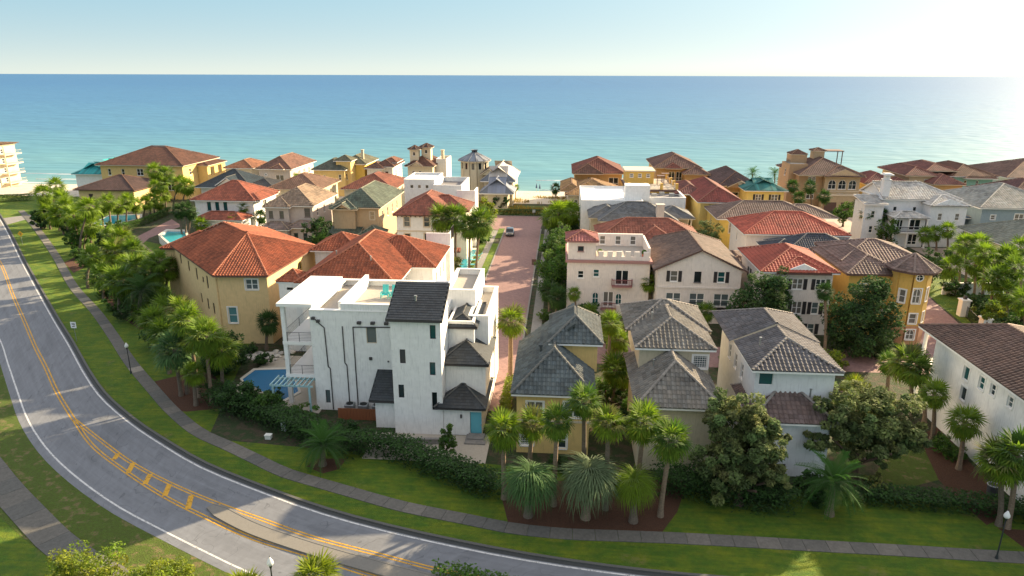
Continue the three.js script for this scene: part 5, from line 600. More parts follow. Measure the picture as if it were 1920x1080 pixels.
{ const h = new House('navy_roof_house', 'white house with navy-grey tile roof in front of the bright red roof', 41, 114); h.block(35.6, 47, 109.6, 119, 0, 6.8, W.white, { L: [['w', 4, 4, 0.9, 1.4]] }); h.hip(34.6, 48, 108.8, 119.4, 7.0, 0.46, T_NAVY, { fas: trimW }); h.hip(33.2, 40, 111.6, 118.6, 6.8, 0.4, T_NAVY, { fas: trimW }); h.block(33.8, 36, 112.2, 118, 0, 6.6, W.white); h.hip(44, 51.5, 112.8, 120.5, 6.6, 0.4, T_NAVY, { fas: trimW }); }
{ // white villa with chimney tower
  const h = new House('white_villa', 'all-white villa with pale tile roof, chimney tower and black balcony railings', 71, 153);
  h.block(67.6, 82.4, 150.6, 162, 0, 9.2, W.cool, { F: [['f', 2.4, 6.8, 0.7, 0.9, 0], ['f', 6.4, 6.8, 0.7, 0.9, 0]] }); h.hip(67, 83.2, 150, 162.6, 9.4, 0.44, T_PALE, { gableL: true, gmat: W.cool, rake: trimW });
  h.block(75.5, 82.6, 147, 150.58, 0, 8.6, W.cool, { F: [['w', 2, 5.6, 0.9, 1.5, 2], ['w', 5.4, 5.6, 0.9, 1.5, 2]] }); h.hip(74.9, 83.2, 146.4, 154, 8.7, 0.44, T_PALE, { gableF: true, gmat: W.cool, rake: trimW, noslab: true });
  h.block(68.2, 74.6, 146.6, 150.58, 0, 6.1, W.cool, { F: [['F', 1.4, 3.6, 1.2, 2.1, 0], ['F', 4.4, 3.6, 2.2, 2.2, 0], ['F', 4.4, 0.5, 1.8, 2.2, 0]] }); h.hip(67.8, 75.2, 145.6, 150.6, 6.2, 0.4, T_PALE, { noslab: true, gableF: false }); h.box('balcony_floor', 67.8, 75.0, 3.1, 3.35, 145.4, 146.58, trimW); h.rail(68, 145.5, 74.8, 145.5, 3.35, 1.0, iron, 0.25, 0.03); for (const x of [68.2, 71, 74.6]) h.column(x, 145.7, 0, 6.1, 0.17, trimW);
  h.block(63.0, 66.8, 148.6, 154, 0, 8.6, W.cool, { F: [['w', 1.8, 5.6, 0.8, 1.5, 3], ['w', 1.8, 2.4, 0.8, 1.5, 3]] }); h.shed(62.6, 67.5, 148, 154.4, 8.6, 9.6, T_PALE, {}); h.chimney(67.8, 151.6, 8, 13.2, 1.4, W.cool); h.part('chimney_cap', [bx(66.8, 68.8, 14.2, 14.4, 150.6, 152.6), bx(67.3, 68.3, 13.36, 14.2, 151.1, 152.1), bx(67.1, 68.5, 14.4, 14.6, 150.9, 152.3)], W.cool);
}
{ const h = new House('blue_house', 'blue-grey house with pale grey tile roof and white windows at the right', 93, 158); h.block(87.2, 104, 149.8, 168, 0, 7.8, W.blue, { F: [['w', 2.4, 5.4, 0.9, 1.0, 2, cs], ['t', 7.6, 4.8, 1.8, 1.9, 2, cs], ['t', 13, 4.8, 1.8, 1.9, 2, cs]], L: [['w', 4, 5.2, 1, 1.7, 2, cs], ['w', 8, 5.0, 1, 1.9, 2, cs], ['w', 12, 5.0, 1, 1.9, 2, cs], ['w', 6, 1.8, 1, 1.7, 2, cs]] }); h.hip(86.2, 105, 149, 169, 8.0, 0.40, T_LGREY, { fas: trimW }); h.block(82.8, 87.18, 156, 166, 0, 5.0, W.blue); h.hip(82.2, 87.6, 153, 166.4, 5.1, 0.36, { ...T_LGREY, col: [0.10, 0.14, 0.18] }, { fas: trimW }); }
{ const h = new House('sage_roof_house', 'cream house with sage-green tile roof and low white wall at the right edge', 88, 132); h.block(80, 100, 126, 142, 0, 4.9, W.cream, { F: [['t', 6, 2, 1.8, 1.6, 0], ['t', 12, 2, 1.8, 1.6, 0]] }); h.hip(78.8, 101, 124.6, 143, 5.2, 0.40, { ...T_GREEN, col: [0.135, 0.145, 0.115] }, { fas: trimW }); }

// ---------------------------------------------------------------- plants
const rotTo = (g, az, el, roll = 0) => { g.rotateX(roll); g.rotateZ(el); g.rotateY(az); return g; };
function fanFrond(seed, { pet = 0.82, len = 1.0, n = 18, droop = 0.35, width = 0.12, spread = 112 } = {}) { // grows along +x
  const t = new Tri(true), r = rng(seed), y = x => -0.10 * x * x; t.quad([0, 0, -0.03], [0, 0, 0.03], [pet, y(pet), 0.015], [pet, y(pet), -0.015], [1.1, 1, 1]);
  for (let i = 0; i < n; i++) {
    const a = ((i + 0.5) / n * 2 - 1) * spread * Math.PI / 180, L = len * (0.68 + 0.32 * Math.cos(a * 0.8)) * (0.88 + 0.24 * r()), dx = Math.cos(a), dz = Math.sin(a), px = -dz, pz = dx, up = 0.16 * (i % 2 ? 1 : -1) * 0.5 + 0.10 * Math.cos(a);
    const P = (s, w) => { const q = s * L, h = y(pet) + up * q - droop * s * s * L * (0.8 + 0.5 * r()); return [[pet + dx * q + px * w, h, dz * q + pz * w], [pet + dx * q - px * w, h, dz * q - pz * w]]; };
    const a0 = P(0.02, 0.012), a1 = P(0.5, width * 0.5), a2 = P(1, 0.004), k = 0.78 + 0.44 * r(), c1 = [k, k, k], dry = r() < 0.1 ? 1.35 : 1.0; t.quad(a0[0], a0[1], a1[1], a1[0], c1); t.quad(a1[0], a1[1], a2[1], a2[0], [k * dry, k * 1.0, k]);
  }
  return t.geo();
}
function weepFrond(seed, len = 1.5) { const t = new Tri(true), r = rng(seed), pet = 0.85, n = 19; t.quad([0, 0, -0.03], [0, 0, 0.03], [pet, 0.12, 0.02], [pet, 0.12, -0.02], [1, 1, 1]); for (let i = 0; i < n; i++) { const a = ((i + 0.5) / n * 2 - 1) * 1.75, L = len * (0.8 + 0.3 * r()), dx = Math.cos(a), dz = Math.sin(a), w = 0.032, pts = [[0, 0.12], [0.42, 0.10], [0.72, -0.26 - 0.1 * r()], [0.84, -0.86 - 0.25 * r()]]; for (let k = 0; k < 3; k++) { const f = (q, ww) => { const [s, h] = pts[q]; return [[pet + dx * s * L - dz * ww, h * L + 0.0, dz * s * L + dx * ww], [pet + dx * s * L + dz * ww, h * L, dz * s * L - dx * ww]]; }, A = f(k, k ? w : 0.01), B = f(k + 1, k === 2 ? 0.004 : w); const q = 0.75 + 0.5 * hash(i, seed); t.quad(A[0], A[1], B[1], B[0], [q, q, q]); } } return t.geo(); }
function featherFrond(seed, L = 2.6, arch = 0.5, n = 22, leaf = 0.5) { const t = new Tri(true), r = rng(seed), at = s => [L * s * (1 - 0.12 * arch * s), L * (0.35 * s - arch * s * s), 0]; for (let k = 0; k < 4; k++) { const a = at(k / 4), b = at((k + 1) / 4); t.quad([a[0], a[1], -0.03], [a[0], a[1], 0.03], [b[0], b[1], 0.02], [b[0], b[1], -0.02], [1.2, 1.1, 1]); } for (let i = 0; i < n; i++) { const s = 0.12 + 0.86 * i / n, p = at(s), l = leaf * (0.55 + 0.6 * Math.sin(Math.PI * Math.min(1, s * 0.9 + 0.12))) * (0.85 + 0.3 * r()), w = 0.028; for (const q of [-1, 1]) { const tip = [p[0] + l * 0.55, p[1] - 0.10 * l + 0.12 * l * (r() - 0.3), q * l * 0.85], m = [p[0] + l * 0.26, p[1] + 0.10 * l, q * l * 0.45]; t.quad([p[0] - w, p[1], 0], [p[0] + w, p[1], 0], [m[0] + w, m[1], m[2]], [m[0] - w, m[1], m[2]], [1, 1, 1]); t.tri([m[0] - w, m[1], m[2]], [m[0] + w, m[1], m[2]], tip, [0.8 + 0.4 * r(), 1, 1]); } } return t.geo(); }
const FANS = [0, 1, 2, 3].map(i => fanFrond(11 + i, { droop: [0.2, 0.4, 0.6, 0.5][i] })), FANL = [0, 1, 2].map(i => fanFrond(31 + i, { n: 12, width: 0.17, droop: [0.25, 0.45, 0.6][i] })), WEEP = [0, 1, 2].map(i => weepFrond(51 + i)), FEATH = [0, 1, 2].map(i => featherFrond(61 + i, 2.7, [0.6, 0.8, 1.0][i], 26, 0.55)), FEATHL = [0, 1].map(i => featherFrond(66 + i, 2.4, [0.6, 0.85][i], 14, 0.55)), DEAD = [0, 1].map(i => fanFrond(71 + i, { droop: 0.9, n: 9, len: 0.8, spread: 70 }));
function frondSet(kind, r) { // list of [geometry index, azimuth, elevation, roll, scale]
  const out = [], n = { sabal: 44, weep: 34, feather: 30, date: 26, far: 32 }[kind]; for (let i = 0; i < n; i++) { const t = (i + 0.5) / n, az = i * 2.39996 + (r() - 0.5) * 0.5; const el = kind === 'weep' ? 1.25 - 1.45 * t : kind === 'feather' ? 1.1 - 1.6 * t : kind === 'date' ? 1.2 - 1.9 * t : 1.35 - 2.55 * Math.pow(t, 0.9); out.push([i, az, el + (r() - 0.5) * 0.22, (r() - 0.5) * 0.7, 0.85 + 0.3 * r()]); } return out;
}
const crownCache = {};
function farCrown(kind, variant) { const k = kind + variant; if (crownCache[k]) return crownCache[k]; const r = rng(900 + variant * 17 + kind.length), src = kind === 'date' ? FEATHL : FANL; return crownCache[k] = join(frondSet(kind === 'date' ? 'date' : 'far', r).map(([i, az, el, roll, s]) => { const g = src[Math.min(src.length - 1, Math.floor(i / 32 * src.length))].clone(); g.scale(s, s, s); return rotTo(g, az, el, roll); })); }
function trunkGeo(h, dx, r0, r1, dv = 0, fat = 0) { const rows = Math.max(4, Math.ceil(h / 0.9)), sg = 8, p = [], u = []; const P = (j, k) => { const t = j / rows, a = 2 * Math.PI * k / sg, r = (r0 + (r1 - r0) * t) * (1 + 0.35 * Math.max(0, 1 - t * 9)) * (1 + fat * Math.max(0, t - 0.86) * 7), b = t * t * (1.6 - 0.6 * t); return [dx * b + Math.cos(a) * r, h * t, -dv * b + Math.sin(a) * r]; }; for (let j = 0; j < rows; j++) for (let k = 0; k < sg; k++) for (const [a, b] of [[j, k], [j + 1, k], [j + 1, k + 1], [j, k], [j + 1, k + 1], [j, k + 1]]) { p.push(...P(a, b)); u.push(b / sg, a * h / rows / 3.2); } const g = new THREE.BufferGeometry(); g.setAttribute('position', new THREE.Float32BufferAttribute(p, 3)); g.setAttribute('uv', new THREE.Float32BufferAttribute(u, 2)); g.computeVertexNormals(); return g; }
let palmSeed = 300;
function palm(kind, x, v, h, dx, s, label, group, o = {}) {
  const r = rng(palmSeed++ * 7919), near = kind !== 'far' && kind !== 'date', nmK = { sabal: 'fan_palm', weep: 'weeping_palm', feather: 'feather_palm', far: 'fan_palm', date: 'date_palm' }[kind];
  const g = thing(nmK, label, 'palm tree', x, v, group); const low = kind === 'weep' || kind === 'feather';
  dx += (r() - 0.5) * (low ? 0.2 : 0.5); const th = Math.max(0.4, (h - 0.1) * (0.95 + 0.1 * r())), tr = o.tr ?? (low ? 0.26 : kind === 'far' ? 0.19 : 0.20); mesh('trunk', trunkGeo(th, dx, tr * (low ? 1.2 : 1.1), tr * 0.85, 0, low ? 0.3 : 0.5), o.bark ?? (r() < 0.3 ? barkPale : bark), g);
  const mats = o.leaf ? [LF[o.leaf]] : kind === 'weep' ? [LF.pindo] : kind === 'feather' || kind === 'date' ? [LF.feather] : [[LF.sabal, LF.sabal2], [LF.sabal2, LF.sabal], [LF.sabal, LF.bush], [LF.sabal2, LF.olive]][Math.floor(r() * 4)];
  if (near) { const c = new THREE.Group(); c.name = 'crown'; c.position.set(dx, th, 0); g.add(c); const vs = 0.88 + 0.26 * r(), F = kind === 'weep' ? WEEP : kind === 'feather' ? FEATH : FANS, set = frondSet(kind, r), n = set.length; for (const [i, az, el, roll, q] of set) { const m = new THREE.Mesh(F[Math.min(F.length - 1, Math.floor(i / n * F.length))], mats[i % 3 === 0 ? mats.length - 1 : 0]); m.name = 'frond'; m.rotation.order = 'YZX'; m.rotation.set(roll * 0.5, az, el); m.scale.setScalar(q * s * vs); c.add(m); }
    const nd = o.skirt ? 14 : kind === 'sabal' ? Math.floor(r() * 5) : 0; for (let i = 0; i < nd; i++) { const m = new THREE.Mesh(DEAD[i % 2], LF.dead); m.name = 'dead_frond'; m.rotation.order = 'YZX'; m.rotation.set(0, i * 2.4 + r(), -1.05 - 0.35 * r()); m.scale.setScalar(s * (0.75 + 0.25 * r())); c.add(m); } }
  else { const m = mesh('crown', farCrown(kind, Math.floor(r() * 3)), mats[0], g); m.position.set(dx, th, 0); m.rotation.y = r() * 6.28; m.scale.setScalar(s); }
  return g;
}
// broad-leaved crowns: leaf faces gathered in clumps on a lumpy shell
function leafCloud(T, r, cx, cy, cz, rx, ry, rz, clumps, per, size, o = {}) {
  for (let c = 0; c < clumps; c++) {
    let x, y, z; do { x = r() * 2 - 1; y = r() * 2 - 1; z = r() * 2 - 1; } while (x * x + y * y + z * z > 1 || (o.top && y < -0.55));
    const l = Math.hypot(x, y, z) || 1, k = (0.5 + 0.6 * r()) / l * (r() < 0.75 ? 1 : l), X = cx + x * k * rx, Y = cy + y * k * ry, Z = cz + z * k * rz, cr = (o.cr ?? 0.34) * Math.min(rx, ry, rz) * (0.6 + 0.7 * r());
    const ct = 0.72 + 0.6 * r(), ch = (r() - 0.5) * 0.4;
    for (let i = 0; i < per; i++) {
      let a, b, d; do { a = r() * 2 - 1; b = r() * 2 - 1; d = r() * 2 - 1; } while (a * a + b * b + d * d > 1);
      const q = 0.65 + 0.35 / (Math.hypot(a, b, d) + 0.2), px = X + a * cr * q, py = Y + b * cr * q * 0.8, pz = Z + d * cr * q, s = size * (0.45 + 1.1 * r());
      const t1 = r() * 6.283, t2 = (r() - 0.5) * 2.0, ux = Math.cos(t1) * Math.cos(t2) * s, uy = Math.sin(t2) * s, uz = Math.sin(t1) * Math.cos(t2) * s, w = s * 0.5, t3 = t1 + 1.57 + (r() - 0.5), vx = Math.cos(t3) * w, vy = (r() - 0.5) * w, vz = Math.sin(t3) * w;
      const lt = ct * (0.7 + 0.6 * r()); T.quad([px - ux, py - uy, pz - uz], [px + vx, py + vy, pz + vz], [px + ux, py + uy, pz + uz], [px - vx, py - vy, pz - vz], [lt * (1 + ch), lt, lt]);
    }
  }
}
function branchy(h, r0, limbs, r, spread) { const a = [trunkGeo(h, 0, r0, r0 * 0.7)]; for (let i = 0; i < limbs; i++) { const z = i * 2.4 + r(), L = spread * (0.6 + 0.4 * r()), y0 = h * (0.45 + 0.5 * r()); a.push(bar([0, y0, 0], [Math.cos(z) * L, y0 + L * (0.5 + 0.5 * r()), Math.sin(z) * L], r0 * 0.32, 6)); } return a; }
function tree(name, label, x, v, th, lobes, leaf, size, o = {}) { // lobes: [dx,y,dv,rx,ry,rv,clumps]
  const r = rng(palmSeed++ * 7919), g = thing(name, label, o.cat ?? 'tree', x, v, o.group); mesh('trunk', branchy(th, o.tr ?? 0.25, 6, r, o.spread ?? 1.6), o.bark ?? barkDark, g);
  const T = new Tri(true); for (const [dx, y, dv, rx, ry, rv, n] of lobes) leafCloud(T, r, dx, y, -dv, rx, ry, rv, n, o.per ?? 60, size, o); mesh('crown', T.geo(), LF[leaf], g); return g;
}
const bushCache = {};
function bush(label, x, v, s, leaf, o = {}) { // shares four crown shapes
  const r = rng(palmSeed++ * 7919), k = Math.floor(r() * 4); if (!bushCache[k]) { const T = new Tri(true), q = rng(40 + k); leafCloud(T, q, 0, 0.55, 0, 0.92, 0.62, 0.92, 26, 52, 0.10, { cr: 0.42 }); bushCache[k] = T.geo(); }
  const g = thing(o.name ?? 'shrub', label, 'shrub', x, v, o.group); mesh('stem', trunkGeo(0.7 * s, 0, 0.06 * s, 0.03 * s), barkDark, g); const m = mesh('foliage', bushCache[k], LF[leaf], g); m.scale.set(s, s * (o.sy ?? 1), s * (o.sv ?? 1)); m.rotation.y = r() * 6.28; return g;
}
function hedge(label, pl, w, h, leaf, name = 'hedge') { const r = rng(palmSeed++ * 7919), c = resample(pl, Math.max(2, pl.length * 8)), g = thing(name, label, 'hedge', c[0][0], c[0][1]), T = new Tri(true), S = [bar([0, 0, 0], [0, h * 0.6, 0], 0.05)]; let L = 0; for (let i = 1; i < c.length; i++) L += Math.hypot(c[i][0] - c[i - 1][0], c[i][1] - c[i - 1][1]); const n = Math.round(L * w * h * 130); for (let i = 0; i < n; i++) { const t = r() * (c.length - 1), k = Math.min(c.length - 2, Math.floor(t)), f = t - k, x = c[k][0] + (c[k + 1][0] - c[k][0]) * f - c[0][0] + (r() - 0.5) * w, z = -(c[k][1] + (c[k + 1][1] - c[k][1]) * f - c[0][1]) + (r() - 0.5) * w, y = (1 - Math.pow(r(), 2.2)) * h * (0.92 + 0.22 * fbm(t * 1.3, h, 2)), s = 0.13 * (0.6 + 0.8 * r()), a = r() * 6.283, b = (r() - 0.5) * 2; T.quad([x - Math.cos(a) * s, y - b * s * 0.6, z - Math.sin(a) * s], [x - Math.sin(a) * s * 0.5, y + 0.03, z + Math.cos(a) * s * 0.5], [x + Math.cos(a) * s, y + b * s * 0.6, z + Math.sin(a) * s], [x + Math.sin(a) * s * 0.5, y - 0.03, z - Math.cos(a) * s * 0.5], (q => [q, q, q])(0.6 + 0.8 * r())); } mesh('foliage', T.geo(), LF[leaf], g); mesh('stem', S, barkDark, g); return g; }

// --- palms in front of the yellow and beige houses
const FR = 'fan palms in front of the yellow and beige houses';
palm('sabal', -4.32,50.29,6.50,0.00, 1.05, 'fan palm at the left front corner of the yellow house', FR);
palm('sabal', -2.35,51.23,6.58,0.37, 0.85, 'smaller fan palm over the glass-block window of the yellow house', FR);
palm('sabal', -0.15,49.64,7.98,0.13, 0.92, 'slim fan palm crossing the middle of the yellow house front', FR);
palm('sabal', 2.29,50.81,8.88,-0.12, 0.92, 'tallest slim fan palm at the right part of the yellow house front', FR);
palm('sabal', 4.09,49.45,7.78,-0.12, 1.0, 'fan palm in front of the dark gap between yellow and beige houses', FR);
palm('sabal', 6.73,50.78,7.81,0.07, 1.05, 'fan palm against the left side of the beige house front', FR);
palm('sabal', 8.46,48.86,6.92,0.37, 1.08, 'leaning fan palm with pale trunk before the beige house wall', FR, { bark: barkPale });
const WP = 'weeping palms in the front mulch bed';
palm('weep', -2.18,48.02,3.11,0.09, 1.0, 'dark green weeping palm at left of the front mulch bed', WP);
palm('weep', 2.44,48.10,3.53,0.17, 1.12, 'large silvery weeping palm in the middle of the front mulch bed', WP, { leaf: 'silver' });
palm('weep', 6.21,47.98,3.07,-0.17, 0.88, 'yellow-green topped weeping palm at right of the front mulch bed', WP, { leaf: 'sabal2' });
const FP = 'feather palms on the front lawn';
palm('feather', -21.23,54.21,2.03,0.16, 0.95, 'low feather palm on the lawn before the modern house', FP);
palm('feather', 22.17,50.16,2.97,-0.10, 1.0, 'feather palm on the lawn below the grey-green oak', FP);
palm('feather', -59.94,89.15,4.82,1.01, 1.35, 'wide feather palm beside the left pavement below the belt of palms', FP, { leaf: 'dark' });
// --- palms between and behind the front houses
palm('sabal', -5.61,74.05,7.54,0.17, 1.25, 'fan palm with sunlit orange trunk left of the yellow house', null, { tr: 0.28 });
palm('sabal', 6.03,69.43,4.05,0.10, 1.0, 'fan palm clump with several trunks in the gap right of the yellow house', null);
palm('sabal', 7.11,70.04,3.06,-0.03, 0.85, 'second fan palm of the clump between yellow and beige houses', null);
palm('sabal', 5.96,78.40,5.86,0.25, 0.95, 'bright fan palm behind the right roof edge of the yellow house', null);
palm('sabal', 7.05,80.13,3.19,0.17, 0.9, 'low fan palm beside the left roof edge of the beige house', null);
palm('sabal', 19.66,88.39,4.37,-0.23, 0.8, 'round-headed palm behind the right edge of the beige house roof', null);
palm('sabal', 12.24,98.63,5.39,0.62, 0.85, 'curved fan palm between the terrace house and the gabled house', null);
palm('sabal', 2.28,92.75,5.06,-0.15, 0.75, 'fan palm at the left front corner of the terrace house', null);
palm('sabal', 4.10,90.75,3.13,0.03, 0.8, 'low fan palm below the balcony of the terrace house', null);
palm('sabal', 33.73,84.89,8.53,-1.12, 0.7, 'dark fan palm between the shuttered house and the large dark tree', null, { leaf: 'dark' });
palm('sabal', 30.02,89.24,6.37,-0.53, 0.65, 'fan palm beside the left windows of the pediment house', null, { leaf: 'dark' });
// --- left cluster by the pool
const LC = 'palms beside the pool of the modern house';
palm('sabal', -37.34,65.54,8.03,0.45, 1.3, 'tall fan palm with sunlit trunk left of the modern house pool', LC);
palm('sabal', -41.14,67.48,8.72,0.98, 1.3, 'bright fan palm at the left of the poolside cluster', LC);
palm('sabal', -41.56,66.91,5.83,0.11, 1.3, 'fan palm with grey hanging skirt in the poolside cluster', LC, { skirt: 1, leaf: 'pindo' });
palm('sabal', -38.74,64.79,4.05,0.20, 0.9, 'short skirted fan palm in the mulch by the left pavement', LC, { skirt: 1 });
palm('sabal', -37.75,80.84,4.04,0.42, 1.0, 'dark fan palm against the straw-yellow wall', LC, { leaf: 'dark' });
palm('sabal', -39.31,66.69,6.60,-0.00, 0.85, 'half-hidden fan palm in the middle of the poolside cluster', LC);
palm('sabal', -46.12,72.58,5.08,0.23, 1.2, 'fan palm between the feather palm and the poolside cluster', LC); palm('sabal', -36.68,66.90,5.69,0.22, 1.15, 'fan palm at the right of the poolside cluster', LC); palm('sabal', -45.89,74.18,7.87,1.33, 1.2, 'fan palm behind the poolside cluster, touching the straw wall', LC); palm('sabal', -50.46,78.01,4.67,0.16, 1.2, 'bushy fan palm at the left edge of the poolside cluster', LC, { leaf: 'sabal' });
tree('garden_tree', 'dark leafy tree in front of the blue pool', -32.96,63.41, 1.4, [[0, 2.0, 0, 1.9, 1.7, 1.7, 34]], 'dark', 0.15, { per: 90, tr: 0.12, spread: 0.8 }); tree('garden_tree', 'dark leafy tree by the pergola in front of the pool', -29.70,62.49, 1.2, [[0, 1.7, 0, 1.6, 1.4, 1.5, 28]], 'bush', 0.15, { per: 90, tr: 0.12, spread: 0.8 }); tree('garden_tree', 'leafy dark mass behind the poolside palm cluster', -39.38,73.13, 2.0, [[0, 2.6, 0, 2.4, 2.4, 2.2, 44]], 'dark', 0.16, { per: 90, tr: 0.16, spread: 1 });
// --- belt of palms along the left lawn
const BL = 'palms in the left roadside belt';
for (const [i, q] of [[-78.31,104.56,5.52,1.66],[-80.62,110.74,2.91,1.01],[-73.87,103.44,6.80,2.09],[-69.12,99.56,6.15,1.73],[-65.86,97.15,6.02,1.66],[-63.39,94.79,6.34,2.67],[-60.75,95.01,7.54,1.56],[-60.08,96.33,6.37,1.45],[-75.84,107.88,7.50,2.51],[-85.42,117.42,6.10,3.43],[-70.40,103.73,7.23,1.64],[-64.86,92.22,5.36,0.67]].entries()) palm(i % 3 ? 'sabal' : 'far', ...q, 1.15 + 0.25 * (i % 3) / 2, 'one of the fan palms in the dense left belt before the straw-yellow house', BL);
const BM = 'undergrowth palms of the left belt', bml = 'one of the low palms filling the left roadside belt';
for (const q of [[-72.05,99.31,3.96,0.44],[-81.52,117.75,2.06,1.37],[-69.54,103.80,2.30,1.01],[-65.35,99.87,2.69,1.73],[-57.31,90.50,3.25,0.09],[-53.79,86.40,3.12,-0.15],[-58.20,89.29,1.19,-0.85],[-75.51,114.63,2.50,1.20]]) palm('far', ...q, 1.45, bml, BM, { leaf: 'sabal' });
const BU = 'dense shrubs under the left belt', bul = 'one of the dense shrubs under the left roadside palms';
for (const [i, q] of [[-78.99,107.61],[-72.50,100.67],[-66.59,94.52],[-61.90,90.12],[-66.44,99.78],[-74.49,107.99],[-79.83,112.51],[-61.25,93.73],[-57.07,89.39],[-60.95,97.56],[-87.08,117.28],[-92.41,122.68],[-90.17,124.93],[-51.61,82.53],[-48.11,78.20]].entries()) bush(bul, ...q, 1.9, i % 3 ? 'bush' : 'dark', { group: BU });
const BF = 'slender palms at the far end of the left roadside belt', bfl = 'one of the dense palms in the belt beside the far left lawn';
for (const q of [[-118.65,148.18,7.78,0.96],[-120.18,152.84,8.88,2.44],[-113.80,146.30,7.35,2.21],[-108.89,142.31,6.56,0.90],[-104.02,137.53,5.24,1.72],[-100.21,132.97,4.53,1.67],[-96.63,128.70,7.07,0.23],[-94.69,126.24,9.21,3.14],[-95.78,128.77,5.50,2.58],[-116.63,147.19,4.32,0.49],[-109.82,142.23,4.77,-0.54]]) palm('far', ...q, 1.5, bfl, BF, { leaf: 'sabal2' });
const PP = 'slender palms round the pool of the yellow mansion', ppl = 'one of the slender palms lining the far pool by the yellow mansion';
for (const q of [[-103.86,147.18,5.76,0.39],[-101.37,146.27,6.80,0.56],[-102.03,149.65,5.47,0.93],[-101.50,152.07,6.29,1.05],[-101.19,155.78,4.62,-0.04],[-102.64,160.82,4.24,0.95],[-102.61,163.53,4.57,0.99],[-102.57,167.74,2.75,0.14],[-103.90,171.28,4.61,0.69],[-103.12,166.27,7.06,1.37]]) palm('far', ...q, 1.25, ppl, PP, { leaf: 'sabal2' });
const TP = 'tall palms before the yellow mansion', tpl = 'one of the tall palms in front of the yellow mansion';
for (const q of [[-105.96,171.10,10.65,1.64],[-104.17,173.52,9.40,1.54],[-104.31,171.25,7.65,1.15],[-99.97,169.42,7.31,2.47],[-96.91,168.25,6.85,2.09]]) palm('far', ...q, 1.5, tpl, TP);
for (const [i, q] of [[-80.55,138.58,6.55,-0.00],[-79.76,138.64,7.36,0.79],[-79.60,139.66,5.81,0.80]].entries()) palm('far', ...q, 1.05, ['left palm of the trio by the round white spa', 'tallest palm of the trio by the round white spa', 'right palm of the trio by the round white spa'][i], 'palm trio by the spa', { leaf: 'dark' });
palm('far', -78.73,142.31,2.96,0.40, 1.1, 'short round palm above the left edge of the orange roof', null); palm('far', -73.02,145.46,3.01,0.36, 1.15, 'short bushy palm above the middle of the orange roof', null);
palm('far', -72.03,149.99,5.41,0.61, 1.0, 'taller palm right of the white house with three windows', null); palm('far', -68.31,148.63,3.67,0.64, 1.1, 'dark palm beside the mauve house', null, { leaf: 'dark' });
palm('far', -75.69,192.77,5.66,0.50, 1.1, 'single palm in front of the brown and tan hip roof', null); palm('far', -106.19,201.38,6.10,0.79, 1.0, 'palm beside the blue-black roof near the beach', null);
palm('far', -44.56,120.92,4.56,0.16, 1.5, 'dark palm below the green-roofed house', null, { leaf: 'dark' }); palm('far', -47.02,120.71,3.06,0.57, 1.5, 'dark low palm right of the orange corner roof', null, { leaf: 'dark' });
// --- palms along the central street
palm('sabal', -21.03,118.56,9.91,-0.12, 1.5, 'left palm of the pair before the villa front', 'palms before the tall villa'); palm('sabal', -18.84,118.75,10.67,0.04, 1.5, 'right palm of the pair before the villa front', 'palms before the tall villa');
palm('sabal', -16.00,115.56,9.69,0.33, 1.5, 'left palm at the villa poolside by the brick street', 'palms before the tall villa'); palm('sabal', -14.87,116.32,10.30,1.04, 1.5, 'right palm at the villa poolside by the brick street', 'palms before the tall villa');
palm('far', -18.08,114.39,3.16,0.07, 0.8, 'small olive-green palm before the villa garage', null, { leaf: 'olive' }); palm('far', -13.58,195.79,3.51,0.29, 0.7, 'tiny palm at the corner of the round-tower house', null);
for (const [i, q] of [[-2.25,151.69,3.86,-0.44],[-0.68,148.63,5.67,-0.13],[0.95,151.97,5.42,-0.14],[2.54,156.58,3.97,0.01]].entries()) palm('far', ...q, 1.8, ['leftmost', 'second', 'third', 'rightmost'][i] + ' of four bright palms right of the brick street end', 'bright palms right of the street end');
palm('far', -2.10,199.55,3.09,-0.07, 1.1, 'dark palm left of the tan-roofed house by the beach', null, { leaf: 'dark' });
for (const [i, q] of [[-1.60,97.48,3.74,0.08],[-0.62,95.20,3.42,0.16],[-1.88,109.50,2.30,0.40]].entries()) palm('sabal', ...q, 1.0, ['dark palm left of the terrace house, on the left', 'dark palm left of the terrace house, nearest it', 'dark palm left of the terrace house, further back'][i], 'dark palms left of the terrace house', { leaf: 'dark' });
// --- right side
const RP = 'palms beside the long white house';
palm('sabal', 36.57,73.49,3.98,-0.45, 0.92, 'fan palm left of the row beside the long white house', RP); palm('sabal', 36.45,67.45,6.28,-1.35, 1.1, 'bright fan palm with brown trunk, second beside the long white house', RP); palm('sabal', 37.33,66.60,6.21,-1.57, 1.1, 'fan palm at the balcony corner of the long white house', RP); palm('sabal', 36.25,62.84,5.54,-0.67, 1.0, 'fan palm casting shade on the long white wall, before the balcony', RP); palm('sabal', 36.31,58.07,5.08,-0.44, 0.92, 'single fan palm in the middle of the long white wall', RP); palm('sabal', 35.06,49.77,5.92,-1.26, 1.05, 'left palm of the pair by the street lamp at right', RP); palm('sabal', 35.53,49.47,6.84,-0.73, 1.1, 'right palm of the pair by the street lamp at right', RP, { bark: barkPale });
palm('sabal', 31.95,73.80,0.37,1.11, 0.9, 'low bright palm behind the white slate-roofed house', null, { leaf: 'lime' }); palm('feather', 38.36,71.00,0.94,-0.16, 0.4, 'tiny dark cycad on the sunny lawn', null, { leaf: 'dark' });
const RC = 'palms by the white wall at right', rcl = 'one of the palms grouped by the low white wall at right';
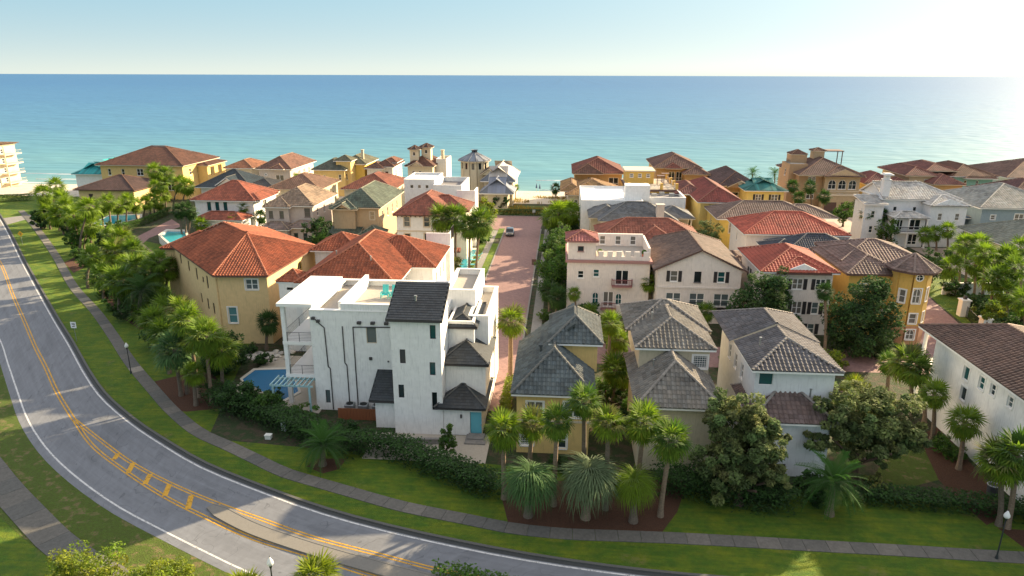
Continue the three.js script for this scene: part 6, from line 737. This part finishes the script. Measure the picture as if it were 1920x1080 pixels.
for (const q of [[64.34,114.19,4.53,-0.99],[66.86,115.29,8.15,-1.52],[65.94,110.88,6.16,-0.93],[64.75,106.75,9.06,-0.82],[62.58,100.45,6.08,-0.68],[63.91,100.56,6.47,-0.85],[66.49,100.77,7.65,-1.58],[71.94,111.39,7.44,-1.92],[76.11,116.07,7.71,-1.35],[68.50,120.09,5.19,-1.22],[68.21,112.48,4.46,-1.19],[69.63,111.19,6.16,-1.23],[63.55,98.26,5.17,-0.83],[63.40,93.99,5.35,-1.12],[68.82,115.45,8.60,-0.98]]) palm('far', ...q, 1.25, rcl, RC, { leaf: 'sabal' });
for (const [i, q] of [[76.23,143.67,3.87,-1.00],[76.56,140.17,5.40,-0.97],[73.04,139.87,4.10,-1.42],[68.86,155.25,4.76,-0.72],[69.20,150.16,6.09,-1.71],[65.77,149.86,6.33,-1.38],[66.40,157.72,7.23,-0.82]].entries()) palm('far', ...q, 1.1, ['palm before the white villa steps', 'palm right of the white villa balcony', 'dark palm under the white villa gable', 'palm left of the white villa wing', 'taller palm beside the white villa wing', 'palm at the drive left of the white villa', 'palm right of the tan mansion garages'][i], 'palms round the white villa', { leaf: i < 3 ? 'sabal' : 'dark' });
for (const [i, q] of [[59.08,175.30,5.34,-0.91],[61.29,174.16,8.18,-1.03],[63.25,172.36,6.56,-0.23],[59.95,182.39,7.58,-1.17]].entries()) palm('far', ...q, 1.15, ['palm at the left corner of the tan mansion', 'tall palm before the tan mansion entrance', 'dark palm by the tan mansion garages', 'palm between green metal roof and tan mansion'][i], 'palms before the tan mansion', { leaf: 'dark' });
for (const [i, q] of [[60.21,225.35,4.39,-0.45],[67.02,225.99,4.39,-0.49],[63.02,227.83,1.71,-0.18],[68.73,226.15,1.69,-0.20]].entries()) palm('date', ...q, 0.95 + 0.2 * (i < 2), ['left tall date palm above the green metal roof', 'right tall date palm above the green metal roof', 'low date palm below the left tall one', 'low date palm below the right tall one'][i], 'date palms by the sea');

// --- broad-leaved trees
tree('oak_tree', 'grey-green oak covering the corner of the beige house', 15.18,51.07, 2.2, [[0, 4.2, 0.6, 2.6, 2.2, 2.2, 76], [-0.6, 6.3, 1.0, 2.2, 1.9, 1.9, 64], [1.6, 3.0, 0, 1.9, 1.6, 1.7, 45], [-1.6, 2.6, 0, 1.8, 2.0, 1.8, 41], [1.8, 4.9, 0.8, 1.5, 1.4, 1.5, 30]], 'oak', 0.14, { per: 125, cr: 0.24, tr: 0.3, spread: 2 }).scale.setScalar(1.17);
tree('oak_tree', 'wide grey-green oak beside the white slate-roofed house', 26.11,55.52, 2.4, [[0.3, 5.0, 1.4, 2.8, 2.4, 2.4, 83], [2.4, 4.3, 1.6, 2.6, 2.4, 2.3, 76], [-2.2, 4.6, 0.6, 2.0, 1.8, 1.8, 49], [0.6, 3.0, 0, 2.2, 1.5, 1.8, 38], [3.6, 3.0, 1.0, 1.6, 1.5, 1.6, 30], [-3.2, 3.4, 0, 1.2, 1.2, 1.3, 19]], 'oak', 0.14, { per: 125, cr: 0.24, tr: 0.3, spread: 2.4 }).scale.setScalar(1.15);
tree('magnolia_tree', 'large dark tree hiding the left of the pediment house', 26.75,88.01, 2.5, [[0, 4.6, 0, 4.0, 4.0, 3.6, 70], [0.4, 7.6, 0, 2.8, 2.6, 2.6, 36], [-1.2, 3, -0.6, 3.4, 2.8, 3, 40]], 'magnolia', 0.20, { per: 110, tr: 0.3, spread: 2.4 });
tree('magnolia_tree', 'large dark tree before the turret house', 37.81,84.70, 2.5, [[0, 4.8, 0, 4.1, 4.4, 3.6, 76], [0, 8.0, 0, 3.0, 2.7, 2.7, 40], [0.4, 2.4, -0.6, 3.4, 2.4, 3, 40]], 'magnolia', 0.20, { per: 110, tr: 0.3, spread: 2.4 });
tree('green_tree', 'light green tree left of the brick street end', -18.07,157.08, 2.4, [[0, 4.0, 0, 2.6, 3.0, 2.6, 34]], 'lime', 0.26, { per: 70 });
tree('green_tree', 'dark green tree beside the round-tower house', -26.18,197.33, 2, [[0, 3.6, 0, 2.4, 2.2, 2.4, 24]], 'bush', 0.28, { per: 50 });
tree('green_tree', 'dark tree under the right edge of the round-tower house roof', -16.35,179.20, 2, [[0, 2.6, 0, 2.4, 2.0, 2.4, 24]], 'dark', 0.28, { per: 50 });
tree('dark_tree', 'dark tree mass between mauve and green-roofed houses', -45.60,123.90, 2.5, [[0, 5.0, 0, 2.8, 3.6, 2.6, 40], [0.6, 2.4, -1, 2.8, 2.4, 2.4, 26]], 'dark', 0.24, { per: 80 });
tree('green_tree', 'leafy tree at the back corner of the yellow striped-roof house', 28.40,136.01, 2.2, [[0, 4.0, 0, 2.8, 2.6, 2.4, 34], [1.2, 2.4, -1, 2, 1.6, 1.8, 18]], 'oak', 0.22, { per: 80 });
tree('green_tree', 'leafy tree right of the brick street before the slate-roofed house', 0.25,124.75, 2.2, [[0, 3.6, 0, 3.0, 3.4, 3, 46], [-0.6, 3.2, 5, 2.8, 3.0, 3, 36], [-0.4, 3, 10, 2.6, 2.8, 3, 30]], 'bush', 0.22, { per: 80 });
tree('dark_tree', 'tall dark shrub mass left of the terrace house', -0.93,105.28, 2.4, [[0, 4.6, 0, 2.5, 4.2, 2.6, 50], [0.4, 3.0, 4, 2.4, 3.2, 3, 36]], 'bush', 0.2, { per: 80 });
const LT = 'broad trees in the left roadside belt';
for (const [i, q] of [[-119.50,148.10],[-117.82,150.02],[-110.37,144.36],[-97.05,128.66],[-83.18,117.61],[-71.73,105.11],[-99.03,135.48],[-88.67,129.39]].entries()) { const k = 1 + 0.25 * (i % 3); tree('belt_tree', ['dark rounded tree at the far end of the belt', 'green tree next to the far beach opening', 'broad tree behind the yellow warning sign', 'tree with bare pale trunks beside the left pavement', 'broad tree in the middle of the left belt', 'dark tree behind the wide feather palm', 'tree at the near end of the far pool hedge', 'tree at the bend of the brick cul-de-sac'][i], ...q, 2.2, [[0, 3.0 * k, 0, 2.0 * k, 1.8 * k, 2.0, 20], [0.8, 1.9, -1.0, 1.9, 1.5, 1.8, 14]], i % 2 ? 'bush' : 'dark', 0.25, { per: 70, group: LT }); }
for (const q of [[61.11,95.88],[60.48,91.75],[65.62,98.43],[62.19,100.41],[62.96,105.32],[66.70,104.38],[69.50,105.87],[63.70,112.10]]) bush('one of the dark shrubs under the palms by the white wall', ...q, 2.2, 'dark', { group: 'dark shrubs under the right palms' });
tree('round_tree', 'bright round clipped tree by the low wall at right', 56.89,91.45, 1.8, [[0, 4.4, 0, 1.9, 1.2, 1.8, 22]], 'lime', 0.2, { per: 60 });
for (const [i, q] of [[66.86,145.15],[72.64,150.46],[66.09,166.33],[63.61,119.68]].entries()) tree('green_tree', ['leafy tree left of the white villa', 'round tree in front of the white villa wing', 'leafy tree at the drive of the tan mansion', 'dark round tree beside the white villa drive'][i], ...q, 2, [[0, 3.4, 0, 2.2, 2.4, 2.2, 28]], i % 2 ? 'dark' : 'bush', 0.24, { per: 60 });
tree('cypress_tree', 'small dark conifer at the front corner of the modern house', -10.17,56.39, 1, [[0, 1.6, 0, 0.85, 1.7, 0.85, 26]], 'bush', 0.12, { per: 70, tr: 0.1, spread: 0.4 });

// --- foreground bushes at the bottom edge
tree('shrub_mass', 'large sunlit yellow-green bush at the bottom left corner', -31.34,36.64, 0.8, [[0, 2.0, 0, 2.3, 2.0, 1.9, 60]], 'lime', 0.10, { per: 120, cat: 'shrub' });
tree('shrub_mass', 'sunlit bush right of the corner bush at the bottom', -26.10,36.06, 0.8, [[0, 1.9, 0, 2.4, 1.7, 1.8, 52]], 'lime', 0.10, { per: 120, cat: 'shrub' });
palm('sabal', -15.04,34.61,4.29,0.35, 0.9, 'bright palm at the bottom edge beside the street lamp', null, { leaf: 'lime' }); palm('sabal', -19.89,34.67,3.13,0.46, 0.8, 'palm tip at the bottom edge left of the street lamp', null, { leaf: 'lime' });
hedge('clipped dark green hedge in the road median at the bottom', [[-8.03,40.46],[-6.27,40.16],[-3.95,39.49],[-0.98,38.76]], 1.3, 1.0, 'bush', 'median_hedge');

// --- hedges and shrubs of the front gardens
hedge('long dark hedge below the white modern house', [[-20.17,56.35],[-16.18,56.67],[-11.66,54.26],[-8.47,52.36],[-5.03,50.62]], 2.2, 1.9, 'dark');
hedge('dark hedge along the pool garden above the left lawn', [[-37.85,66.81],[-34.63,63.88],[-29.74,61.90],[-25.46,59.48],[-21.49,57.23]], 2.4, 1.9, 'dark');
hedge('dark hedge below the beige house and the oak', [[9.30,52.95],[12.07,51.97],[15.84,51.12],[18.72,50.61]], 2.8, 2.0, 'dark');
hedge('dark hedge across the lawn edge at right', [[25.00,52.61],[28.25,52.10],[31.60,51.99],[35.15,51.54],[39.24,50.79]], 2.2, 1.2, 'dark');
hedge('low silvery hedge end left of the yellow house', [[-8.66,53.62],[-6.61,52.51],[-5.14,51.80]], 1.0, 1.2, 'silver');
hedge('clipped green hedge lining the far pool and brick cul-de-sac', [[-98.27,140.59],[-98.47,147.66],[-98.42,156.03],[-99.87,167.99]], 1.2, 1.6, 'bush');
hedge('dark hedge before the beachside condominium at far left', [[-171.30,176.18],[-161.13,178.79],[-153.71,181.18],[-148.18,182.55]], 1.6, 1.8, 'dark');
hedge('dark hedge at the far end of the brick street', [[-20, 173], [-12, 173.2], [-4, 173.2], [6, 173]], 1.4, 1.5, 'dark');
hedge('green hedge along the side of the yellow house', [[-5.4, 60], [-5.5, 66], [-5.4, 72]], 1.1, 1.5, 'lime');
const SH = 'garden shrubs', sh = (label, q, s, leaf, o) => bush(label, ...q, s, leaf, { group: null, ...o });
sh('dark shrub at the left end of the pool', [-32.39,64.06], 1.7, 'dark'); sh('green shrub in front of the pool', [-29.62,63.68], 1.5, 'bush'); sh('green shrub at the pergola corner of the modern house', [-25.93,62.21], 1.5, 'bush'); sh('round topiary shrub by the pergola post', [-30.96,67.36], 0.9, 'dark'); sh('dark shrub below the brown timber screen', [-20.58,59.34], 1.5, 'dark');
sh('leafy plants along the straw-yellow wall base', [-39.04,78.94], 1.2, 'dark', { sv: 1 }); sh('dark plants at the rocky pool border', [-39.89,76.30], 1.6, 'dark'); sh('bushy plants at the right end of the rocky pool border', [-36.16,76.27], 1.3, 'dark');
sh('dark bush below the left feather palm crown', [-51.97,80.60], 2.2, 'dark'); sh('dark bush behind the poolside palm cluster', [-40.33,73.05], 2.4, 'dark'); sh('bright shrub beneath the bright poolside palm', [-50.91,82.59], 2.2, 'bush');
sh('green bush between the beige and white slate houses, near', [19.65,72.80], 1.9, 'bush'); sh('green bush between the beige and white slate houses, far', [20.54,79.59], 2.0, 'bush'); sh('lime bush at the back corner of the white slate house', [33.20,80.62], 1.8, 'lime'); sh('lime shrub between the yellow and beige roofs', [6.88,82.70], 1.9, 'lime'); sh('leafy shrub between the yellow and beige houses', [7.23,73.92], 1.8, 'bush');
sh('dark shrub in the gap between yellow and beige houses, nearest the road', [6.19,63.65], 1.6, 'dark'); sh('leafy shrub in the gap beside the yellow side wall', [5.20,70.28], 1.7, 'bush'); sh('leafy shrub in the gap beside the beige side wall', [7.63,67.90], 1.7, 'bush'); sh('green shrub at the far end of the gap between yellow and beige houses', [7.18,87.36], 2.0, 'lime'); sh('dark shrub under the yellow house front window', [0.09,55.19], 1.0, 'dark'); sh('dark shrub at the right base of the yellow house', [2.67,53.24], 1.2, 'dark'); sh('dark shrub under the grey-green oak', [17.93,52.44], 1.6, 'dark'); sh('dark shrub under the wide oak', [21.41,52.32], 1.7, 'dark'); sh('brownish shrub at the right foot of the wide oak', [27.13,53.56], 1.3, 'olive');
for (const [i, q] of [[36.56,62.06],[36.85,59.75],[36.45,60.86]].entries()) sh(['shrub at the near palm foot by the long white wall', 'shrub beside the single palm by the long white wall', 'low shrub between palms by the long white wall'][i], q, 1.1, 'bush');
sh('bright shrub behind the white slate house drive', [32.91,72.52], 1.5, 'lime'); sh('green shrub at the drive edge before the long white house', [34.74,70.08], 1.3, 'bush'); sh('dark clipped bush at the turret house foot', [43.97,90.39], 0.9, 'dark'); sh('bright shrub right of the bright red roof', [56.62,165.49], 2.2, 'lime'); sh('green bush behind the pediment roof', [58.21,142.11], 2.2, 'lime'); sh('small palm-like bush on the bright red roofed house gable', [41.88,140.70], 1.8, 'bush');
for (const [i, q] of [[-19.82,115.90],[-17.02,114.81],[-14.82,113.68]].entries()) sh(['yellow shrub left in the villa corner bed', 'low shrub in the middle of the villa corner bed', 'green shrub right in the villa corner bed'][i], q, 1.2, i ? 'bush' : 'lime');
for (const [i, q] of [[-2.43,133.35],[-0.89,136.99],[-2.33,120.86],[-0.00,117.59],[-0.22,101.33],[3.48,95.54]].entries()) sh(['bush at the right pavement opposite the villa pool', 'bush behind the right pavement opposite the villa pool', 'bush beside the dark street sign', 'bush before the left side of the terrace house', 'dark bush at the foot of the terrace house corner', 'bush under the arched windows of the terrace house'][i], q, 2.3, i % 2 ? 'dark' : 'bush');
sh('green hedge bush by the parked car', [-16.78,142.66], 2.0, 'bush'); sh('round bush at the street edge below the terrace house', [-1.94,95.09], 1.3, 'bush'); sh('bright bush at the right kerb near the street end', [-3.67,160.14], 1.3, 'lime'); sh('bush at the street end right', [-1.62,149.07], 2, 'bush'); sh('dark bush by the white block house', [3.68,152.21], 2, 'dark');
tag((() => { const T = new Tri(true), r = rng(77); for (let i = 0; i < 9000; i++) { const x = -30 + 50 * r(), v = 174 + 26 * r(); if (fbm(x * 0.15, v * 0.2, 2) < 0.45) continue; const h = 0.3 + 0.5 * r(), a = r() * 6.28, c = Math.cos(a) * 0.12, s = Math.sin(a) * 0.12; T.tri([x - c, 0.1, -v - s], [x + c, 0.1, -v + s], [x + (r() - 0.5) * 0.4, h + 0.3, -v + (r() - 0.5) * 0.4], (q => [q, q, q])(0.7 + 0.6 * r())); } return mesh('dune_grass', T.geo(), LF.dune, scene); })(), 'golden dune grass between the street end and the beach', 'grass', null, 'stuff');

// ---------------------------------------------------------------- pools, street furniture, small things
const waterM = new THREE.MeshPhysicalMaterial({ color: lin(0.02, 0.16, 0.33), roughness: 0.08, ior: 1.33, bumpMap: rep(waveBump, 2), bumpScale: 0.02 }), waterT = new THREE.MeshPhysicalMaterial({ color: lin(0.03, 0.30, 0.36), roughness: 0.1, ior: 1.33 }), tileEdge = M([0.62, 0.58, 0.50], { map: rep(mottle, 0.5) });
waterM.bumpMap.channel = 0;
function pool(label, pts, water) { const cx = pts.reduce((a, p) => a + p[0], 0) / pts.length, cv = pts.reduce((a, p) => a + p[1], 0) / pts.length, g = thing('swimming_pool', label, 'pool', cx, cv), q = pts.map(p => [p[0] - cx, p[1] - cv]), big = q.map(p => [p[0] * 1.1, p[1] * 1.12]); const s = new THREE.Shape(big.map(p => new THREE.Vector2(...p))); s.holes.push(new THREE.Path(q.map(p => new THREE.Vector2(...p)))); const r = new THREE.ExtrudeGeometry(s, { depth: 0.1, bevelEnabled: false }); r.rotateX(-Math.PI / 2); mesh('rim', r, tileEdge, g); const w = new THREE.ShapeGeometry(new THREE.Shape(q.map(p => new THREE.Vector2(p[0] * 1.01, p[1] * 1.01)))); w.rotateX(-Math.PI / 2); w.translate(0, 0.05, 0); mesh('water', w, water, g); }
pool('deep blue swimming pool beside the white modern house', [[-36.69,71.53],[-36.37,74.16],[-32.23,74.81],[-29.00,68.87],[-29.90,66.53],[-32.91,66.29]], waterM);
pool('long turquoise pool among slender palms by the yellow mansion', [[-111.25,154.88],[-113.16,163.27],[-106.45,165.26],[-103.68,160.73],[-106.32,152.85],[-108.40,151.45]], waterT);
pool('narrow turquoise pool beside the tall villa and brick street', [[-19.0, 112], [-17.2, 112], [-17.2, 136], [-19.0, 136]], waterT);
{ const q = [[-84.45,136.42], [-85.67,141.59], [-81.03,141.46], [-74.90,131.36], [-75.39,125.86]], c = q[4], g = thing('spa_pool', 'raised white plunge pool at the brick cul-de-sac', 'plunge pool', c[0], c[1]), p = q.map(a => [a[0] - c[0], a[1] - c[1]]), m = p.reduce((a, b) => [a[0] + b[0] / 5, a[1] + b[1] / 5], [0, 0]), inn = p.map(a => [m[0] + (a[0] - m[0]) * 0.84, m[1] + (a[1] - m[1]) * 0.84]), V2 = a => a.map(b => new THREE.Vector2(...b)); const ring = (o, i, y0, y1) => { const sh = new THREE.Shape(V2(o)); sh.holes.push(new THREE.Path(V2(i))); const e = new THREE.ExtrudeGeometry(sh, { depth: y1 - y0, bevelEnabled: false }); e.rotateX(-Math.PI / 2); e.translate(0, y0, 0); return e; }; mesh('wall', ring(p, inn, 0, 1.7), W.white, g); mesh('rim', ring(p.map(a => [m[0] + (a[0] - m[0]) * 1.03, m[1] + (a[1] - m[1]) * 1.03]), inn, 1.702, 1.8), tileEdge, g); const w = new THREE.ShapeGeometry(new THREE.Shape(V2(inn))); w.rotateX(-Math.PI / 2); w.translate(0, 1.55, 0); mesh('water', w, waterT, g); }
function lamp(label, x, v, h, s = 1) { const g = thing('street_lamp', label, 'street lamp', x, v, 'globe-headed street lamps'), P = []; for (const [r, y] of [[0.001, h + 0.62], [0.05, h + 0.6], [0.09, h + 0.5], [0.19, h + 0.32], [0.22, h + 0.18], [0.18, h + 0.06], [0.10, h], [0.001, h]]) P.push(new THREE.Vector2(r * s, h + (y - h) * s)); const lm = M([0.03, 0.035, 0.035], { roughness: 0.5 }); mesh('post', [cyl(0, 0, 0.3, h - 0.1, 0.055, 0.045, 10), cyl(0, 0, 0, 0.35, 0.13, 0.08, 10), cyl(0, 0, h - 0.25, h + 0.01, 0.05, 0.12, 10)], lm, g); mesh('globe', new THREE.LatheGeometry(P, 16), new THREE.MeshPhysicalMaterial({ color: lin(0.85, 0.85, 0.82), roughness: 0.35, transmission: 0.2, thickness: 0 }), g); mesh('finial', [cyl(0, 0, h + 0.6 * s, h + 0.75 * s, 0.03, 0.01, 8)], lm, g); }
lamp('globe street lamp beside the left pavement', -50.65,72.21, 3.3); lamp('globe street lamp at the bottom edge by the median palm', -17.98,35.74, 4.15); lamp('globe street lamp at the lower right beside two palms', 32.52,45.57, 3.5);
function sign(name, label, x, v, h, w, hh, face, mat, back) { const g = thing(name, label, 'road sign', x, v); mesh('post', cyl(0, 0, 0, h + hh * 0.6, 0.035, 0.035, 6), metalG, g); const b = fr(-w / 2, w / 2, -hh / 2, hh / 2, 0.04, 0.06); if (face === 'diamond') b.rotateZ(Math.PI / 4); b.translate(0, h + hh / 2, 0); mesh('plate', b, mat, g); if (back) { const q = back.map(([x0, x1, y0, y1]) => { const p = fr(x0 * w, x1 * w, y0 * hh, y1 * hh, 0.063, 0.066); if (face === 'diamond') p.rotateZ(0); p.translate(0, h + hh / 2, 0); return p; }); mesh('marking', q, trimD, g); } }
const signY = M([0.75, 0.40, 0.02], { roughness: 0.5 }), signW = M([0.80, 0.80, 0.80], { roughness: 0.5 });
sign('warning_sign', 'yellow diamond warning sign on the left lawn', -111.35,132.00, 2.0, 0.85, 0.85, 'diamond', signY, [[-0.06, 0.06, -0.3, 0.25], [-0.2, 0.2, 0.15, 0.22]]);
sign('regulatory_sign', 'white square road sign on the left lawn by the pavement', -64.00,81.51, 1.9, 0.75, 0.85, 'square', signW, [[-0.25, -0.05, 0.05, 0.3], [0.05, 0.28, -0.05, 0.3], [-0.25, 0.1, -0.3, -0.15], [0.15, 0.28, -0.3, -0.15]]);
sign('street_sign', 'dark sign panel on a post right of the brick street', -4.66,114.54, 3.0, 0.8, 1.0, 'square', M([0.10, 0.06, 0.05]));
sign('street_sign', 'tall thin post with small white sign at the street end', [-2.67,180.44][0], [-2.67,180.44][1], 6.5, 0.3, 0.4, 'square', signW);
sign('round_sign', 'small white sign before the hedge at the street end', -7.24,172.78, 0.9, 0.7, 0.7, 'square', signW);
{ const a = thing('utility_cabinet', 'pale green utility cabinet on the lawn below the pool hedge', 'utility box', -27.16,60.10); const g = new RoundedBoxGeometry(0.45, 1.15, 0.35, 2, 0.04); g.translate(0, 0.58, 0); mesh('cabinet', g, M([0.42, 0.46, 0.40]), a); mesh('door_panel', fr(-0.17, 0.17, 0.12, 1.02, 0.176, 0.186), M([0.46, 0.50, 0.44]), a); const b = thing('utility_pedestal', 'small white utility box on the grass', 'utility box', -28.05,58.43); const q = new RoundedBoxGeometry(0.6, 0.4, 0.45, 2, 0.05); q.translate(0, 0.22, 0); mesh('box', q, M([0.6, 0.6, 0.55]), b); mesh('lid', fr(-0.33, 0.33, 0.42, 0.5, -0.25, 0.25), M([0.66, 0.66, 0.6]), b); }
{ // parked car in the drive
  const g = thing('parked_car', 'dark blue-grey car parked on the brick street near its end', 'car', -11.62,150.86); g.rotation.y = 0.06; const paint = new THREE.MeshPhysicalMaterial({ color: lin(0.06, 0.075, 0.10), roughness: 0.35, metalness: 0.4, clearcoat: 1, clearcoatRoughness: 0.05 });
  const prof = (pts, w, y = 0) => { const s = new THREE.Shape(pts.map(p => new THREE.Vector2(...p))), q = new THREE.ExtrudeGeometry(s, { depth: w, bevelEnabled: true, bevelSize: 0.06, bevelThickness: 0.08, bevelSegments: 3 }); q.translate(0, 0, -w / 2); q.rotateY(Math.PI / 2); return q; };
  mesh('body', prof([[-2.3, 0.35], [2.3, 0.35], [2.35, 0.7], [2.2, 0.95], [1.1, 1.02], [-1.9, 1.08], [-2.35, 0.95], [-2.4, 0.6]], 1.62), paint, g); mesh('cabin', prof([[1.0, 1.0], [0.35, 1.55], [-1.5, 1.6], [-2.1, 1.05]], 1.38), glass[0], g); mesh('roof', prof([[0.3, 1.56], [0.1, 1.66], [-1.35, 1.68], [-1.55, 1.6]], 1.3), paint, g);
  for (const sx of [-0.82, 0.82]) for (const z of [-1.45, 1.5]) { const w = new THREE.CylinderGeometry(0.34, 0.34, 0.24, 20); w.rotateZ(Math.PI / 2); w.translate(sx, 0.34, z); const t = mesh('wheel', w, M([0.015, 0.015, 0.015]), g); const r = new THREE.CylinderGeometry(0.2, 0.2, 0.26, 14); r.rotateZ(Math.PI / 2); r.translate(sx, 0.34, z); mesh('rim', r, metalG, t); }
  for (const sx of [-0.62, 0.62]) { mesh('headlight', fr(sx - 0.2, sx + 0.2, 0.68, 0.84, 2.36, 2.45), M([0.7, 0.7, 0.68], { roughness: 0.2 }), g); mesh('tail_light', fr(sx - 0.2, sx + 0.2, 0.75, 0.92, -2.5, -2.4), M([0.3, 0.01, 0.01], { roughness: 0.3 }), g); }
}
function longWall(name, label, pts, w, h, mat, capm) { const g = thing(name, label, 'wall', pts[0][0], pts[0][1]), a = [], c = []; for (let i = 0; i < pts.length - 1; i++) { const [p, q] = [pts[i], pts[i + 1]], L = Math.hypot(q[0] - p[0], q[1] - p[1]), an = Math.atan2(q[1] - p[1], q[0] - p[0]); for (const [arr, ww, y0, y1] of [[a, w, 0, h], [c, w + 0.1, h + 0.002, h + 0.08]]) { const b = new THREE.BoxGeometry(L, y1 - y0, ww); b.translate(L / 2, (y0 + y1) / 2, 0); boxUV(b); b.rotateY(an); b.translate(p[0] - pts[0][0], 0, -(p[1] - pts[0][1])); arr.push(b); } } mesh('wall_body', a, mat, g); mesh('coping', c, capm ?? mat, g); }
longWall('garden_wall', 'low white garden wall behind the palms at right', [[[61.97,112.82],[72.02,113.66]][0], [[61.97,112.82],[72.02,113.66]][1]], 0.3, 1.9, W.white, trimW);
longWall('retaining_wall', 'low pale wall along the hedge below the modern house', [[-17.24,58.37],[-12.53,58.74],[-9.97,58.95]], 0.25, 0.5, concrete);
longWall('pool_wall', 'curved pale wall edging the pool garden above the hedge', [[-34.34,68.44],[-29.83,64.89],[-26.47,62.17],[-22.84,59.69]], 0.3, 0.7, M([0.42, 0.38, 0.31], { map: rep(mottle, 0.5) }));
longWall('court_wall', 'white courtyard wall in front of the tall villa', [[-24, 118.4], [-19.6, 118.4]], 0.25, 1.5, W.white, trimW);
for (const [i, q] of [[59.55,102.08],[58.06,93.96]].entries()) { const g = thing('gate_pillar', i ? 'white gate pillar nearer the long brown roof' : 'white gate pillar nearer the turret house', 'pillar', ...q, 'white gate pillars at right'); mesh('shaft', fr(-0.55, 0.55, 0, 2.4, -0.55, 0.55), W.white, g); mesh('cap', fr(-0.68, 0.68, 2.4, 2.6, -0.68, 0.68), trimW, g); mesh('lantern', fr(-0.2, 0.2, 2.6, 3.1, -0.2, 0.2), trimD, g); }
{ const g = thing('iron_fence', 'black iron fence between the white gate pillars', 'fence', ...[[59.71,101.38],[58.47,95.24]][0]), [p, q] = [[59.71,101.38],[58.47,95.24]], n = 26; for (let i = 0; i <= n; i++) mesh('picket', bar([(q[0] - p[0]) * i / n, 0, -(q[1] - p[1]) * i / n], [(q[0] - p[0]) * i / n, 1.7, -(q[1] - p[1]) * i / n], 0.025, 5), iron, g); mesh('rail', bar([0, 1.55, 0], [q[0] - p[0], 1.55, -(q[1] - p[1])], 0.03), iron, g); mesh('rail', bar([0, 0.2, 0], [q[0] - p[0], 0.2, -(q[1] - p[1])], 0.03), iron, g); }
for (let i = 0; i < 6; i++) { const g = thing('sun_lounger', ['nearest', 'second nearest', 'third', 'fourth', 'fifth', 'farthest'][i] + ' sun lounger in the row beside the villa pool', 'lounger', -16.5, 113.5 + i * 3.4, 'sun loungers beside the villa pool'); const m = M([0.10, 0.42, 0.48]); mesh('bed', fr(-0.9, 0.5, 0.28, 0.38, -0.33, 0.33), m, g); const b = fr(0, 0.75, 0, 0.08, -0.33, 0.33); b.rotateZ(0.7); b.translate(0.5, 0.3, 0); mesh('backrest', b, m, g); for (const [x, z] of [[-0.8, -0.28], [-0.8, 0.28], [0.4, -0.28], [0.4, 0.28]]) mesh('leg', fr(x - 0.03, x + 0.03, 0, 0.28, z - 0.03, z + 0.03), trimW, g); }
for (const [i, q] of [[-8.18,212.56],[-7.16,211.63]].entries()) { const g = thing('beach_umbrella', i ? 'right closed beach umbrella on the white sand' : 'left closed beach umbrella on the white sand', 'umbrella', ...q, 'closed umbrellas on the beach'); mesh('pole', cyl(0, 0, -0.4, 2.4, 0.04), trimC, g); const c = new THREE.ConeGeometry(0.35, 1.6, 8); c.translate(0, 1.7, 0); mesh('canopy', c, M([0.05, 0.10, 0.18]), g); }
{ const g = thing('rubbish_bin', 'dark grey wheeled bin at the corner of the long white house', 'bin', 36.91,54.09); const b = new THREE.CylinderGeometry(0.42, 0.36, 1.0, 14); b.translate(0, 0.5, 0); mesh('body', b, M([0.05, 0.055, 0.06]), g); const l = new THREE.TorusGeometry(0.42, 0.05, 6, 18); l.rotateX(Math.PI / 2); l.translate(0, 1.0, 0); mesh('rim', l, M([0.35, 0.35, 0.35]), g); }
{ const r = rng(5), ms = [M([0.45, 0.42, 0.37]), M([0.35, 0.33, 0.30]), M([0.55, 0.52, 0.46])]; const gs = [0, 1, 2].map(k => { const g = new THREE.IcosahedronGeometry(1, 1), p = g.attributes.position; for (let i = 0; i < p.count; i++) { const f = 0.75 + 0.5 * vnoise(p.getX(i) * 2 + k * 9 + 20, p.getY(i) * 2 + p.getZ(i) + 20); p.setXYZ(i, p.getX(i) * f, p.getY(i) * f * 0.6, p.getZ(i) * f); } g.computeVertexNormals(); return g; }); const pl = smooth([[-40.87,76.22],[-39.51,77.68],[-36.80,78.60],[-33.79,78.84]]); const b = thing('rock_border', 'pale rock border along the base of the straw-yellow house', 'rocks', pl[0][0], pl[0][1]); for (let i = 0; i < 60; i++) { const p = pl[Math.floor(r() * pl.length)], m = mesh('rock', gs[i % 3], ms[Math.floor(r() * 3)], b); m.position.set(p[0] - pl[0][0] + (r() - 0.5) * 1.5, 0.1, -(p[1] - pl[0][1]) + (r() - 0.5) * 2.6); m.scale.setScalar(0.18 + 0.28 * r()); m.rotation.y = r() * 6; } }


scene.traverse(o => { if (o.isMesh) { o.castShadow = true; o.receiveShadow = true; } });
renderer.render(scene, camera);
